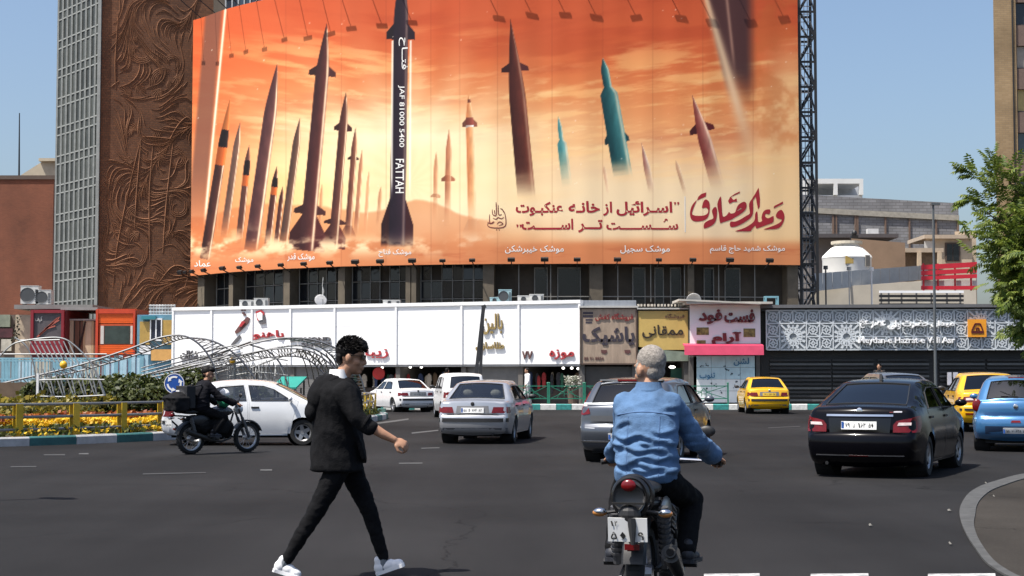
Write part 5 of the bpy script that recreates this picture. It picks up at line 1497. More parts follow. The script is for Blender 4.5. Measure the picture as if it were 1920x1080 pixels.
m = MB(); slab(m, 1772, 1800, 455, 490, 150, .08); w = m.build('window', M('brown_window_frame', (.09, .06, .045), .6), t, world=True)
m = MB(); slab(m, 1775, 1785, 458, 488, 150, .11); slab(m, 1787, 1797, 458, 488, 150, .11); m.build('pane', dglass, w, world=True)
m = MB(); slab(m, 1733, 1750, 452, 470, 150, .1); m.build('window', M('pale_window', (.5, .5, .48), .5), t, world=True)
t = house('stone_annex', 1697, 1765, 468, 145, M('annex_brown', (.22, .16, .11), .9, var=.25), 'brown annex with pale pillars between the brown wall and the beige block', 6)
m = MB(); slab(m, 1695, 1766, 466, 474, 145, .6, 4); m.build('roof', MATS['beige_roof'], t, world=True)
for x in (1722, 1760):
    m = MB(); slab(m, x - 3, x + 3, 474, 505, 144.6, .5); m.build('pillar', beige, t, world=True)
t = house('beige_roof_house', 1790, 1830, 434, 158, beige, 'small pale rooftop box at the right end of the grey block wall', 6)
# grey sheet fence over a beige wall
fenm = M('grey_sheet_fence', (.36, .39, .42), .5, .3, var=.08)
a, b = px(1537, 512, 104), px(1740, 497, 110)
t = thing('sheet_fence', 'light grey sheet metal fence above the beige wall', 'fence', (a.x, 104, px(1537, 545, 104).z))
n = 12
for i in range(n):
    x0, x1 = 1525 + (1740 - 1525) * i / n, 1525 + (1740 - 1525) * (i + 1) / n
    D1 = 104 + 6 * i / n; D2 = 104 + 6 * (i + 1) / n
    yt = lambda x: 512 - 15 * (x - 1537) / 203; yb2 = lambda x: 545 - 22 * (x - 1537) / 203
    p, q, r_, s_ = px(x0 + .3, yb2(x0), D1), px(x1 - .3, yb2(x1), D2), px(x1 - .3, yt(x1), D2), px(x0 + .3, yt(x0), D1)
    m = MB(); m.prism([p, q, r_, s_], (0, .06, 0)); m.build('panel', fenm, t, world=True)
bw = M('beige_site_wall', (.5, .45, .37), .9, var=.12, scale=.5)
t = house('site_wall', 1520, 1830, 541, 106, bw, 'long beige wall with joints under the sheet metal fence', .4, 520, 'wall')
for i, (x, y0) in enumerate([(1549, 505), (1593, 507), (1635, 508)]):
    b_, tp = px(x, 590, 98), px(x, y0, 98)
    t = thing('wall_light', ['grey light pole nearest the banner lattice', 'middle thin light pole before the beige wall', 'white right hand light pole before the beige wall'][i], 'light pole', (b_.x, 98, 0), group='thin light poles before the beige wall')
    m = MB(); m.cyl((0, 0, 0), (0, 0, tp.z), .05 if i != 1 else .035, 8); m.build('pole', [M('pole_dark_grey', (.12, .12, .12), .6), acm, whitef][i], t)
    m = MB(); m.cyl((0, 0, tp.z), (0, 0, tp.z + .22), .14, 10); m.build('lamp_head', [MATS['pole_dark_grey'], acm, whitef][i], t)
# horizontal bar structures on the station roof
t = thing('slatted_billboard', 'dark slatted roof structure with white edge behind the street lamp', 'structure', (*px(1740, 560, 92).xy, 5.0))
for i, y in enumerate((545, 553, 561, 569, 577)):
    m = MB(); slab(m, 1648, 1806, y, y + 4.5, 92, .12); m.build('slat', whitef if i == 0 else blackm, t, world=True)
m = MB()
for x in (1652, 1666, 1690, 1718, 1746, 1775, 1800): m = MB(); slab(m, x - 1.2, x + 1.2, 545, 580, 92.3, .1); m.build('post', MATS['pole_dark_grey'], t, world=True)
t = thing('red_louvre_sign', 'bright red slatted roof sign beside the tree crown', 'sign', (*px(1775, 520, 95).xy, 6.5))
redp = M('signal_red', (.5, .015, .03), .5, var=.1)
for y0, y1, sl in [(497, 506, 6), (508, 516, 5), (518, 525, 4), (536, 543, 0)]:
    m = MB(); p, q = px(1728, y1, 95), px(1832, y1 - sl, 95); r_, s_ = px(1832, y0 - sl, 95), px(1728, y0, 95)
    m.prism([p, q, r_, s_], (0, .15, 0)); m.build('slat', redp, t, world=True)
m = MB()
for x in (1731, 1758, 1790, 1820): m = MB(); slab(m, x - 1, x + 1, 494, 545, 95.4, .12); m.build('post', redp, t, world=True)
m = MB(); slab(m, 1728, 1832, 526, 536, 95.6, .1); m.build('back_panel', M('pale_back_panel', (.5, .48, .46), .6), t, world=True)
# street lamp post standing on the station side
p0, p1_ = px(1755, 760, 73), px(1754, 381, 73)
t = thing('street_lamp', 'tall thin grey street lamp post in front of the station screen', 'street lamp', (p0.x, 73, .16))
m = MB(); m.cone((0, 0, 0), (0, 0, p1_.z - .16), .075, .05, 10); m.cyl((0, 0, 0), (0, 0, .4), .16, 10); m.build('pole', M('lamp_post_grey', (.11, .12, .125), .5, .3), t)
m = MB(); m.box((.1, 0, p1_.z - .2), (.42, .2, .1)); m.build('lamp_head', MATS['lamp_post_grey'], t)
# brick tower at the right edge
tb = brick_mat('tan_brick', (.34, .235, .125), (.29, .195, .1), (.25, .18, .11), .42, .14, msize=.012, bump=.25)
Dt = 108; a, b = px(1867, 300, Dt), px(2080, 300, Dt)
t = thing('brick_tower', 'tall tan brick tower with a column of dark windows at the right edge', 'building', ((a.x + b.x) / 2, Dt, 0))
x1 = px(1909, 300, Dt).x
m = MB(); m.prism([(a.x, Dt, 0), (x1, Dt, 0), (x1 + 5.5, Dt + 16, 0), (a.x * (1 + 16 / Dt) + .5, Dt + 16, 0)], (0, 0, 48)); m.build('wall', tb, t, world=True)
m = MB(); m.prism([(x1, Dt + .45, 0), (b.x, Dt + .45, 0), (b.x + 5, Dt + 16, 0), (x1 + 5.5, Dt + 15.9, 0)], (0, 0, 48)); m.build('wall', M('tower_brown_recess', (.12, .075, .055), .85, var=.15), t, world=True)
sp = M('tower_spandrel', (.15, .1, .08), .8); pitchp = 81.5
cols = [M('tower_glass_dark', (.02, .024, .03), .1), M('tower_glass_beige', (.3, .26, .22), .4), M('tower_blind_yellow', (.4, .3, .12), .5), M('tower_glass_teal', (.06, .08, .09), .15)]
for i in range(-6, 5):
    y0 = 4 + pitchp * i
    z1_, z0_ = px(1910, y0, Dt).z, px(1910, y0 + 40, Dt).z
    m = MB(); m.bb(x1 + .05, b.x, Dt + .12, Dt + .44, px(1910, y0 + 81, Dt).z, z0_ - .1); m.build('spandrel', sp, t, world=True)
    m = MB()
    for xx in (x1 + .06, x1 + .85, x1 + 1.9): m.bb(xx, xx + .07, Dt + .26, Dt + .44, z0_, z1_)
    m.bb(x1 + .13, x1 + 2.5, Dt + .25, Dt + .44, z0_ - .1, z0_); w = m.build('window', M('tower_window_frame', (.05, .04, .04), .5), t, world=True)
    m = MB(); m.bb(x1 + .13, x1 + .85, Dt + .36, Dt + .42, z0_, z1_); m.build('pane', cols[(0, 1, 2, 3)[i % 4]], w, world=True)
    m = MB(); m.bb(x1 + .92, x1 + 1.9, Dt + .36, Dt + .42, z0_, z1_); m.build('pane', cols[0], w, world=True)
m = MB(); m.cyl((x1 - .25, Dt - .06, 0), (x1 - .25, Dt - .06, 48), .05, 6); m.build('drainpipe', blackm, t, world=True)

# ---------------------------------------------------------------- tree at the right edge (trunk stands outside the frame)
barkm = M('tree_bark', (.1, .075, .05), .9, var=.3, scale=6, bump=.5)
def leaf_mat(name, c1, c2):
    m = bpy.data.materials.new(name); m.use_nodes = True; t = m.node_tree; b = t.nodes['Principled BSDF']
    oi = t.nodes.new('ShaderNodeNewGeometry'); rp = t.nodes.new('ShaderNodeValToRGB')
    rp.color_ramp.elements[0].color = (*c1, 1); rp.color_ramp.elements[1].color = (*c2, 1)
    t.links.new(oi.outputs['Random Per Island'], rp.inputs[0]); t.links.new(rp.outputs[0], b.inputs['Base Color'])
    b.inputs['Roughness'].default_value = .55
    tr = t.nodes.new('ShaderNodeBsdfTranslucent'); t.links.new(rp.outputs[0], tr.inputs[0])
    mx = t.nodes.new('ShaderNodeMixShader'); mx.inputs[0].default_value = .32
    t.links.new(b.outputs[0], mx.inputs[1]); t.links.new(tr.outputs[0], mx.inputs[2]); t.links.new(mx.outputs[0], t.nodes['Material Output'].inputs[0])
    MATS[name] = m; return m
lfm = leaf_mat('compound_leaf_green', (.06, .11, .014), (.21, .25, .035))
TD = 34.0
rt = random.Random(21)
tc_ = px(1985, 470, TD)
tree = thing('tree', 'green leafy tree with feathered compound leaves at the right edge', 'tree', (tc_.x + .8, TD, 0))
m = MB(); base = Vector((tc_.x + .8, TD, 0))
limbs = []
def limb(a, b, r0, r1):
    mid = (a + b) / 2 + Vector((rt.uniform(-.2, .2), rt.uniform(-.2, .2), rt.uniform(-.05, .2)))
    P = catmull([a, mid, b], 6); n = len(P)
    m.tube(P, [r0 + (r1 - r0) * i / (n - 1) for i in range(n)], 8); limbs.append((P, r1)); return P
fork = base + Vector((.1, 0, 2.4)); limb(base, fork, .2, .15)
# crown silhouette: pixel targets for branch ends (left part is what the picture shows)
ends = [(1832, 300, 0), (1800, 372, .4), (1816, 420, -.6), (1842, 452, .2), (1828, 500, -.3), (1850, 540, .5), (1868, 590, -.2), (1900, 622, .1), (1872, 380, -.7), (1905, 318, .6), (1935, 372, -.2), (1900, 430, .9), (1930, 470, -.8), (1900, 520, .3), (1940, 560, .7), (1950, 420, .2),
        (1880, 460, -1.0), (1862, 420, .8), (1870, 500, .9), (1930, 600, -.5), (1990, 350, .2), (2020, 420, -.4), (2050, 520, .3), (2080, 380, 0), (1990, 520, -.9), (2100, 450, .6), (1985, 600, .5), (1920, 400, 1.1), (1860, 350, .3), (1845, 405, -.4), (1895, 570, -.9), (1835, 455, .9), (1910, 545, 1.2), (1955, 510, 1.2),
        (1880, 405, .2), (1900, 470, 0), (1860, 470, 0), (1885, 545, .2), (1915, 500, .5), (1850, 515, -.8), (1925, 440, .4), (1888, 350, .5)]
tips = []
for x, y, dy in ends:
    e = px(x + 52 - .1 * max(0, x - 1900), y + 28, TD + dy); s = fork + (e - fork) * rt.uniform(.12, .3) + Vector((0, 0, .3)); P = limb(fork, s, .09, .05); P2 = limb(P[-1], e, .045, .012)
    for k in range(5, len(P2)): tips.append((P2[k], (P2[k] - P2[k - 2]).normalized(), k / len(P2)))
m.build('trunk', barkm, tree, world=True, smooth=60)
vs = []; fs = []
def leaflet(p, d, n, L, W):
    s = d.cross(n).normalized(); k = len(vs)
    vs.extend([p, p + d * L * .3 + s * W + n * -.012, p + d * L * .7 + s * W * .75 - n * .025, p + d * L - n * .055, p + d * L * .7 - s * W * .75 - n * .025, p + d * L * .3 - s * W - n * .012])
    fs.extend([(k, k + 1, k + 2, k + 3), (k, k + 3, k + 4, k + 5)])
def compound(p, d, L):
    """feathered leaf: pairs of leaflets along a drooping stalk"""
    side = d.cross(Vector((0, 0, 1)))
    side = side.normalized() if side.length > .1 else Vector((1, 0, 0))
    up = side.cross(d).normalized()
    tilt = rt.uniform(-.8, .8); up = (up * math.cos(tilt) + side * math.sin(tilt)).normalized(); side = d.cross(up).normalized()
    n = 7; q = p.copy(); dd = d.copy()
    for i in range(n):
        q = q + dd * (L / n); dd = (dd + Vector((0, 0, -.07))).normalized()
        if i == 0: continue
        l = L * .34 * (1 - abs(i - n * .5) / n * .8)
        for s in (-1, 1):
            ld = (dd * .55 + side * s * .85 + Vector((0, 0, -.22)) + Vector((rt.gauss(0, .1), rt.gauss(0, .1), rt.gauss(0, .1)))).normalized()
            leaflet(q, ld, (up + ld * -.1).normalized(), l, l * .2)
    leaflet(q, dd, up, L * .28, L * .06)
for p, d, k in tips:
    for _ in range(11):
        o = Vector((rt.gauss(0, .2), rt.gauss(0, .22), rt.gauss(0, .16)))
        a = (d * .6 + Vector((rt.gauss(0, .8), rt.gauss(0, .8), rt.gauss(.1, .5)))).normalized()
        compound(p + o * (.5 + .8 * rt.random()), a, rt.uniform(.28, .46))
# the two lone sprigs that stick out against the sky
for pts in [[(1862, 385), (1845, 350), (1838, 318), (1832, 296)], [(1850, 390), (1825, 372), (1805, 362), (1788, 366)], [(1880, 360), (1892, 338), (1905, 325), (1912, 318)], [(1845, 372), (1822, 338), (1806, 322), (1792, 312)]]:
    P = catmull([px(x + 28, y + 8, TD - .1) for x, y in pts], 4)
    for i in range(2, len(P)):
        for _ in range(2):
            d = (P[i] - P[i - 2]).normalized() + Vector((rt.gauss(0, .5), rt.gauss(0, .5), rt.gauss(0, .3))); compound(P[i], d.normalized(), rt.uniform(.28, .42))
mm = MB(); mm.v = [Vector(v) for v in vs]; mm.f = fs
o = mm.build('crown', None, tree, world=True); o.data.materials.append(lfm); o['kind'] = 'stuff'
# ---------------------------------------------------------------- planted roundabout island at the left
isl = [(-20, 28.6), (-14.5, 31.0), (-10.55, 33.2), (-7.95, 36.6), (-6.1, 42), (-4.85, 48), (-4.35, 53), (-4.4, 56.5), (-5.4, 58.6), (-8, 60), (-14, 61), (-24, 61)]
isl = [(x * 1.048, y * 1.048) for x, y in isl]
path = [tuple(p) for p in catmull([Vector(p) for p in isl], 8)]
kg2 = M('kerb_dull_green', (.03, .115, .115), .7, var=.3, scale=4); kw2 = M('kerb_grey_white', (.42, .42, .42), .7, var=.2, scale=4)
kg, kw = kg2, kw2
kerb('kerb', path, 'curved dull green and white kerb around the flower island', 1.12, .2, .22)
inner = []
for i, p in enumerate(path):
    a = Vector(path[max(0, i - 1)]); b = Vector(path[min(len(path) - 1, i + 1)]); d = (b - a).normalized(); n_ = Vector((-d.y, d.x)); inner.append(Vector(p) + n_ * .2)
m = MB(); P = [(p.x, p.y) for p in inner] + [(-31, 64), (-31, 30)]
v, fc = cdt([tuple(q) for q in P], (), 2.0); m.add([(x, y, .17) for x, y in v], fc)
tag(m.build('flower_bed_soil', M('garden_soil', (.06, .042, .028), .95, var=.35, scale=2)), kind='structure')
# fence: flat yellow double posts and three grey rails
yel = M('yellow_post_paint', (.5, .33, .015), .5, var=.15, scale=3); railg = M('grey_rail_steel', (.2, .2, .2), .45, .5, var=.15)
fp = []
for i, p in enumerate(path):
    a = Vector(path[max(0, i - 1)]); b = Vector(path[min(len(path) - 1, i + 1)]); d = (b - a).normalized(); n_ = Vector((-d.y, d.x)); fp.append(Vector(p) + n_ * .5)
fp = fp[4:-26]
fence = thing('fence', 'yellow post fence with three grey rails around the flower island', 'fence', (fp[0].x, fp[0].y, .17))
for z in (.34, .62, .90):
    m = MB(); m.tube([(p.x, p.y, z) for p in fp], .032, 8); m.build('rail', railg, fence, world=True, smooth=True)
acc = 0; L = 1.42; last = None; dense = []
for a, b in zip(fp, fp[1:]):
    k = max(1, int((b - a).length / .05)); dense += [(a + (b - a) * q / k, (b - a).normalized()) for q in range(k)]
s = .15
for i, (p, d) in enumerate(dense):
    if i: s += (p - dense[i - 1][0]).length
    if s >= L:
        s = 0
        n_ = Vector((-d.y, d.x))
        m = MB()
        for sd_ in (-1, 1):
            c_ = p + d * sd_ * .0 + n_ * sd_ * .075
            m.box((c_.x, c_.y, .17 + .37), (.17, .018, .74), rz=math.atan2(d.y, d.x))
        m.box((p.x, p.y, .18), (.2, .22, .02), rz=math.atan2(d.y, d.x))
        m.build('post', yel, fence, world=True)
# flowers and green clumps
ri = random.Random(3)
def inside(x, y): return inpoly(x, y, [(p.x, p.y) for p in inner] + [(-31, 64), (-31, 30)])
def distk(x, y): return pdist(x, y, [(p.x, p.y) for p in inner], False)
def plantbed(name, mat, dmin, dmax, n, hmin, hmax, size, flat, label, ymin=28, ymax=58, hump=1.0, clump=True):
    vs, fs = [], []; tries = 0; k_ = 0
    while k_ < n and tries < n * 40:
        tries += 1
        i = ri.randrange(len(inner) - 1); t_ = ri.random(); q = inner[i] + (inner[i + 1] - inner[i]) * t_
        dd = (inner[i + 1] - inner[i]).normalized(); nn_ = Vector((-dd.y, dd.x)); r_ = ri.uniform(dmin, dmax); q = q + nn_ * r_
        if not (ymin < q.y < ymax) or not -17 < q.x: continue
        if clump and noise.noise(Vector((q.x * 1.1, q.y * 1.1, dmin))) < -.12: continue
        z = .17 + ri.uniform(hmin, hmax) * (1 + .35 * noise.noise(Vector((q.x * .8, q.y * .8, 4))))
        k_ += 1
        for _ in range(3):
            c_ = Vector((q.x + ri.gauss(0, size * .8), q.y + ri.gauss(0, size * .8), z + ri.gauss(0, size * .4)))
            nrm = Vector((ri.gauss(0, 1), ri.gauss(0, 1), ri.gauss(flat, .6))).normalized(); u = nrm.orthogonal().normalized(); w = nrm.cross(u); s_ = size * ri.uniform(.5, 1.2)
            k = len(vs); vs.extend([c_ + u * s_, c_ + w * s_ * .7, c_ - u * s_, c_ - w * s_ * .7]); fs.append((k, k + 1, k + 2, k + 3))
    mm = MB(); mm.v = vs; mm.f = fs; o = mm.build(name, mat, None); tag(o, label, 'plants', kind='stuff'); return o
yfl = leaf_mat('yellow_petal', (.62, .36, .01), (.85, .6, .03)); ofl = leaf_mat('rust_petal', (.16, .02, .01), (.5, .16, .02)); gfl = leaf_mat('bed_leaf_green', (.03, .05, .012), (.14, .15, .03))
plantbed('bed_foliage', gfl, .05, 5.5, 5200, .02, .22, .075, .4, 'low green leaves filling the flower bed', clump=False)
plantbed('yellow_flowers', yfl, 1.1, 2.2, 2400, .22, .32, .055, 1.4, 'broad band of bright yellow flowers behind the fence', 28, 44)
plantbed('rust_flowers', ofl, 2.0, 3.4, 1300, .24, .42, .065, .8, 'row of rust red flowers behind the yellow band', 28, 44)
plantbed('edge_flowers', yfl, .02, .45, 220, .08, .2, .05, .8, 'scattered small yellow flowers along the kerb', 28, 44)
plantbed('tall_yellow_flowers', leaf_mat('sage_yellow_petal', (.045, .065, .012), (.36, .27, .03)), 3.6, 6.0, 1500, .35, .75, .085, .6, 'taller mixed green and yellow flowers at the back of the bed', 30, 46)
# clipped shrubs: separate bushes with dark gaps
shr = leaf_mat('shrub_leaf', (.018, .032, .006), (.09, .105, .02))
def bush(name, x, y, D, w, h, n, label, mat=shr, grp='dark green shrubs in the middle of the island', size=.085):
    c_ = px(x, y, D); t = thing(name, label, 'shrub', (c_.x, D, .17), group=grp)
    m = MB(); H_ = c_.z - .17
    for i in range(6):
        a = 2 * PI * i / 6; m.tube([(0, 0, 0), (.15 * w * math.cos(a), .15 * w * math.sin(a), H_ * .4), (.36 * w * math.cos(a), .36 * w * math.sin(a), H_ * .75)], .02, 5)
    m.build('stem', barkm, t)
    vs, fs = [], []
    for _ in range(n):
        th, ph = ri.uniform(0, 2 * PI), math.acos(ri.uniform(-.55, 1)); r_ = ri.uniform(.55, 1) ** .5
        q = Vector((w / 2 * math.sin(ph) * math.cos(th), w * .4 * math.sin(ph) * math.sin(th), h / 2 * math.cos(ph))) * r_
        g_ = 1 + .32 * noise.noise(Vector((q.x * 2.2 + x, q.y * 2.2, q.z * 2.2)))
        q = q * g_; q.z = max(q.z + H_ - h / 2, .02)
        nrm = (q - Vector((0, 0, H_ * .4)) + Vector((ri.gauss(0, .5), ri.gauss(0, .5), ri.gauss(0, .5)))).normalized(); u = nrm.orthogonal().normalized(); u = Matrix.Rotation(ri.uniform(0, 6), 3, nrm) @ u; w2 = nrm.cross(u); s_ = size * ri.uniform(.5, 1.2)
        k = len(vs); vs.extend([q + u * s_, q + w2 * s_ * .55, q - u * s_, q - w2 * s_ * .55]); fs.append((k, k + 1, k + 2, k + 3))
    mm = MB(); mm.v = vs; mm.f = fs; mm.build('foliage', mat, t); return t
for x, y, D, w, h, n, lb in [(75, 712, 44, 1.1, 1.3, 1300, 'leftmost round shrub beside the brown base wall'), (118, 706, 45, 1.5, 1.5, 2000, 'shrub behind the left end of the tube cage'), (165, 704, 45, 1.4, 1.5, 1800, 'shrub behind the middle of the tube cage'),
                              (205, 700, 45.5, 1.5, 1.5, 1900, 'shrub at the right foot of the tube cage'), (245, 704, 45, 1.5, 1.5, 1900, 'bright topped shrub left of the blue roundabout sign'), (286, 707, 44.5, 1.4, 1.45, 1800, 'shrub just left of the blue roundabout sign'),
                              (325, 702, 46, 1.4, 1.5, 1700, 'shrub behind the blue roundabout sign'), (366, 690, 46, 1.3, 1.7, 1700, 'tallest shrub behind the parked motorbike rider'), (470, 722, 52, 1.6, 1.2, 1400, 'shrub seen through the windows of the white hatchback')]:
    bush('shrub', x, y, D, w, h, n, lb)
wl = M('old_brown_plinth', (.13, .09, .06), .9, var=.25); a, b = px(-80, 716, 46.5), px(62, 716, 46.5)
m = MB(); m.bb(a.x, b.x, 46.5, 47, .17, px(0, 717, 46.5).z); solo(m.build('low_wall', wl, origin=((a.x + b.x) / 2, 46.7, .17)), 'low brown wall at the left edge behind the flower bed', 'wall')
# young trees with a yellow label disc within the cage
# ---- tubular steel sculptures: ribbed arches
chrome = M('brushed_tube_steel', (.2, .205, .21), .35, .8, var=.12, scale=1)
paleT = M('pale_painted_tube', (.3, .31, .31), .45, .5)
def arch(name, label, rails, D, rungs=(), r=.03, mat=chrome, hoops=(), ladder=0):
    c_ = px(*rails[0][0], D); t = thing(name, label, 'sculpture', (c_.x, D, .17), group='tubular steel sculptures on the island')
    for i, (pts, dd) in enumerate([(q[0:-1], q[-1]) if not isinstance(q[-1], tuple) else (q, 0) for q in rails]):
        P = catmull([px(x, y, D + dd) for x, y in pts], 8); m = MB(); m.tube(P, r, 7); m.build('tube', mat, t, world=True, smooth=True)
    if ladder:
        A_, B_ = [catmull([px(x, y, D + q[-1]) for x, y in q[:-1]], 12) for q in rails[:2]]
        m = MB(); pa = None
        for i in range(1, ladder):
            u, w = A_[i * (len(A_) - 1) // ladder], B_[i * (len(B_) - 1) // ladder]; m.bar(u, w, .022)
            if pa is not None: m.bar(pa, w, .016)
            pa = u
        m.build('lattice', mat, t, world=True)
    for pts in hoops:
        P = catmull([px(x, y, D + d) for x, y, d in pts], 6); m = MB(); m.tube(P, r * .7, 6); m.build('hoop', mat, t, world=True, smooth=True)
    m = MB(); k = 0
    for (x0, y0, d0), (x1, y1, d1) in rungs: m.bar(px(x0, y0, D + d0), px(x1, y1, D + d1), r * 1.0); k += 1
    if k: m.build('rung', mat, t, world=True)
    return t
# the long low fish-like arches that sweep across the island
arch('tube_arch', 'long steel tube arch rising from the left edge to behind the blue sign',
     [[(-40, 728), (60, 706), (150, 684), (240, 655), (300, 633), (345, 630), (378, 650), (400, 685), (408, 720), 0.0], [(-40, 737), (70, 714), (170, 690), (260, 664), (310, 645), (350, 634), (400, 640), (445, 668), (478, 710), 1.2],
      [(200, 722), (280, 700), (360, 678), (420, 658), (470, 640), .6]], 49,
     rungs=[((60 + 22 * i, 706 - 5.6 * i, 0), (74 + 22 * i, 712 - 5.4 * i, 1.2)) for i in range(8)], ladder=44)
arch('tube_arch', 'sloping fan of parallel steel tubes between the blue sign and the white hatchback roof',
     [[(265, 690 + 7 * i), (330, 672 + 8.5 * i), (400, 655 + 9 * i), (455, 645 + 8 * i), .4 * i] for i in range(6)], 50, r=.022)
arch('tube_arch', 'tall double steel tube arch in front of the dark roller shutters',
     [[(420, 664), (470, 645), (530, 634), (590, 638), (640, 660), (672, 700), (684, 735), 0.], [(420, 660), (480, 640), (545, 636), (600, 650), (640, 690), (655, 730), 1.], [(440, 672), (520, 652), (575, 650), (620, 676), (640, 720), .5], [(470, 690), (530, 668), (570, 660), (608, 690), (622, 730), 1.4],
      [(468, 646), (505, 660), (530, 690), (540, 730), .2]], 54,
     hoops=[[(556 + 11 * i, 652 + i * 2, 0), (572 + 11 * i, 682 + i * 3, .5), (580 + 11 * i, 725, .9)] for i in range(8)], ladder=40)
arch('tube_arch', 'low ribbed steel tube arch running behind the rider and white hatchback to the stall',
     [[(90, 742), (230, 712), (340, 690), (440, 668), (520, 654), (590, 662), (650, 712), .0], [(100, 748), (240, 722), (350, 700), (450, 680), (525, 668), (580, 676), (630, 726), .9]], 51.5, r=.026, ladder=60)
arch('tube_fence', 'dense cluster of slim vertical steel tubes behind the white hatchback roof',
     [[(430, 676), (480, 668), (540, 676), 0.], [(430, 705), (480, 698), (540, 704), .2]], 52,
     rungs=[((425 + 5.4 * i + ri.uniform(-1.5, 1.5), 668 + ri.uniform(0, 14) + abs(i - 10) * .8, ri.uniform(0, 1)), (425 + 5.4 * i + ri.uniform(-4, 4), 726, ri.uniform(0, 1))) for i in range(22)] +
           [((428 + 12 * i, 676 + 4 * (i % 3), .5), (446 + 12 * i, 722, .2)) for i in range(9)], r=.02, mat=paleT)
# the cage at the left: two hoops with slanting slats
cage = arch('tube_cage', 'slatted steel tube cage at the left of the island below the maroon shop',
     [[(0, 668), (18, 650), (36, 641), (80, 634), (115, 634), (140, 648), (170, 680), (186, 716), (195, 741), 0.], [(28, 633), (50, 650), (62, 680), (68, 715), (70, 745), .9], [(70, 713), (130, 711), (196, 712), 0.], [(72, 743), (130, 744), (196, 741), 0.], [(0, 664), (100, 664), (200, 664), .4], [(38, 638), (75, 638), (112, 637), .5]], 43,
     rungs=[((56 + 9 * i, 640, .6), (76 + 9 * i, 676 + i, .2)) for i in range(9)] + [((70 + 10 * i, 690 + 2 * (i % 3), .3), (82 + 10 * i + 6 * (i % 2), 742, .1)) for i in range(12)] + [((88 + 10 * i, 700, .3), (78 + 10 * i, 742, .5)) for i in range(11)], r=.022, mat=paleT)
m = MB(); p = px(71, 700, 42.8); q = px(71, 792, 42.8); m.bar((p.x, 42.8, .17), (p.x, 42.8, p.z), .06); solo(m.build('white_post', M('white_post_paint', (.75, .75, .75), .5), origin=(p.x, 42.8, .17)), 'slim white post at the left foot of the tube cage', 'post')
for (x, y, D, lb) in [(119, 684, 42.5, 'yellow ball lamp hanging on the tube cage'), (436, 677, 51.5, 'yellow ball lamp at the top of the slim tubes')]:
    p = px(x, y, D); t = thing('ball_lamp', lb, 'lamp', p, group='yellow ball lamps on the tube sculptures'); m = MB(); m.ell((0, 0, 0), (.1, .1, .11), 12, 8); m.build('globe', M('lamp_yellow', (.7, .4, .02), .4), t, smooth=True)
    m = MB(); m.cyl((0, 0, .1), (0, 0, .22), .02, 6); m.build('hanger', chrome, t)
p = px(440, 662, 51.5); t = thing('white_globe_lamp', 'round white globe lamp above the yellow ball lamp', 'lamp', p); m = MB(); m.ell((0, 0, 0), (.2, .2, .2), 12, 8); m.build('globe', whitef, t, smooth=True); m = MB(); m.cyl((0, 0, -.2), (0, 0, -3), .04, 8); m.build('pole', chrome, t)
# light blue railing and corrugated sheets behind the island
blr = M('light_blue_paint', (.22, .42, .5), .5, var=.2); blp = M('pale_blue_sheet', (.42, .6, .68), .45, var=.15)
a, b = px(-60, 714, 62), px(196, 714, 62); zt, zb_ = px(0, 672, 62).z, px(0, 716, 62).z
t = thing('blue_railing', 'pale blue barred railing behind the tube cage at the left', 'railing', ((a.x + b.x) / 2, 62, zb_))
for z in (zt, (zt * .9 + zb_ * .1), zb_ + .1):
    m = MB(); m.bb(a.x, b.x, 61.97, 62.03, z - .03, z + .03); m.build('rail', blr, t, world=True)
n = 40
for i in range(n):
    x = a.x + (b.x - a.x) * (i + .5) / n; m = MB(); m.bb(x - .02, x + .02, 61.98, 62.02, .16, zt - .03); m.build('bar', paleT if i % 3 == 0 else blr, t, world=True)
z6 = px(0, 655, 64).z
t = thing('blue_hoarding', 'pale blue corrugated sheet barrier between the tube cage and the kiosks', 'barrier', (*px(235, 700, 66).xy, .16))
for i in range(11):
    x0, x1 = 190 + 8 * i, 198 + 8 * i; A_, B_ = px(x0, 700, 66).x, px(x1, 700, 66).x; zt2 = px(0, 668 - 3 * math.sin(i * 2.1), 66).z
    m = MB(); m.bb(A_ + .01, B_ - .01, 66 - .04 * (i % 2), 66.05, .16, zt2); m.build('sheet', blp if i % 3 else blr, t, world=True)
t = thing('pale_wall_panel', 'row of pale blue panels behind the barred railing', 'barrier', (*px(60, 700, 66.5).xy, .16))
for i in range(8):
    A_, B_ = px(-60 + 31 * i, 700, 66.5).x, px(-60 + 31 * i + 30, 700, 66.5).x; m = MB(); m.bb(A_, B_, 66.5, 66.6, .16, px(0, 673 + 5 * (i % 2), 66.5).z); m.build('sheet', [blp, blr, M('cream_sheet', (.5, .47, .38), .6)][i * 2 % 3], t, world=True)
# teal canopy box behind the white hatchback
p = px(543, 706, 57.5)
t = thing('teal_canopy', 'teal green pitched canopy of a stall behind the white hatchback', 'stall', (p.x, 57.5, 0))
w = px(573, 706, 57.5).x - px(515, 706, 57.5).x; z1, z0_ = px(0, 706, 57.5).z, px(0, 726, 57.5).z
m = MB(); m.add([(-w / 2 + .2, .5, z1), (w / 2, .5, z1), (w / 2 - .25, -.5, z0_), (-w / 2, -.5, z0_), (-w / 2 + .2, .5, z1 - .06), (w / 2, .5, z1 - .06), (w / 2 - .25, -.5, z0_ - .06), (-w / 2, -.5, z0_ - .06)], [(0, 1, 2, 3), (4, 7, 6, 5), (0, 3, 7, 4), (1, 5, 6, 2), (2, 6, 7, 3), (0, 4, 5, 1)])
m.build('canopy', M('teal_canvas', (.015, .24, .19), .6, var=.12), t)
m = MB()
for sx in (-.42, .42):
    for sy in (-.4, .4): m.bb(sx * w - .03, sx * w + .03, sy - .03, sy + .03, .0, z0_ - .02 + (.25 if sy > 0 else 0))
m.build('leg', blackm, t)
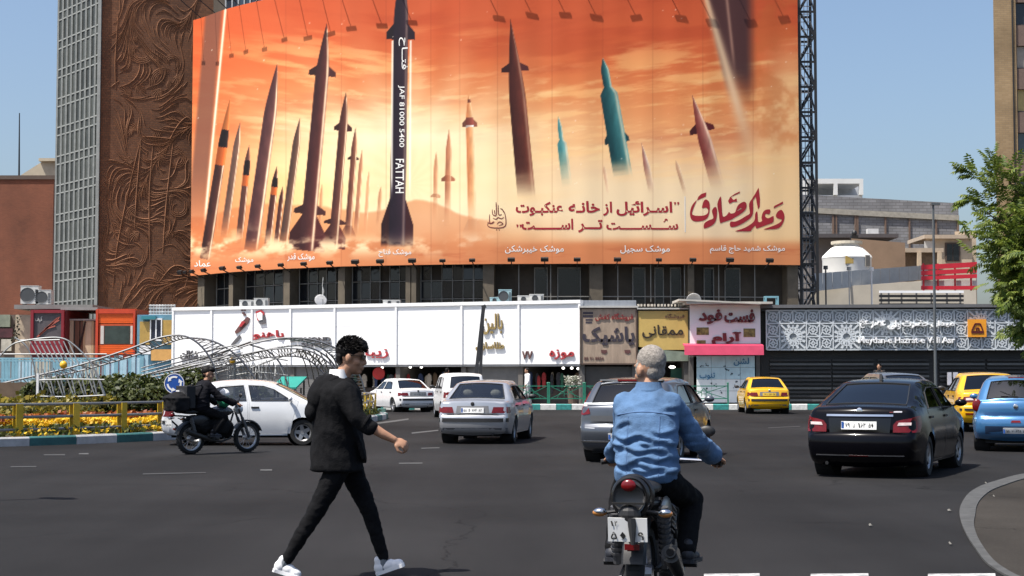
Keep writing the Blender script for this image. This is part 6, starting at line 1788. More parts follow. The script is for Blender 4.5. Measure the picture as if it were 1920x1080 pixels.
m = MB(); m.bb(-w * .45, w * .45, -.4, .4, .1, .75); m.build('counter', M('stall_dark_counter', (.04, .05, .05), .6), t)
# sign: blue mandatory roundabout disc with three arrows
D = 40.2; p = px(327, 719, D); r_ = px(346, 719, D).x - p.x
t = thing('roundabout_sign', 'round blue traffic sign with three white circling arrows', 'traffic sign', (p.x, D, 0))
zc_ = p.z
m = MB(); m.lathe([(0, -.02), (r_, -.02), (r_, .01), (0, .01)], (0, 0, zc_), 32); m.build('disc', M('sign_blue', (.01, .07, .32), .4, var=.05), t)
sw = M('sign_white', (.78, .78, .76), .4)
m = MB(); 
for i in range(32):
    a0, a1 = 2 * PI * i / 32, 2 * PI * (i + 1) / 32
    m.add([(r_ * q * math.cos(a), -.026, zc_ + r_ * q * math.sin(a)) for a in (a0, a1) for q in (.93, .99)], [(0, 1, 3, 2)])
m.build('rim', sw, t)
for k in range(3):
    m = MB(); a0 = R(130 - 120 * k); seg = 8; sp_ = R(66)
    for i in range(seg):
        u0, u1 = a0 - sp_ * i / seg, a0 - sp_ * (i + 1) / seg
        m.add([(r_ * q * math.cos(a), -.027, zc_ + r_ * q * math.sin(a)) for a in (u0, u1) for q in (.56, .74)], [(0, 1, 3, 2)])
    m.add([(r_ * q * math.cos(a), -.027, zc_ + r_ * q * math.sin(a)) for q, a in ((.42, a0), (.88, a0), (.66, a0 + R(34)))], [(0, 1, 2)])
    m.build('arrow', sw, t)
m = MB(); m.cyl((0, .035, 0), (0, .035, zc_ + .2), .025, 8); m.build('pole', chrome, t)
# block and post at the island tip
p = gnd(692, 782); t = thing('concrete_block', 'grey green concrete end block at the tip of the island', 'block', (p.x, p.y + .3, 0))
m = MB(); m.bb(-.65, .25, -.22, .22, 0, .3); m.build('block', M('block_grey', (.15, .16, .16), .8), t); m = MB(); m.bb(.25, .6, -.2, .2, 0, .32); m.build('end_stone', M('block_green', (.1, .2, .17), .8), t)

# unseen round sign added outside the left edge to cast a road shadow
g = gnd(112, 934); g = g - Vector((to_sun.x, to_sun.y, 0)) * -3.3 / to_sun.z
t = thing('shadow_sign', 'unseen round red sign on a pole, added to cast a shadow on the road', 'traffic sign', (g.x, g.y, 0))
m = MB(); m.cyl((0, 0, 0), (0, 0, 3.6), .035, 8); m.build('pole', chrome, t)
m = MB(); m.lathe([(0, -.02), (.3, -.02), (.3, .01), (0, .01)], (0, -.05, 3.3), 24, Matrix.Rotation(R(-38), 3, 'Z')); m.build('disc', M('sign_red', (.4, .01, .01), .4), t)
m = MB(); m.box((-.02, -.08, 3.3), (.4, .01, .1), rz=R(-38)); m.build('bar', sw, t)
# ---------------------------------------------------------------- cars
def paint(name, col, metal=0.0, rough=.28, coat=.8, var=.04):
    return M(name, col, rough, metal, var, 3, 0, coat=coat)
g_clear = glass_mat('car_glass', (.6, .64, .64)); g_dark = glass_mat('tinted_car_glass', (.05, .055, .07), 1, 1.6); g_mid = glass_mat('half_tinted_car_glass', (.16, .18, .2))
tyre_m = M('tyre_rubber', (.012, .012, .012), .85, var=.3, scale=8); rim_m = M('wheel_rim_alloy', (.34, .34, .35), .35, .7); black_pl = M('black_plastic', (.014, .014, .015), .5, var=.2)
under_m = M('underbody_black', (.006, .006, .006), .9); seat_m = M('car_seat_cloth', (.07, .068, .066), .85, var=.2); seat_l = M('pale_seat_cloth', (.36, .34, .3), .85, var=.2)
tail_m = M('tail_light_red', (.13, .002, .004), .25, var=.3, scale=12, coat=.1); tail_w = M('tail_light_white', (.62, .5, .48), .12, coat=1, var=.2, scale=12); amber = M('indicator_amber', (.42, .17, .04), .2, coat=.5)
plate_m = M('plate_white', (.72, .72, .7), .4); plate_y = M('plate_yellow', (.6, .4, .04), .4); plate_ink = M('plate_ink', (.015, .015, .015), .5); plate_blue = M('plate_blue', (.02, .08, .3), .4); chromem = M('chrome', (.7, .7, .7), .12, 1.0)
headl = M('headlight_clear', (.6, .62, .65), .08, coat=1)

SED405 = dict(W=.855, sil=[(-2.08, .24), (-2.17, .33), (-2.2, .5), (-2.19, .62), (-2.14, .66), (-2.11, .86), (-2.05, .955), (-1.62, 1.0), (-1.02, 1.33), (-.6, 1.395), (.1, 1.41), (.42, 1.375), (1.15, .985), (1.85, .84), (2.1, .74), (2.2, .55), (2.17, .3), (2.1, .22)],
              rg=(7.12, 7.95), fg=(11.1, 11.95), xr=-1.33, xf=1.34, R=.30, zs=.22, zb=.95, zr=1.41, sr=.70, sh=1.0,
              doors=[([(-.02, .26), (-.03, .95), (-.1, 1.335), (.42, 1.315), (1.0, .985), (1.0, .7), (.98, .62), (.96, .26)], [(.03, .985), (-.04, 1.3), (.38, 1.285), (.85, .985)]),
                     ([(-.98, .62), (-1.2, .8), (-1.25, .95), (-.93, 1.28), (-.62, 1.335), (-.13, 1.338), (-.06, .95), (-.05, .26), (-.9, .26), (-.95, .5)], [(-1.1, .985), (-.86, 1.25), (-.6, 1.3), (-.16, 1.302), (-.095, .985)])])
DENA = dict(r=.13, W=.88, sil=[(-2.1, .2), (-2.22, .3), (-2.27, .5), (-2.25, .64), (-2.2, .69), (-2.17, .9), (-2.13, 1.02), (-2.0, 1.065), (-1.78, 1.085), (-.9, 1.39), (-.45, 1.452), (.1, 1.465), (.5, 1.42), (1.3, 1.02), (1.95, .9), (2.15, .78), (2.27, .55), (2.24, .3), (2.15, .2)],
            rg=(8.1, 8.95), fg=(12.1, 12.95), xr=-1.34, xf=1.34, R=.315, zs=.2, zb=1.0, zr=1.465, sr=.72, sh=1.0,
            doors=[([(.0, .25), (-.01, 1.0), (-.1, 1.385), (.45, 1.365), (1.12, 1.03), (1.05, .7), (1.0, .25)], [(.04, 1.03), (-.05, 1.35), (.42, 1.33), (.95, 1.03)]),
                   ([(-.98, .64), (-1.24, .84), (-1.32, 1.0), (-.95, 1.31), (-.6, 1.38), (-.13, 1.388), (-.04, 1.0), (-.03, .25), (-.88, .25), (-.94, .5)], [(-1.16, 1.035), (-.88, 1.28), (-.58, 1.345), (-.16, 1.352), (-.075, 1.035)])])
TIBA = dict(W=.82, sil=[(-1.82, .24), (-1.92, .32), (-1.95, .5), (-1.93, .62), (-1.9, .7), (-1.86, .9), (-1.8, 1.0), (-1.62, 1.02), (-1.22, 1.28), (-.8, 1.395), (-.3, 1.43), (.2, 1.41), (.55, 1.33), (1.25, .98), (1.7, .84), (1.87, .7), (1.95, .5), (1.92, .3), (1.86, .22)],
            rg=(7.12, 8.5), fg=(12.1, 12.95), xr=-1.17, xf=1.17, R=.285, zs=.22, zb=.94, zr=1.43, sr=.73, sh=1.0,
            doors=[([(.0, .26), (-.01, .95), (-.1, 1.36), (.3, 1.345), (.55, 1.27), (1.08, .965), (.98, .65), (.9, .26)], [(.04, .985), (-.05, 1.325), (.28, 1.31), (.52, 1.235), (.93, .985)]),
                   ([(-.82, .6), (-1.1, .8), (-1.28, .98), (-1.08, 1.19), (-.72, 1.32), (-.13, 1.362), (-.04, .95), (-.03, .26), (-.74, .26), (-.79, .48)], [(-1.12, .99), (-1.0, 1.16), (-.68, 1.285), (-.16, 1.325), (-.075, .985)])])
HATCH = dict(r=.11, W=.885, sil=[(-1.95, .22), (-2.06, .3), (-2.12, .5), (-2.11, .62), (-2.06, .7), (-2.05, .85), (-2.03, .98), (-1.95, 1.04), (-1.6, 1.36), (-1.45, 1.43), (-1.0, 1.47), (-.3, 1.49), (.3, 1.46), (.6, 1.4), (1.3, 1.03), (1.8, .92), (2.02, .78), (2.12, .55), (2.1, .3), (2.02, .2)],
             rg=(7.05, 8.0), fg=(13.1, 13.95), xr=-1.32, xf=1.32, R=.32, zs=.22, zb=1.0, zr=1.49, sr=.74, sh=1.0,
             doors=[([(.0, .26), (-.01, 1.0), (-.08, 1.41), (.4, 1.39), (.6, 1.33), (1.15, 1.04), (1.02, .7), (.95, .26)], [(.04, 1.03), (-.04, 1.37), (.38, 1.355), (.56, 1.3), (.98, 1.03)]),
                    ([(-.96, .64), (-1.2, .84), (-1.34, 1.02), (-1.22, 1.25), (-.9, 1.39), (-.11, 1.412), (-.04, 1.0), (-.03, .26), (-.86, .26), (-.92, .5)], [(-1.2, 1.04), (-1.12, 1.22), (-.85, 1.35), (-.14, 1.372), (-.075, 1.03)])])
SUPER = dict(r=.14, W=.865, sil=[(-1.85, .26), (-1.96, .36), (-2.0, .52), (-1.985, .66), (-1.93, .74), (-1.93, .9), (-1.9, 1.0), (-1.84, 1.05), (-1.5, 1.4), (-1.38, 1.47), (-.9, 1.51), (-.2, 1.53), (.3, 1.49), (.6, 1.42), (1.2, 1.05), (1.7, .95), (1.93, .8), (2.0, .55), (1.98, .32), (1.9, .24)],
             rg=(7.05, 8.05), fg=(13.1, 13.95), xr=-1.29, xf=1.28, R=.31, zs=.26, zb=1.0, zr=1.53, sr=.71, sh=1.0, doors=HATCH['doors'])
TALL = dict(W=.81, sil=[(-1.8, .28), (-1.9, .4), (-1.93, .6), (-1.9, .72), (-1.9, .95), (-1.88, 1.12), (-1.78, 1.5), (-1.68, 1.58), (-1.2, 1.62), (-.3, 1.63), (.4, 1.6), (.7, 1.52), (1.2, 1.1), (1.7, .98), (1.88, .8), (1.93, .5), (1.88, .3)],
            rg=(5.1, 6.0), fg=(11.1, 11.9), xr=-1.2, xf=1.2, R=.30, zs=.26, zb=1.06, zr=1.63, sr=.80, sh=1.0,
            doors=[([(.0, .3), (-.01, 1.06), (-.06, 1.54), (.45, 1.52), (1.0, 1.09), (.9, .65), (.85, .3)], [(.04, 1.09), (-.02, 1.5), (.42, 1.485), (.86, 1.09)]),
                   ([(-.85, .64), (-1.1, .84), (-1.2, 1.06), (-1.15, 1.5), (-.1, 1.545), (-.04, 1.06), (-.03, .3), (-.78, .3), (-.82, .5)], [(-1.12, 1.09), (-1.08, 1.46), (-.13, 1.5), (-.075, 1.09)])])

class Shape:
    def __init__(s, sp, k=4):
        s.sp = sp; s.k = k; s.cp = sp['sil']; s.sil = [(p.x, p.y) for p in catmull([Vector(p) for p in s.cp], k)]
        n = len(s.sil); s.nrm = []
        for i in range(n):
            a, b = s.sil[max(0, i - 1)], s.sil[min(n - 1, i + 1)]; d = Vector((b[0] - a[0], b[1] - a[1])).normalized(); s.nrm.append(Vector((-d.y, d.x)))
        s.xm = min(p[0] for p in s.sil); s.xM = max(p[0] for p in s.sil)
        sp_ = sp; W = sp['W']
        s.zs_ = [.1, .25, .45, .62, .8, sp['zb'], sp['zr'] - .02, sp['zr'] + .2]; s.fs_ = [.9, .95, .995, 1.0, .985, .945, sp['sr'], sp['sr'] - .05]
    def Y(s, x, z, d=None):
        sp = s.sp; f = float(np.interp(z, s.zs_, s.fs_))
        t = max(0, (s.xm + .75 - x) / .75); u = max(0, (x - s.xM + .85) / .85)
        y = sp['W'] * f * (1 - .11 * t * t - .11 * u * u)
        # wheel-arch lips stand out a little
        for xc in (sp['xr'], sp['xf']):
            q = math.hypot(x - xc, z - sp['R']); 
            if q < sp['R'] + .2: y += .012 * max(0, 1 - abs(q - sp['R'] - .06) / .12)
        if d is None: d = pdist(x, z, s.sil, False)
        r = sp.get('r', .08)
        if d < r: y -= .7 * r * (1 - math.sqrt(max(0, 1 - (1 - d / r) ** 2)))
        return y
    def side(s, sgn):
        def fn(x, z, off=0.0): return Vector((x, sgn * (s.Y(x, z) + off), z))
        return fn
    def bulge(s, i): return .026 + .075 * s.nrm[i].x ** 2
    def end(s, rear=True):
        """surface of the rear (or front) face, by (y, z), wrapping round the corner"""
        half = [(i, p) for i, p in enumerate(s.sil) if (p[0] < s.xm + .5 if rear else p[0] > s.xM - .6)]
        if not rear: half = half[::-1]
        mono = []
        for i, p in half:
            if not mono or p[1] > mono[-1][1][1] + 1e-4: mono.append((i, p))
        zs = [p[1] for _, p in mono]; xs = [p[0] for _, p in mono]; bs = [s.bulge(i) for i, _ in mono]; sg = -1 if rear else 1
        def fn(y, z, off=0.0):
            x = float(np.interp(z, zs, xs)); b = float(np.interp(z, zs, bs)); Ye = s.Y(x, z, 0.0)
            if abs(y) <= Ye: return Vector((x + sg * (b * (1 - (y / Ye) ** 2) + off), y, z))
            q = abs(y) - Ye; xx = x - sg * q
            return Vector((xx + sg * off * .5, math.copysign(s.Y(xx, z) + off, y), z))
        return fn

WHEELS = {}
def wheel_meshes(R):
    if R in WHEELS: return WHEELS[R]
    m = MB(); w = .095
    m.lathe([(R * .64, -w * .85), (R * .7, -w), (R * .93, -w), (R * .985, -w * .75), (R, -w * .4), (R, w * .4), (R * .985, w * .75), (R * .93, w), (R * .7, w), (R * .64, w * .85), (R * .64, -w * .85)], n=28)
    o = m.build('wheel', tyre_m, None, smooth=30); t = o.data; bpy.data.objects.remove(o)
    m = MB(); m.lathe([(0, .06), (R * .16, .062), (R * .18, .05), (R * .22, .045)], n=20); m.lathe([(R * .55, .05), (R * .63, .075), (R * .67, .085), (R * .64, -.05), (R * .55, -.06)], n=28)
    for k in range(5):
        a = 2 * PI * k / 5; c = Vector((math.cos(a), 0, math.sin(a))); tt = Vector((-math.sin(a), 0, math.cos(a)))
        p0, p1 = c * R * .12, c * R * .58; vs = []
        for p, hw, y in ((p0, .05, .05), (p1, .035, .062)):
            vs += [p + tt * hw + Vector((0, y, 0)), p - tt * hw + Vector((0, y, 0)), p - tt * hw + Vector((0, y - .03, 0)), p + tt * hw + Vector((0, y - .03, 0))]
        m.add(vs, [(0, 1, 5, 4), (1, 2, 6, 5), (2, 3, 7, 6), (3, 0, 4, 7)])
    o = m.build('rim', rim_m, None, smooth=30); r = o.data; bpy.data.objects.remove(o)
    m = MB(); m.lathe([(0, -.02), (R * .6, -.02), (R * .6, -.05), (0, -.05)], n=20); o = m.build('brake_disc', under_m, None); b = o.data; bpy.data.objects.remove(o)
    WHEELS[R] = (t, r, b); return WHEELS[R]

def car(name, label, cat, loc, theta, sp, pm, glass=None, rear=None, seat=None, scale=1.0, group='cars on the square', steer=0.0, rimmat=None):
    """theta: heading, clockwise from straight away (degrees); loc: ground point under the middle of the rear bumper"""
    glass = glass or g_mid; seat = seat or seat_m
    sh = Shape(sp); th = R(90 - theta); h = Vector((math.cos(th), math.sin(th), 0))
    c = Vector((loc[0], loc[1], 0)) + h * (-sh.xm * scale)
    t = thing(name, label, cat, c, th, group); t.scale = (scale,) * 3
    sil, n = sh.sil, len(sh.sil); k = sh.k
    # body: two sides with wheel arches and door openings, and the skin over the top
    zs, Rw = sp['zs'], sp['R']; Ra = Rw + .055
    out = list(sil)
    for xc in (sp['xf'], sp['xr']):
        a0 = math.asin((zs - Rw) / Ra)
        out += [(xc + Ra * math.cos(a0 + (PI - 2 * a0) * i / 14), Rw + Ra * math.sin(a0 + (PI - 2 * a0) * i / 14)) for i in range(15)]
    doors = [(resample(d, .12), resample(w, .1)) for d, w in sp['doors']]
    ring = []
    for i, (p, q) in enumerate(zip(sil, sh.nrm)):
        for dd in (.018, .045, .085):
            ring.append((p[0] - q.x * dd, p[1] - q.y * dd))
    v, f = cdt(out, [d for d, _ in doors], .13, ring)
    body = MB()
    for sg in (1, -1):
        fn = sh.side(sg); body.add([fn(x, z) for x, z in v], f)
        for d, _ in doors:
            m_ = len(d); body.add([fn(x, z) for x, z in d] + [fn(x, z, -.03) for x, z in d], [(i, (i + 1) % m_, m_ + (i + 1) % m_, m_ + i) for i in range(m_)])
        for xc in (sp['xf'], sp['xr']):
            a0 = math.asin((zs - Rw) / Ra); P = [(xc + Ra * math.cos(a0 + (PI - 2 * a0) * i / 14), Rw + Ra * math.sin(a0 + (PI - 2 * a0) * i / 14)) for i in range(15)]
            body.add([fn(x, z) for x, z in P] + [fn(x, z, -.05) for x, z in P], [(i, i + 1, 16 + i, 15 + i) for i in range(14)])
    vc = [-1, -.985, -.95, -.88, -.7, -.45, -.2, 0, .2, .45, .7, .88, .95, .985, 1]; nv = len(vc)
    Ye = [sh.Y(x, z, 0.0) for x, z in sil]
    def top(i, j, off=0.0):
        x, z = sil[i]; q = sh.nrm[i]; w = vc[j]; b = sh.bulge(i) * (1 - w * w) + off
        return Vector((x + q.x * b, w * Ye[i], z + q.y * b))
    r0, r1 = round(sp['rg'][0] * k), round(sp['rg'][1] * k); f0, f1 = round(sp['fg'][0] * k), round(sp['fg'][1] * k)
    fs = []
    for i in range(n - 1):
        for j in range(nv - 1):
            if 3 <= j < nv - 4 and (r0 <= i < r1 or f0 <= i < f1): continue
            fs.append((i * nv + j, i * nv + j + 1, (i + 1) * nv + j + 1, (i + 1) * nv + j))
    body.add([top(i, j) for i in range(n) for j in range(nv)], fs)
    body.build('body', pm, t, smooth=45, weld=True)
    for nm, a, b in (('rear_window', r0, r1), ('windscreen', f0, f1)):
        m = MB(); rows = b - a + 1; cols = range(3, nv - 3)
        m.add([top(i, j, -.006) for i in range(a, b + 1) for j in cols], [(i * len(cols) + j, i * len(cols) + j + 1, (i + 1) * len(cols) + j + 1, (i + 1) * len(cols) + j) for i in range(rows - 1) for j in range(len(cols) - 1)])
        m.build(nm, glass, t, smooth=60)
        m = MB()
        for j in (3, nv - 4): m.tube([top(i, j, .001) for i in range(a, b + 1)], .011, 5)
        for i in (a, b): m.tube([top(i, j, .001) for j in cols], .011, 5)
        m.build('window_seal', black_pl, t)
    # doors with handles and side windows
    for sg in (1, -1):
        fn = sh.side(sg)
        for d, w in doors:
            cx = sum(p[0] for p in d) / len(d); cz = sum(p[1] for p in d) / len(d)
            dd = [(cx + (x - cx) * .991, cz + (z - cz) * .991) for x, z in d]
            m = MB(); patch(m, dd, fn, .0, .025, .13, [w]); do = m.build('door', pm, t, smooth=40)
            m = MB(); patch(m, w, fn, -.008, 0, .14); m.build('side_window', glass, do, smooth=60)
            m = MB(); m.tube([fn(x, z, .002) for x, z in w], .010, 5, True); m.build('window_seal', black_pl, do)
            hx = min(p[0] for p in d if p[1] > .7) + .14; hz = sp['zb'] - .1
            m = MB(); P = [fn(hx, hz, .012), fn(hx + .17, hz, .012)]; m.bar(P[0], P[1], .03, .035); m.build('handle', black_pl, do)
        # mirror
        mx = max(p[0] for p in doors[0][1]) - .04; b = fn(mx, sp['zb'] + .04, .02)
        m = MB(); m.ell(b + Vector((.02, sg * .13, .05)), (.05, .1, .06), 12, 8); m.bar(b, b + Vector((.02, sg * .08, .03)), .05, .03); m.build('wing_mirror', black_pl if pm.name in ('white_car_paint', 'yellow_taxi_paint', 'silver_car_paint') else pm, t, smooth=True)
    # wheels
    tm, rm, bm_ = wheel_meshes(Rw)
    for xc in (sp['xr'], sp['xf']):
        for sg in (1, -1):
            o = bpy.data.objects.new('wheel', tm); COL.objects.link(o); o.parent = t
            o.location = (xc, sg * (sp['W'] - .115), Rw); o.rotation_euler = (0, random.uniform(0, 6), (0 if sg > 0 else PI) + (R(steer) if xc > 0 else 0))
            r_ = bpy.data.objects.new('rim', rm); COL.objects.link(r_); r_.parent = o
            b_ = bpy.data.objects.new('brake_disc', bm_); COL.objects.link(b_); b_.parent = o
    m = MB(); m.bb(sh.xm + .2, sh.xM - .25, -sp['W'] + .26, sp['W'] - .26, .17, .42); m.bb(sp['xr'] + .45, sp['xf'] - .45, -sp['W'] + .06, sp['W'] - .06, zs + .0, .42)
    for xc in (sp['xr'], sp['xf']):
        for sg in (1, -1): m.lathe([(Ra + .005, sg * (sp['W'] - .05)), (Ra + .005, sg * (sp['W'] - .32)), (0, sg * (sp['W'] - .33))], (xc, 0, Rw), 20)
    m.bb(sh.xm + .35, sp['xr'] - .1, -sp['W'] + .3, sp['W'] - .3, .42, .8); m.bb(1.0, sh.xM - .3, -sp['W'] + .35, sp['W'] - .35, .42, .74)
    m.build('underbody', under_m, t)
    # cabin
    zt = sp['zb']
    for x, y, w in ((.2, .36, .24), (.2, -.36, .24), (-.72, .33, .3), (-.72, -.33, .3)):
        m = MB(); rt_ = Matrix.Rotation(R(-14), 3, 'Y'); m.box((x - .12, y, zt - .22), (.13, w * 1.9, .62), m=rt_); m.box((x + .12, y, .52), (.5, w * 1.9, .16)); m.ell((x - .24, y, zt + .19), (.06, .13, .1), 10, 8); m.build('seat', seat, t)
    m = MB(); m.bb(.75, 1.1, -sp['W'] * .85, sp['W'] * .85, .6, zt - .06); m.build('dashboard', black_pl, t)
    m = MB(); m.bb(-1.7, -.98, -sp['W'] * .8, sp['W'] * .8, zt - .12, zt - .04) if sh.xm < -1.9 else m.bb(-1.5, -.98, -sp['W'] * .8, sp['W'] * .8, zt - .12, zt - .04); m.build('parcel_shelf', black_pl, t)
    m = MB(); m.tube([Vector((.62 + .05 * math.sin(a), .36 + .18 * math.cos(a), zt - .02 + .17 * math.sin(a))) for a in [2 * PI * i / 14 for i in range(14)]], .016, 6, True); m.build('steering_wheel', black_pl, t)
    ef = sh.end(False); zf = sp['zb'] - .28
    for sg in (1, -1):
        m = MB(); patch(m, [(sg * .42, zf), (sg * .8, zf - .02), (sg * .82, zf + .1), (sg * .45, zf + .11)][::1 if sg > 0 else -1], ef, .01, .02, .1, res=.08); m.build('headlight', headl, t)
    m = MB(); patch(m, [(-.36, zf), (.36, zf), (.38, zf + .1), (-.38, zf + .1)], ef, .008, .015, .12, res=.12); m.build('grille', black_pl, t)
    m = MB(); patch(m, [(-.26, .4), (.26, .4), (.26, .5), (-.26, .5)], ef, .02, .02, 0, res=.13); m.build('licence_plate', plate_m, t)
    if rear: rear(t, sh, sh.end(True))
    return t

def pat(t, ef, name, pts, mat, off=.008, th=.02, mirror=False, step=.12):
    for q in ((1, -1) if mirror else (1,)):
        P = [(y * q, z) for y, z in pts]; m = MB(); patch(m, P, ef, off, th, step, res=.09); o = m.build(name, mat, t, smooth=40)
    return o
def plate(t, ef, z, s, w=.26, h=.058, mat=None, y=0.0, off=.02, text=True, blue=True):
    o = pat(t, ef, 'licence_plate', [(y - w, z - h), (y + w, z - h), (y + w, z + h), (y - w, z + h)], mat or plate_m, off, .02)
    p = ef(0, z, 0).x
    fl = lambda a, b, of=0.0: Vector((ef(y - a, z, off).x - .004 - of, y - a, b))
    if text:
        m = MB(); n = len(s); x = -w * .76; sw = w * 1.62 / n
        for ch in s:
            if ch != ' ': text_on(m, ch, x, x + sw * .8, z - h * .6, z + h * .62, fl, True, .02)
            x += sw
        m.build('lettering', plate_ink, o)
    if blue:
        m = MB(); m.add([fl(a, b, .001) for a, b in ((-w * .98, z - h * .9), (-w * .84, z - h * .9), (-w * .84, z + h * .9), (-w * .98, z + h * .9))], [(0, 1, 2, 3)]); m.build('plate_band', plate_blue, o)
    return o
def exhaust(t, sh, y):
    m = MB(); m.cyl((sh.xm + .35, y, .24), (sh.xm + .02, y, .22), .026, 10); m.build('exhaust_pipe', black_pl, t)

def rear405(body_m, lights='red', dark_panel=False, txt='۵۸ و ۷۳۴ ۸۲', pmat=None):
    def fn(t, sh, ef):
        pat(t, ef, 'bumper_strip', [(-.84, .5), (.84, .5), (.84, .585), (-.84, .585)], black_pl, .012, .02)
        pat(t, ef, 'bumper_lower', [(-.8, .27), (.8, .27), (.82, .37), (-.82, .37)], M('bumper_grey', (.12, .12, .125), .45), .006, .015)
        pat(t, ef, 'tail_light', [(.43, .70), (.93, .70), (.93, .835), (.47, .835)], tail_m, .01, .02, True)
        pat(t, ef, 'plate_recess', [(-.38, .7), (.38, .7), (.36, .86), (-.36, .86)], M('plate_recess_grey', (.16, .16, .165), .4), .004, .012)
        plate(t, ef, .76, txt, mat=pmat, blue=pmat is None)
        pat(t, ef, 'trunk_seam', [(-.72, .664), (.72, .664), (.72, .672), (-.72, .672)], black_pl, .004, .01)
        m = MB(); p = ef(0, .905, .012); m.ell(p, (.012, .045, .045), 10, 8); m.build('badge', chromem if lights != 'red' else black_pl, t)
        exhaust(t, sh, -.45)
    return fn
def rear_dena(t, sh, ef):
    pat(t, ef, 'chrome_strip', [(-.5, .925), (.5, .925), (.5, .955), (-.5, .955)], chromem, .022, .03)
    pat(t, ef, 'tail_light', [(.5, .69), (.93, .69), (1.0, .8), (1.0, .93), (.8, .92), (.55, .86), (.5, .8)], tail_m, .012, .02, True)
    for q in (1, -1):
        m = MB(); patch(m, [(q * .56, .79), (q * .71, .797), (q * .71, .838), (q * .58, .835)], ef, .02, .012, .1, res=.08); m.build('lamp_band', tail_w, t)
    pat(t, ef, 'plate_recess', [(-.45, .68), (.45, .68), (.47, .9), (-.47, .9)], M('glossy_black_trim', (.004, .004, .005), .15), .006, .014)
    plate(t, ef, .79, '۷۹ ن ۱۶۲ ۵۰', w=.265, h=.06, off=.026)
    m = MB(); p = ef(0, 1.0, .012); m.ell(p, (.012, .05, .055), 10, 8); m.build('badge', chromem, t)
    pat(t, ef, 'model_script', [(-.62, .985), (-.5, .985), (-.5, 1.005), (-.62, 1.005)], chromem, .008, .01); pat(t, ef, 'model_script', [(-.49, .985), (-.44, .985), (-.44, 1.008), (-.49, 1.008)], tail_m, .008, .01)
    pat(t, ef, 'bumper_seam', [(-.86, .675), (.86, .675), (.86, .682), (-.86, .682)], under_m, .003, .01)
    pat(t, ef, 'bumper_trim', [(-.66, .335), (.66, .335), (.66, .348), (-.66, .348)], rim_m, .01, .012)
    pat(t, ef, 'fog_lamp', [(-.17, .29), (.17, .29), (.14, .345), (-.14, .345)], tail_m, .012, .015)
    m = MB(); P = sh.sil[9 * sh.k + 2]; m.prism([(P[0] - .08, -.02, P[1] + .02), (P[0] + .08, -.02, P[1] + .045), (P[0] - .06, -.02, P[1] + .12)], (0, .04, 0)); m.build('roof_antenna', black_pl, t)
    exhaust(t, sh, .5)
def rear_hatch(t, sh, ef):
    pat(t, ef, 'tail_light', [(.62, .86), (.72, .84), (.98, .86), (.99, 1.0), (.9, 1.02), (.66, 1.0)], tail_m, .014, .03, True); pat(t, ef, 'tail_light', [(.78, 1.02), (.93, 1.0), (.86, 1.2), (.79, 1.25)], tail_m, .014, .03, True)
    pat(t, ef, 'lamp_band', [(.68, .995), (.97, .99), (.97, 1.03), (.7, 1.035)], tail_w, .017, .02, True)
    pat(t, ef, 'tailgate_shade_strip', [(-.6, .73), (.6, .73), (.62, .83), (-.62, .83)], M('tailgate_shade_grey', (.07, .072, .078), .4), .003, .01)  # darker grey strip paints shade onto the lower tailgate
    pat(t, ef, 'chrome_strip', [(-.74, 1.025), (.74, 1.025), (.74, 1.06), (-.74, 1.06)], M('bright_silver_trim', (.6, .62, .63), .3, .4), .02, .03)
    pat(t, ef, 'bumper_trim', [(-.8, .36), (.8, .36), (.8, .385), (-.8, .385)], chromem, .012, .015); pat(t, ef, 'bumper_trim', [(.52, .6), (.88, .62), (.88, .64), (.52, .62)], M('bumper_highlight', (.4, .41, .42), .3, .5), .006, .01, True)  # the paler outer strips are a highlight painted on the bumper, not trim
    plate(t, ef, .47, '۲۱ ط ۴۵۷ ۷۸', off=.02); pat(t, ef, 'seam', [(-.62, .7), (.62, .7), (.62, .708), (-.62, .708)], under_m, .003, .01)
    i = 9 * sh.k; P = sh.sil[i - 1]; m = MB(); m.box((P[0] - .05, 0, P[1] + .035), (.1, .46, .035)); m.build('brake_lamp', tail_m, t)
    m = MB(); m.box((P[0] + .06, 0, P[1] + .035), (.22, 1.14, .025)); m.build('roof_spoiler', M('spoiler_paint', (.3, .31, .32), .3, .5), t)
    m = MB(); m.cone((-.9, .0, 1.48), (-1.05, .0, 1.68), .006, .004, 6); m.build('roof_antenna', black_pl, t)
    exhaust(t, sh, -.5)
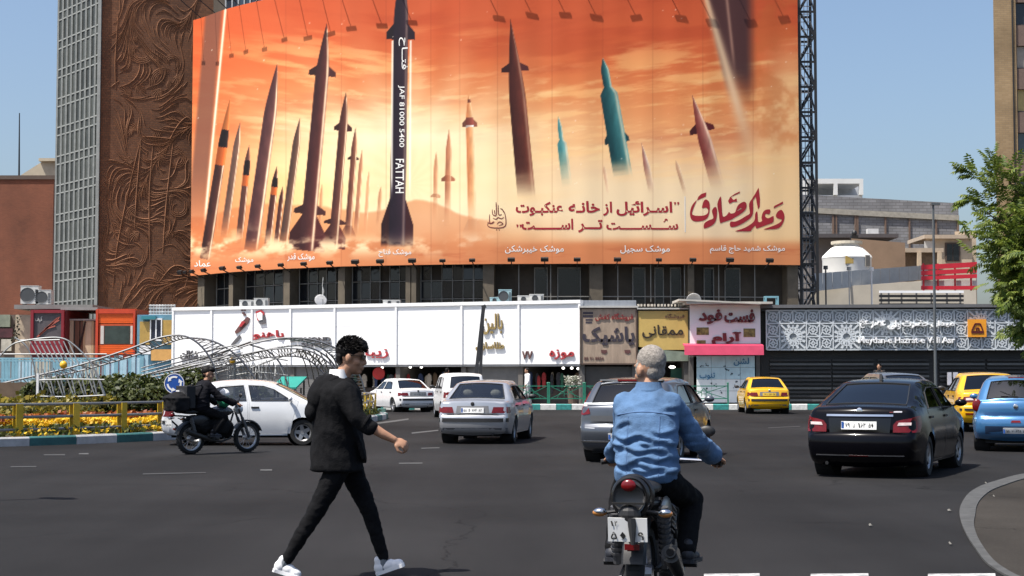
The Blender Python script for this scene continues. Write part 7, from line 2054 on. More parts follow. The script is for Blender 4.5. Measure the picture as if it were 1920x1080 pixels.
def rear_blue(t, sh, ef):
    for sg in (1, -1):
        m = MB(); p = ef(sg * .71, .93, .01); m.ell(p, (.035, .1, .13), 14, 10); m.build('tail_light', tail_m, t, smooth=True)
    pat(t, ef, 'tailgate_highlight', [(-.66, 1.02), (.66, 1.02), (.66, 1.045), (-.66, 1.045)], M('blue_edge_highlight', (.16, .36, .6), .3), .014, .02); pat(t, ef, 'tailgate_shadow_panel', [(-.6, .72), (.6, .72), (.62, .8), (-.62, .8)], M('blue_paint_shade', (.02, .075, .19), .35), .004, .01)  # pale edge and dark panel paint highlight and shade onto the blue tailgate
    pat(t, ef, 'bumper_trim', [(-.84, .66), (.84, .66), (.84, .685), (-.84, .685)], MATS['blue_edge_highlight'], .008, .01); pat(t, ef, 'fog_lamp', [(-.1, .595), (.1, .595), (.08, .64), (-.08, .64)], tail_m, .012, .02)  # paler blue bumper edge is a painted highlight, not a trim part
    pat(t, ef, 'bumper_lower', [(-.6, .36), (.6, .36), (.6, .52), (-.6, .52)], M('dark_blue_plastic', (.012, .03, .07), .5), .006, .015)
    plate(t, ef, .43, '۱۸ ب ۶۳۸ ۵۵', off=.02, w=.25); m = MB(); p = ef(0, .92, .014); m.ell(p, (.012, .05, .05), 10, 8); m.build('badge', chromem, t)
    m = MB(); p = ef(0, 1.1, .02); m.bar(p, p + Vector((.03, .3, .12)), .02); m.box(p, (.04, .09, .05)); m.build('wiper', black_pl, t)
    i = 9 * sh.k; P = sh.sil[i - 1]; m = MB(); m.box((P[0] - .03, 0, P[1] + .03), (.08, .3, .03)); m.build('brake_lamp', tail_m, t)
def rear_taxi(t, sh, ef):
    pat(t, ef, 'bumper_strip', [(-.84, .52), (.84, .52), (.84, .57), (-.84, .57)], black_pl, .012, .02)
    pat(t, ef, 'tail_light', [(.4, .74), (.93, .71), (.93, .83), (.5, .86)], tail_m, .012, .02, True); pat(t, ef, 'lamp_band', [(.48, .77), (.66, .765), (.66, .82), (.52, .825)], tail_w, .018, .02, True)
    plate(t, ef, .77, '۴۳ ت ۷۱۲ ۹۹', mat=plate_y, w=.25, blue=False); exhaust(t, sh, .5)
    m = MB(); p = ef(0, .905, .012); m.ell(p, (.012, .04, .045), 10, 8); m.build('badge', black_pl, t)
    pat(t, ef, 'reflector', [(.5, .42), (.68, .42), (.68, .46), (.5, .46)], tail_m, .01, .012, True)
def rear_plain(t, sh, ef):
    z = sh.sp['zb'] - .2; pat(t, ef, 'tail_light', [(.52, z - .1), (.9, z - .1), (.9, z + .1), (.56, z + .1)], tail_m, .01, .02, True); plate(t, ef, z - .02, '۳۴ ج ۲۸۵ ۱۱')
    pat(t, ef, 'bumper_strip', [(-.8, .48), (.8, .48), (.8, .55), (-.8, .55)], black_pl, .012, .02)

white_p = paint('white_car_paint', (.74, .74, .74)); silver = paint('silver_car_paint', (.44, .45, .47), .55, .3); greyp = paint('grey_hatch_paint', (.085, .095, .115), .5, .28); black_p = M('black_car_paint', (.002, .002, .0035), .16, 0, .05, 3, coat=.1, spec=.16); yellow = paint('yellow_taxi_paint', (.78, .42, .004)); bluep = paint('blue_car_paint', (.05, .17, .36), .35, .25, 1)
tibap = paint('off_white_car_paint', (.60, .61, .62)); oldgrey = paint('dull_grey_car_paint', (.1, .1, .105), .2)
car('sedan', 'glossy black sedan with tinted rear window and white number plate', 'car', gnd(1612, 897), 25, DENA, black_p, g_dark, rear_dena, steer=-4)
car('sedan', 'silver sedan seen from behind with pale seats showing through its rear window', 'car', gnd(886, 833), 8.5, SED405, silver, g_clear, rear405(silver), seat=seat_l)
car('hatchback', 'grey hatchback with red brake lamp on the roof, half hidden by the denim rider', 'car', gnd(1170, 869), 17, HATCH, greyp, g_dark, rear_hatch)
car('hatchback', 'white small car seen from the side behind the walking man and the motorbike', 'car', gnd(313, 833), 88.5, TIBA, tibap, g_clear, rear_plain)
car('sedan', 'white sedan with black bumper strip parked nearest the walking man', 'car', gnd(784, 773), -24, SED405, white_p, g_mid, rear405(white_p, txt='۶۴ د ۹۱۸ ۴۴', pmat=M('grey_plate', (.2, .21, .22), .4)))
car('van', 'tall white car standing right behind the silver sedan', 'car', gnd(873, 786), -9, TALL, white_p, g_mid, rear_plain)
car('sedan', 'white car mostly hidden between the white sedan and the tall white car', 'car', (-.55, 70.2), -50, SED405, white_p, g_dark, rear405(white_p))
car('taxi', 'small yellow taxi sedan standing before the blue and white wall', 'taxi', gnd(1443, 776.5), 2, SED405, yellow, g_dark, rear405(yellow, 'chrome', txt='۲۹ ت ۵۲۶ ۱۳', pmat=plate_y), scale=1.05, group='yellow taxis on the square')
car('taxi', 'larger yellow taxi partly hidden behind the blue hatchback', 'taxi', gnd(1866, 811), 9.5, SED405, yellow, g_dark, rear_taxi, scale=1.14, group='yellow taxis on the square')
car('hatchback', 'bright blue hatchback cut off by the right edge', 'car', gnd(1906, 848), 19, SUPER, bluep, g_mid, rear_blue)
car('sedan', 'dull grey old sedan behind the roof of the black sedan', 'car', gnd(1722, 795), -7, SED405, oldgrey, g_mid, rear405(oldgrey, txt='۱۵ س ۳۷۲ ۶۶'), scale=1.15)
# ---------------------------------------------------------------- people and motorcycles
V = Vector
skin_m = M('skin_tan', (.36, .19, .115), .55, var=.12, scale=14, bump=.1, bscale=120); hair_b = M('hair_black', (.006, .005, .005), .6, var=.4, scale=30, spec=.15)
hair_g = M('hair_grey_cropped', (.25, .225, .2), .9, var=.5, scale=55, bump=.6, bscale=160, detail=8)
black_cloth = M('black_cotton', (.0085, .0085, .0095), .9, var=.25, scale=6, bump=.25, bscale=90, spec=.1); trouser_m = M('black_denim', (.008, .008, .009), .9, var=.3, scale=7, bump=.3, bscale=120, spec=.1)
denim = M('faded_blue_denim', (.074, .148, .275), .92, var=.38, scale=5, bump=.35, bscale=140, detail=9); white_c = M('white_cotton', (.78, .78, .78), .8); shoe_w = M('white_trainer', (.74, .74, .75), .6, var=.06); shoe_b = M('dark_boot', (.02, .022, .03), .6, var=.4, scale=10)
eye_m = M('eye_dark', (.02, .015, .012), .2)

def loft(m, secs, n=22):
    vs = []
    for c, rx, ry in secs: vs += [V(c) + V((rx * math.cos(2 * PI * i / n), ry * math.sin(2 * PI * i / n), 0)) for i in range(n)]
    k = len(secs)
    return m.add(vs, [(j * n + i, j * n + (i + 1) % n, (j + 1) * n + (i + 1) % n, (j + 1) * n + i) for j in range(k - 1) for i in range(n)] + [tuple(range(n - 1, -1, -1)), tuple(range((k - 1) * n, k * n))])
def chain(m, pts, n=12):
    for (a, ra), (b, rb) in zip(pts, pts[1:]): m.caps(a, b, ra, rb, n)
    return m
def head(m, c, rot, s=1.0):
    """skull, jaw, nose, lips, brow and ears; local x is forward"""
    c = V(c); P = lambda x, y, z: c + rot @ (V((x, y, z)) * s)
    E_ = lambda p, r: m.ell(P(*p), [q * s for q in r], 16, 12, rot)
    E_((-.012, 0, .028), (.098, .077, .098)); E_((.03, 0, -.045), (.066, .057, .078)); E_((.066, 0, -.098), (.028, .03, .022)); E_((.075, 0, .035), (.022, .055, .016))
    E_((.096, 0, -.062), (.012, .025, .007)); E_((.094, 0, -.076), (.012, .022, .008))
    for q in (1, -1): E_((.05, q * .04, -.03), (.035, .025, .03)); E_((-.004, q * .081, -.01), (.022, .014, .034)); E_((.099, q * .009, -.035), (.012, .01, .008))
    m.caps(P(.092, 0, .02), P(.113, 0, -.03), .009 * s, .012 * s, 8)
    return P
def hand(m, w, d, up, side, curl=.6, s=1.0, grip=False):
    """palm, four bent fingers of unequal length and a thumb on the given side"""
    d, up = V(d).normalized(), V(up).normalized(); lat = d.cross(up).normalized() * side
    P = lambda a, b, c: V(w) + (d * a + lat * b + up * c) * s
    fr_ = Matrix((d, lat, up)).transposed()
    m.ell(P(.05, 0, 0), (.05 * s, .042 * s, .016 * s), 12, 8, fr_)
    for i, (b, L) in enumerate([(.032, .068), (.011, .076), (-.011, .071), (-.031, .056)]):
        a = P(.088 - abs(b) * .2, b, 0); p = a; an = .2
        for q, f in enumerate((.45, .32, .23)):
            an += curl * (1.1 if q else .8); dd = d * math.cos(an) - up * math.sin(an); e = p + dd * L * f * s * 1.1; m.caps(p, e, (.0095 - .001 * q) * s, (.0088 - .001 * q) * s, 8); p = e
    p = P(.03, .036, -.006); q = P(.062, .06, -.022); r_ = P(.092, .052, -.034); m.caps(p, q, .013 * s, .011 * s, 8); m.caps(q, r_, .0105 * s, .009 * s, 8)
def wrinkle(st, sc=1.0):
    return lambda co: noise.noise(V((co.x * st[0], co.y * st[1], co.z * st[2])) * sc) + .5 * noise.noise(V((co.x * st[0], co.y * st[1], co.z * st[2])) * sc * 2.3 + V((5, 1, 3)))
def shoe(t, heel, toe, mat, rise=.09, w=.045, sole=None):
    heel, toe = V(heel), V(toe); d = (toe - heel).normalized(); L = (toe - heel).length; lat = V((-d.y, d.x, 0)).normalized(); up = lat.cross(d) * -1; up = up if up.z > 0 else -up
    P = lambda a, b, c: heel + d * a * L + lat * b + up * c; fr_ = Matrix((d, lat, up)).transposed(); m = MB()
    m.ell(P(.2, 0, .05), (L * .22, w * .92, .05), 12, 8, fr_); m.ell(P(.5, 0, .045), (L * .3, w * .95, .045), 12, 8, fr_); m.ell(P(.76, 0, .036), (L * .25, w * 1.05, .034), 12, 8, fr_); m.caps(P(.2, 0, .05), P(.22, 0, rise + .02), w * .8, w * .72)
    o = m.build('shoe', mat, t); remesh(o, .008, 3)
    m = MB(); n = 14; pr = [(a, w * (1.0 - .22 * math.sin(a * PI * 1.6 + .2)) * (1 if .05 < a < .93 else .6)) for a in [i / n for i in range(n + 1)]]
    m.prism([P(a, b, 0) for a, b in pr] + [P(a, -b, 0) for a, b in reversed(pr)], up * .026); m.build('sole', sole or shoe_w, o)
    m = MB()
    for a in (.38, .46, .54, .62): m.tube([P(a, -.024, .066), P(a + .02, 0, .094 - (a - .38) * .05), P(a, .024, .066)], .004, 5)
    m.build('lace', mat, o)
    return o

# ---- the young man walking to the right
K = 247.0; p0 = gnd(650, 1083)
man = thing('person', 'young man in black hooded jacket and white trainers striding across the road', 'person', p0, math.atan2(-p0.x, p0.y) * 0)
c = lambda x, y, l=0.0: V(((x - 650) / K, l, (1083 - y) / K))
body = MB(); hr = Matrix.Rotation(R(8), 3, 'Y') @ Matrix.Rotation(R(-4), 3, 'Z')
HP = head(body, c(656, 671), hr, 1.04)
chain(body, [(c(648, 690), .055), (c(636, 715), .062)]); loft(body, [(c(628, 712), .06, .08), (c(626, 735), .11, .18), (c(630, 800), .1, .15), (c(635, 880), .1, .15)])
near = [(c(648, 738, -.19), .058), (c(680, 788, -.25), .046), (c(722, 814, -.245), .036), (c(742, 824, -.235), .027)]
chain(body, near); hand(body, c(742, 824, -.235), c(757, 831, -.235) - c(742, 824, -.235), (.25, -.75, .6), 1, .75, 1.03)
far = [(c(625, 738, .19), .05), (c(612, 800, .24), .042), (c(622, 850, .22), .03)]; chain(body, far); hand(body, c(622, 850, .22), (.1, 0, -1), (-.3, .9, 0), 1, .5)
nl = [(c(634, 880, -.09), .075), (c(590, 966, -.1), .052), (c(541, 1048, -.1), .036)]; fl_ = [(c(652, 880, .09), .075), (c(689, 962, .1), .052), (c(717, 1052, .1), .036)]
chain(body, nl); chain(body, fl_)
o = body.build('body', skin_m, man); remesh(o, .0065, 3)
# hair with a ragged fringe
m = MB(); 
m.ell(HP(-.022, 0, .046), (.106, .088, .094), 18, 12, hr); m.ell(HP(.05, 0, .105), (.062, .07, .04), 12, 8, hr); m.ell(HP(-.07, 0, -.005), (.045, .072, .07), 12, 8, hr); m.ell(HP(.085, -.01, .085), (.035, .055, .03), 12, 8, hr)
rh = random.Random(8)
for _ in range(900):
    a, b = rh.uniform(0, 2 * PI), math.acos(rh.uniform(-.05, 1)); n_ = V((math.sin(b) * math.cos(a), math.sin(b) * math.sin(a), math.cos(b)))
    q = HP(-.012 + n_.x * .105, n_.y * .088, .055 + n_.z * .096); e = q + hr @ (n_ * .6 + V((.55, rh.gauss(0, .35), rh.uniform(-.2, .5)))).normalized() * rh.uniform(.01, .03) * (1.25 if n_.x > .3 else .8); m.cone(q, e, .0065, .0008, 3, False)
hair = m.build('hair', hair_b, man)
m = MB()
for q in (1, -1): m.box(HP(.095, q * .034, .012), (.012, .052, .034), m=hr); m.bar(HP(.09, q * .062, .018), HP(.0, q * .084, .012), .006)
m.bar(HP(.1, -.03, .018), HP(.1, .03, .018), .006); m.build('sunglasses', M('sunglass_black', (.004, .004, .004), .1), man)
m = MB(); loft(m, [(c(634, 716), .078, .095), (c(633, 703), .074, .085), (c(633, 694), .07, .075)]); m.build('shirt_collar', white_c, man, smooth=True)
# jacket with hood hanging on the back
m = MB(); S_ = lambda y, xa, xb, ry, l=0.: (c((xa + xb) / 2, y, l), (xb - xa) / 2 / K, ry)
loft(m, [S_(707, 612, 646, .085), S_(716, 600, 660, .14), S_(732, 590, 671, .205), S_(765, 584, 678, .215), S_(800, 585, 676, .195), S_(840, 583, 673, .19), S_(868, 581, 677, .2), S_(883, 580, 682, .205)])
m.ell(c(617, 716), (.075, .125, .05), 14, 10, Matrix.Rotation(R(-30), 3, 'Y'))
chain(m, [(near[0][0], .082), (c(676, 782, -.25), .066), (c(697, 800, -.25), .058)]); chain(m, [(far[0][0], .078), (c(612, 800, .24), .064), (c(622, 842, .22), .05)])
m.prism([c(668, 800, -.1), c(672, 800, .1), c(682, 870, .12), c(687, 861, -.12)], (-.02, 0, 0))
hd = MB(); hd.ell(c(603, 742), (.115, .165, .16), 16, 12, Matrix.Rotation(R(20), 3, 'Y')); hd.ell(c(588, 772), (.075, .135, .085), 14, 10); hd.ell(c(622, 716), (.09, .14, .05), 14, 10, Matrix.Rotation(R(-25), 3, 'Y'))
hd = hd.build('hood', black_cloth, man); remesh(hd, .011, 2); ruffle(hd, .012, wrinkle((10, 10, 8)))
jk = m.build('jacket', black_cloth, man); remesh(jk, .011, 3); ruffle(jk, .012, lambda q: 1 - 2.4 * abs(noise.noise(V((q.x * 7, q.y * 5, q.z * 4 + q.x * 3))))); ruffle(jk, .004, wrinkle((22, 22, 16)))
m = MB(); m.tube([c(690, 792, -.25) + V((.05 * math.cos(a) * .6, .06 * math.sin(a), .05 * math.cos(a))) for a in [2 * PI * i / 14 for i in range(14)]], .013, 6, True); m.build('rolled_cuff', black_cloth, jk)
m = MB(); m.ell(c(640, 858), (.13, .125, .12), 14, 10); chain(m, [(c(634, 878, -.085), .095), (c(612, 925, -.1), .083), (c(590, 966, -.1), .066), (c(563, 1010, -.1), .055), (c(541, 1048, -.1), .043)]); chain(m, [(c(652, 878, .085), .095), (c(672, 922, .1), .082), (c(690, 962, .1), .066), (c(704, 1008, .1), .054), (c(716, 1048, .1), .043)])
tr = m.build('trousers', trouser_m, man); remesh(tr, .010, 2); ruffle(tr, .006, wrinkle((14, 14, 22)))
shoe(man, c(515, 1068, -.1), c(566, 1086, -.1) + V((0, 0, .01)), shoe_w, .085); s2 = shoe(man, c(704, 1083, .1), c(757, 1064, .1), shoe_w, .09)
m = MB(); m.caps(c(540, 1046, -.1), c(533, 1062, -.1), .036, .036); m.caps(c(717, 1046, .1), c(716, 1068, .1), .036, .036); m.build('sock', M('grey_sock', (.16, .18, .2), .9), man)

# ---- motorcycles (local: x forward, y left, origin under the rear axle)
def motorcycle(label, loc, theta, hoop, tank_m, side_m, lean=0.0):
    th = R(90 - theta); t = thing('motorcycle', label, 'motorcycle', loc, th, 'motorcycles on the square')
    met = M('engine_metal', (.12, .12, .125), .45, .6, var=.3, scale=12); Rm = .305
    for x, w, R_ in ((0, .055, Rm), (1.3, .045, Rm)):
        m = MB(); m.lathe([(R_ * .76, -w), (R_ * .9, -w * 1.05), (R_ * .97, -w * .75), (R_, -w * .3), (R_, w * .3), (R_ * .97, w * .75), (R_ * .9, w * 1.05), (R_ * .76, w), (R_ * .76, -w)], (x, 0, R_), 30)
        for i in range(30):
            a = 2 * PI * i / 30; m.box((x + R_ * math.cos(a), 0, R_ + R_ * math.sin(a)), (.012, w * 1.3, .022), m=Matrix.Rotation(-a, 3, 'Y'))
        wh_ = m.build('wheel', tyre_m, t, smooth=40)
        m = MB(); m.lathe([(R_ * .77, -w * .6), (R_ * .7, -w * .5), (R_ * .7, w * .5), (R_ * .77, w * .6)], (x, 0, R_), 30); m.lathe([(0, -.07), (.05, -.07), (.06, -.03), (.06, .03), (.05, .07), (0, .07)], (x, 0, R_), 16)
        for i in range(14):
            a = 2 * PI * i / 14; m.bar((x + .05 * math.cos(a), (.03 if i % 2 else -.03), R_ + .05 * math.sin(a)), (x + .222 * math.cos(a + .2), 0, R_ + .222 * math.sin(a + .2)), .007)
        m.build('rim', rim_m, wh_)
        m = MB(); a0, a1 = (R(30), R(165)) if x == 0 else (R(20), R(150)); n = 14; vs = []
        for i in range(n + 1):
            a = a0 + (a1 - a0) * i / n
            for y, dr in ((-.075, .02), (-.06, .045), (.06, .045), (.075, .02)): vs.append((x + (R_ + dr) * math.cos(a), y, R_ + (R_ + dr) * math.sin(a)))
        m.add(vs, [(i * 4 + q, i * 4 + q + 1, i * 4 + 5 + q, i * 4 + 4 + q) for i in range(n) for q in range(3)]); m.build('mudguard', black_pl, t, smooth=50)
    m = MB()
    for q in (1, -1): m.cyl((1.3, q * .085, Rm), (1.05, q * .085, .88), .024, 10); m.cyl((1.13, q * .085, .70), (1.3, q * .085, Rm + .02), .032, 10)
    m.build('fork', met, t)
    m = MB(); m.tube([(.05, .09, .32), (.3, .09, .34), (.42, .06, .55), (.95, .02, .83)], .018, 8); m.tube([(.05, -.09, .32), (.3, -.09, .34), (.42, -.06, .55), (.95, -.02, .83)], .018, 8); m.tube([(.42, 0, .35), (.8, 0, .3), (.98, 0, .8)], .02, 8)
    for q in (1, -1): m.tube([(.95, q * .04, .82), (.3, q * .1, .72), (-.35, q * .09, .76)], .016, 8)
    m.build('frame', black_pl, t)
    m = MB(); m.box((.58, 0, .38), (.3, .2, .2)); m.cone((.66, 0, .45), (.72, 0, .68), .09, .075, 14)
    for i in range(6): m.box((.68 + .008 * i, 0, .5 + .03 * i), (.2, .22, .01), m=Matrix.Rotation(R(15), 3, 'Y'))
    m.cyl((.55, -.14, .38), (.55, .14, .38), .085, 14); m.build('engine', met, t)
    m = MB(); m.ell((.68, 0, .83), (.28, .14, .11), 16, 12); m.ell((.5, 0, .81), (.16, .11, .08), 12, 10); o = m.build('fuel_tank', tank_m, t); remesh(o, .015, 2)
    m = MB(); m.ell((.3, 0, .80), (.2, .13, .045), 14, 8); m.ell((.02, 0, .83), (.28, .125, .05), 14, 8); m.ell((-.22, 0, .845), (.16, .1, .045), 12, 8); o = m.build('seat', M('seat_vinyl', (.012, .012, .013), .5), t); remesh(o, .014, 3)
    for q in (1, -1):
        m = MB(); m.ell((.15, q * .13, .67), (.21, .03, .1), 14, 10); m.build('side_panel', side_m, t, smooth=True)
        m = MB(); m.cyl((.02, q * .15, .36), (-.08, q * .15, .72), .03, 10)
        for i in range(9): z = i / 9; m.cyl((.005 - .085 * z, q * .15, .42 + .28 * z), (0 - .085 * z, q * .15, .435 + .28 * z), .042, 10)
        m.build('shock_absorber', met, t)
        m = MB(); m.cyl((.36, q * .08, .33), (.36, q * .3, .33), .013, 8); m.cyl((.36, q * .2, .33), (.36, q * .3, .33), .024, 8); m.build('footpeg', black_pl, t)
        p = V((-.33, q * .17, .7)); m = MB(); m.cyl((-.33, q * .07, .715), p, .011, 8); m.build('indicator_stalk', black_pl, t); m = MB(); m.ell(p + V((-.01, q * .03, 0)), (.03, .045, .024), 12, 8); i_ = m.build('indicator', amber, t, smooth=True)
        m = MB(); m.ell(p + V((-.014, q * .026, .008)), (.03, .042, .022), 10, 8); m.build('lens_rim', chromem, i_, smooth=True)
        m = MB(); m.cyl((.93, q * .24, .97), (.95, q * .29, 1.12), .008, 6); m.ell((.945, q * .3, 1.15), (.02, .06, .04), 12, 8); m.build('mirror', black_pl, t, smooth=True)
        m = MB(); m.cyl((.9, q * .3, .955), (.86, q * .41, .94), .019, 10); m.build('grip', black_pl, t)
        m = MB(); m.bar((.95, q * .28, .965), (.93, q * .4, .945), .01, .016); m.build('lever', chromem, t)
    m = MB(); m.tube([(.86, -.4, .94), (.9, -.3, .955), (.95, -.12, .96), (.96, 0, .93), (.95, .12, .96), (.9, .3, .955), (.86, .4, .94)], .012, 8); m.build('handlebar', chromem, t)
    m = MB(); m.ell((1.1, 0, .87), (.09, .1, .1), 14, 10); m.build('headlight', headl, t, smooth=True); m = MB(); m.box((1.0, 0, .99), (.1, .2, .08)); m.build('instrument_panel', black_pl, t)
    m = MB(); m.tube([(.75, -.1, .5), (.82, -.15, .3), (.6, -.17, .24), (.35, -.18, .27)], .022, 8); m.cone((.38, -.18, .27), (-.2, -.21, .45), .04, .058, 14); m.cyl((-.2, -.21, .45), (-.24, -.212, .462), .034, 12); m.build('exhaust', M('exhaust_dark', (.05, .048, .045), .4, .6), t, smooth=50)
    m = MB(); m.cyl((-.241, -.212, .462), (-.246, -.212, .464), .024, 12); m.build('exhaust_tip', under_m, t)
    if hoop:
        hc = V((-.46, 0, .80))
        m = MB(); m.tube([hc + V((.05, .104 * math.cos(a), .118 * math.sin(a))) for a in [2 * PI * i / 28 for i in range(28)]], .015, 8, True); m.tube([hc + V((.16, .118 * math.cos(a), .122 * math.sin(a))) for a in [2 * PI * i / 28 for i in range(28)]], .013, 8, True); m.build('tail_hoop', M('hoop_black_chrome', (.05, .05, .052), .22, .8), t, smooth=True)
        m = MB(); m.lathe([(0, -.03), (.05, -.028), (.085, -.01), (.094, .02)], hc, 26, Matrix.Rotation(R(90), 3, 'Z')); m.build('tail_cowl', M('tail_cowl_grey', (.10, .10, .10), .4, .2), t, smooth=True)
        m = MB(); m.ell(hc + V((-.022, 0, .075)), (.018, .045, .036), 14, 10); m.build('tail_light', tail_m, t, smooth=True)
        m = MB(); m.box(hc + V((-.035, 0, -.03)), (.02, .2, .012)); m.build('cowl_strip', under_m, t)
        m = MB(); m.ell(hc + V((.0, 0, -.1)), (.05, .07, .07), 12, 8); m.cone(hc + V((-.03, -.02, -.12)), hc + V((-.06, -.03, -.27)), .03, .012, 8); m.build('cable_loop', black_pl, t)
    else:
        m = MB(); m.ell((-.42, 0, .78), (.05, .07, .05), 12, 8); m.build('tail_light', tail_m, t, smooth=True)
    m = MB(); mt_2 = Matrix.Rotation(R(-8), 3, 'Y'); m.box((-.49, .005, .615), (.008, .235, .142), m=mt_2); pl = m.build('licence_plate', plate_m, t)
    fl = lambda a, b, of=0.0: V((-.496 - (b) * .14 * 0 - of + (b) * -.14, .005 - a, .615 + b))
    m = MB()
    for i, ch in enumerate('۵۰۲۹'): text_on(m, ch, -.1 + .054 * i, -.064 + .054 * i, -.058, -.012, lambda a, b, of=0.: fl(a, b, .003), True, .02)
    for i, ch in enumerate('۱۲'): text_on(m, ch, -.1 + .024 * i, -.084 + .024 * i, .022, .052, lambda a, b, of=0.: fl(a, b, .003), True, .02)
    m.build('lettering', plate_ink, pl)
    m = MB(); m.box((-.36, 0, .5), (.02, .09, .035)); m.build('reflector', tail_m, t); m = MB(); m.bar((-.3, 0, .56), (-.48, 0, .7), .05, .02); m.bar((-.3, 0, .56), (-.36, 0, .48), .06, .02); m.build('plate_bracket', black_pl, t)
    m = MB(); m.bar((.4, .17, .3), (.12, .24, .05), .018); m.build('side_stand', met, t)
    return t
def rider(label, bike_loc, theta, hair_mat, top_m, legs_m, head_yaw, dense=1.0, noseam=False, name='shirt', bulk=1.0, shoes=shoe_b):
    th = R(90 - theta); t = thing('person', label, 'person', bike_loc, th); body = MB()
    hz = 1.535; hr = Matrix.Rotation(R(head_yaw), 3, 'Z') @ Matrix.Rotation(R(10), 3, 'Y'); HP = head(body, (.38, 0, hz + .03), hr, 1.12)
    chain(body, [((.365, 0, hz - .05), .06), ((.335, 0, 1.40), .06)]); loft(body, [((.2, 0, .86), .13, .16), ((.23, 0, 1.1), .11, .16), ((.29, 0, 1.33), .06, .13)])
    arms = {}; legs = {}
    for q in (1, -1):
        arms[q] = [(V((.30, q * .158, 1.345)), .055), (V((.47, .19 if q > 0 else -.285, 1.12)), .045), (V((.80, .31 if q > 0 else -.36, .985)), .03)]; chain(body, arms[q])
        hand(body, arms[q][2][0], (.75, q * .1, -.12), (.25, 0, 1), -q, .85, 1.05)
        legs[q] = [(V((.22, q * .1, .87)), .085), (V((.62, q * .235, .71)), .062), (V((.36, q * .235, .42)), .045)]; chain(body, legs[q])
    o = body.build('body', skin_m, t); remesh(o, .0075 / dense, 3)
    m = MB(); m.ell(HP(-.026, 0, .048), (.110, .0885, .104), 20, 14, hr); m.ell(HP(-.05, 0, -.018), (.056, .07, .058), 14, 10, hr)
    if hair_mat is hair_g: m.ell(HP(.02, .073, .0), (.022, .012, .05), 8, 6, hr); m.ell(HP(.02, -.073, .0), (.022, .012, .05), 8, 6, hr)
    else: m.ell(HP(.05, 0, .09), (.075, .085, .055), 12, 8, hr)
    h_ = m.build('hair', hair_mat, t); remesh(h_, .007, 2); ruffle(h_, .0025, wrinkle((70, 70, 40)))
    m = MB()
    for q in (1, -1): m.ell(HP(.083, q * .032, .008), (.012, .014, .008), 8, 6, hr)
    m.build('eye', eye_m, t)
    b = bulk; m = MB(); loft(m, [((.2, 0, .855), .15 * b, .185 * b), ((.195, 0, .90), .155 * b, .2 * b), ((.2, 0, 1.0), .15 * b, .198 * b), ((.22, 0, 1.15), .145 * b, .2 * b), ((.255, 0, 1.28), .14 * b, .205 * b), ((.285, 0, 1.345), .118, .195), ((.305, 0, 1.405), .088, .135), ((.32, 0, 1.45), .07, .085)])
    for q in (1, -1): chain(m, [(arms[q][0][0] + V((-.01, -q * .01, 0)), .076 * b), (arms[q][1][0], .064), (arms[q][2][0] + V((-.05, -q * .006, .018)), .05)])
    sh = m.build(name, top_m, t); remesh(sh, .011, 3)
    rg = lambda p: 1 - 2.4 * abs(noise.noise(V(p)))
    ruffle(sh, .013, lambda co: rg((co.x * 2, co.y * 2.6, co.z * 9 + co.y * 2.5)) * (1.3 if co.z < 1.1 else .45) + .6 * rg((co.x * 5, co.y * 4 + 7, co.z * 17)) * (1 if co.z < 1.15 else .4)); ruffle(sh, .005, wrinkle((18, 18, 14)))
    if hair_mat is hair_g:
        folds = [(1.115, .06, -.02, .13, .026), (1.085, -.07, .05, .1, .02), (1.04, .02, .03, .15, .022), (.985, -.04, -.05, .13, .02), (.95, .07, .04, .12, .022), (.915, -.02, .02, .16, .018), (1.15, -.12, .12, .06, .016), (1.2, .13, -.2, .05, .014), (1.3, -.15, .3, .05, .012), (1.08, .15, -.15, .06, .018)]
        def fold(co):
            if co.x > .32 or abs(co.y) > .22: return 0
            f = 0
            for z, y, sl, hw, dp in folds:
                zl = z + sl * (co.y - y) + .012 * math.sin(co.y * 34 + z * 40); e = math.exp(-((co.y - y) / hw) ** 4)
                f += dp * e * (-math.exp(-((co.z - zl) / .013) ** 2) + .7 * math.exp(-((co.z - zl - .026) / .014) ** 2))
            return f
        ruffle(sh, 1, fold)
    if not noseam:
        from mathutils.bvhtree import BVHTree
        me = sh.data; bv = BVHTree.FromPolygons([v.co for v in me.vertices], [tuple(p.vertices) for p in me.polygons])
        def seam(pts, nm, r=.0045):
            P = []
            for y, z in pts:
                hit = bv.ray_cast(V((-1, y, z)), V((1, 0, 0)))[0]
                if hit: P.append(hit + V((-.001, 0, 0)))
            if len(P) > 2: m = MB(); m.tube(P, r, 5); m.build(nm, M('denim_seam', (.06, .12, .24), .85), sh)
        seam([(.18 - .012 * i, 1.275 + .022 * math.sin(PI * i / 30)) for i in range(31)], 'yoke_seam'); seam([(.1 - .0, 1.27 - .013 * i) for i in range(30)], 'back_seam', .003); seam([(-.1, 1.27 - .013 * i) for i in range(30)], 'back_seam', .003)
        m = MB(); loft(m, [((.315, 0, 1.43), .082, .10), ((.325, 0, 1.46), .075, .085), ((.335, 0, 1.485), .074, .078)]); m.build('collar', top_m, sh, smooth=True)
    m = MB(); m.ell((.2, 0, .87), (.16, .175, .1), 14, 10)
    for q in (1, -1): chain(m, [(legs[q][0][0], .105), (legs[q][1][0], .08), (legs[q][2][0], .062)])
    tr = m.build('trousers', legs_m, t); remesh(tr, .012, 2); ruffle(tr, .007, wrinkle((14, 14, 14)))
    for q in (1, -1): shoe(t, (.29, q * .24, .335), (.53, q * .26, .33), shoes, .1, .05, shoes)
    return t
b0 = gnd(1201, 706 + 456, 0)
b0 = V((.803, 10.0, 0)); TH = 13.5
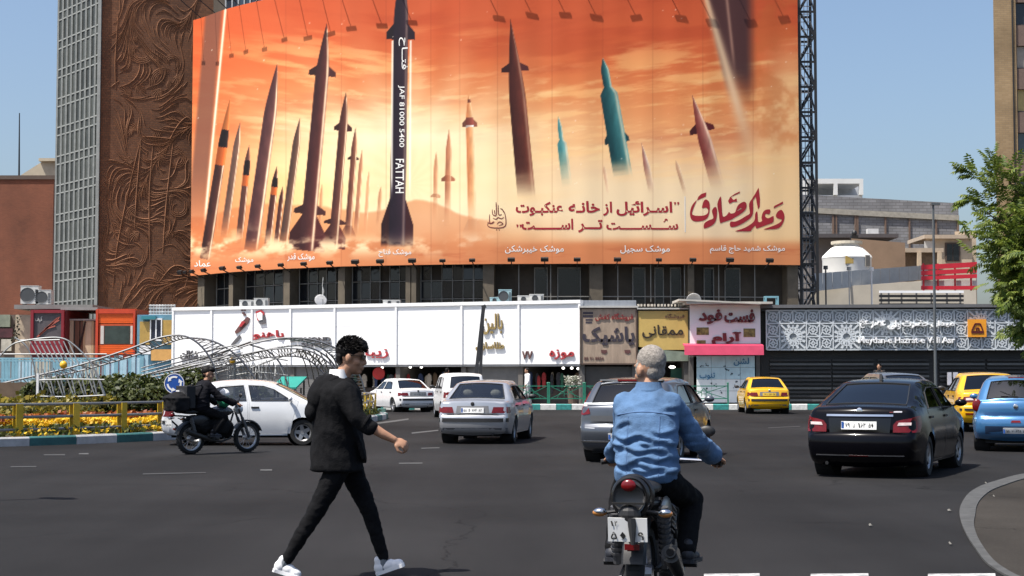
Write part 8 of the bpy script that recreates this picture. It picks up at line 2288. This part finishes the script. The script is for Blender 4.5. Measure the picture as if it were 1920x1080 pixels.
motorcycle('dark motorcycle with a round tail hoop and white number plate in the foreground', b0, TH, True, M('tank_black', (.015, .015, .017), .2, coat=1), M('side_panel_silver', (.33, .32, .29), .3, .5))
rider('grey haired man in a blue denim shirt riding a motorcycle away', b0, TH, hair_g, denim, trouser_m, 46)
g = gnd(357, 852); TL = 47
motorcycle('black motorcycle with a dark rider beside the white hatchback at the left', g, TL, False, M('tank_dark_blue', (.012, .014, .022), .25, coat=1), M('side_panel_black', (.02, .02, .022), .35))
rider('motorcyclist in dark clothes with black hair beside the white hatchback', g, TL, hair_b, M('dark_jacket', (.009, .009, .012), .9, var=.4, scale=8, spec=.1), trouser_m, -35, noseam=True, name='jacket', bulk=1.12)
bm = Matrix.Rotation(R(90 - TL), 3, 'Z')
t = thing('backpack', 'bulky black bag on the back of the motorcyclist at the left', 'bag', g + bm @ V((-.12, 0, .9)), R(90 - TL))
m = MB(); m.box((0, .0, .22), (.2, .4, .44)); m.ell((-.08, 0, .2), (.08, .16, .15), 12, 8); o = m.build('pack', M('bag_black', (.01, .01, .012), .7, var=.4, scale=9), t); remesh(o, .02, 4)
m = MB()
for q in (1, -1): m.tube([(.1, q * .12, .42), (.25, q * .15, .46), (.36, q * .16, .32)], .018, 6)
m.build('strap', black_pl, t)
m = MB(); m.box((-.12, 0, .14), (.03, .26, .02)); m.box((-.12, .08, .34), (.03, .12, .03)); m.build('reflective_strip', M('reflective_tape', (.6, .6, .6), .4), t)
m = MB(); m.ell((.62, 0, .56), (.22, .3, .28), 14, 10); m.ell((.78, 0, .5), (.12, .27, .22), 12, 8); m.ell((.3, 0, .55), (.3, .2, .17), 12, 8)
o = m.build('leg_apron', M('apron_black', (.008, .008, .009), .8, var=.4, scale=8, spec=.15), [q for q in COL.objects if q.name.startswith('motorcycle')][-1]); remesh(o, .025, 2); ruffle(o, .03, wrinkle((8, 8, 8)))
t = thing('carrier_bag', 'green carrier bag with a white bundle on the tank of the left motorbike', 'bag', g + bm @ V((.72, -.06, .93)), R(90 - TL))
m = MB(); m.ell((0, 0, .1), (.12, .15, .13), 12, 8); o = m.build('bag', M('green_plastic_bag', (.02, .26, .14), .5, var=.2), t); remesh(o, .02, 1); ruffle(o, .015, wrinkle((14, 14, 10)))
m = MB(); m.ell((.0, 0, .26), (.1, .12, .09), 12, 8); o = m.build('bundle', white_c, t); remesh(o, .02, 1); ruffle(o, .015, wrinkle((16, 16, 12)))
m = MB(); m.box((0, 0, .0), (.34, .46, .26)); m.ell((.02, .04, .12), (.2, .24, .13), 12, 8); m.box((-.02, 0, .13), (.36, .48, .03)); o = m.build('cargo_bag', M('delivery_box_black', (.009, .009, .01), .8, var=.4, spec=.15), None); remesh(o, .025, 3); ruffle(o, .03, wrinkle((7, 7, 7)))
o.location = g + bm @ V((-.32, 0, .98)); o.rotation_euler = (0, 0, R(90 - TL)); tag(o, 'sagging black cargo bag on the tail of the left motorbike', 'bag')

# ---- people far off on the pavement
def bystander(label, x, D, z0, top_m, legs_m, hair_mat, yaw, s=1.0, stride=.12):
    p = px(x, 720, D); t = thing('person', label, 'person', (p.x, D, z0), R(yaw)); t.scale = (s,) * 3; body = MB(); hr = Matrix.Identity(3)
    HP = head(body, (.03, 0, 1.6), hr); chain(body, [((.01, 0, 1.54), .055), ((0, 0, 1.44), .07)]); loft(body, [((0, 0, .9), .1, .15), ((0, 0, 1.2), .09, .14), ((0, 0, 1.42), .08, .17)])
    for q in (1, -1):
        A = [(V((0, q * .19, 1.4)), .05), (V((q * stride * .4 - .02, q * .24, 1.12)), .042), (V((q * stride + .08, q * .23, .88)), .03)]; chain(body, A); hand(body, A[2][0], (.1, 0, -1), (0, q, 0), q, .4)
        L_ = [(V((0, q * .09, .9)), .08), (V((-q * stride * .6 + .03, q * .09, .48)), .055), (V((-q * stride, q * .09, .1)), .04)]; chain(body, L_)
    o = body.build('body', skin_m, t); remesh(o, .012, 2)
    m = MB(); m.ell(HP(-.02, 0, .04), (.1, .085, .095), 14, 10); m.ell(HP(-.055, 0, -.03), (.055, .07, .08), 12, 8); m.build('hair', hair_mat, t, smooth=True)
    m = MB(); loft(m, [((0, 0, .82), .13, .19), ((0, 0, 1.1), .12, .175), ((0, 0, 1.35), .11, .2), ((0, 0, 1.46), .07, .1)])
    for q in (1, -1): chain(m, [(V((0, q * .19, 1.39)), .07), (V((q * stride * .4 - .02, q * .24, 1.12)), .06), (V((q * stride * .8 + .04, q * .235, .96)), .05)])
    o = m.build('top', top_m, t); remesh(o, .018, 2)
    m = MB(); m.ell((0, 0, .88), (.12, .16, .1), 12, 8)
    for q in (1, -1): chain(m, [(V((0, q * .09, .88)), .095), (V((-q * stride * .6 + .03, q * .09, .48)), .075), (V((-q * stride, q * .09, .1)), .06)])
    o = m.build('trousers', legs_m, t); remesh(o, .018, 2)
    for q in (1, -1): m = MB(); m.ell((-q * stride + .05, q * .09, .045), (.13, .05, .05), 12, 8); m.build('shoe', shoe_b, t)
    return t
bystander('pedestrian in a white top behind the green railing right of the silver sedan', 989, 75.4, .2, white_c, M('pale_grey_trousers', (.4, .4, .42), .9), hair_b, 200)
bystander('distant pedestrian in dark clothes before the black station wall', 1649, 75.0, .2, M('dark_grey_top', (.012, .012, .014), .9), trouser_m, hair_b, -120, 1.12)
bystander('shop visitor in a dark red top standing left of the leaning pole', 838, 75.6, .2, M('dark_red_top', (.16, .02, .03), .9), trouser_m, hair_b, 60)
p = px(1074, 745, 75.2); t = thing('flower_stand', 'pale flowers in a brown planter behind the green railing', 'planter', (p.x, 75.2, .2))
m = MB(); m.cone((0, 0, 0), (0, 0, .75), .2, .28, 12); m.build('pot', M('planter_brown', (.12, .08, .06), .8), t)
m = MB(); rp_ = random.Random(2)
for _ in range(260):
    a, b, r_ = rp_.uniform(0, 6.28), rp_.uniform(0, 1), rp_.uniform(.1, .42); q = V((r_ * math.cos(a), r_ * math.sin(a), .8 + b * .55)); u = V((rp_.gauss(0, 1), rp_.gauss(0, 1), rp_.gauss(0, 1))).normalized(); w = u.orthogonal().normalized(); m.add([q + u * .06, q + w * .04, q - u * .06, q - w * .04], [(0, 1, 2, 3)])
tag(m.build('blossoms', leaf_mat('pale_blossom', (.08, .1, .04), (.6, .58, .52)), t), kind='stuff')
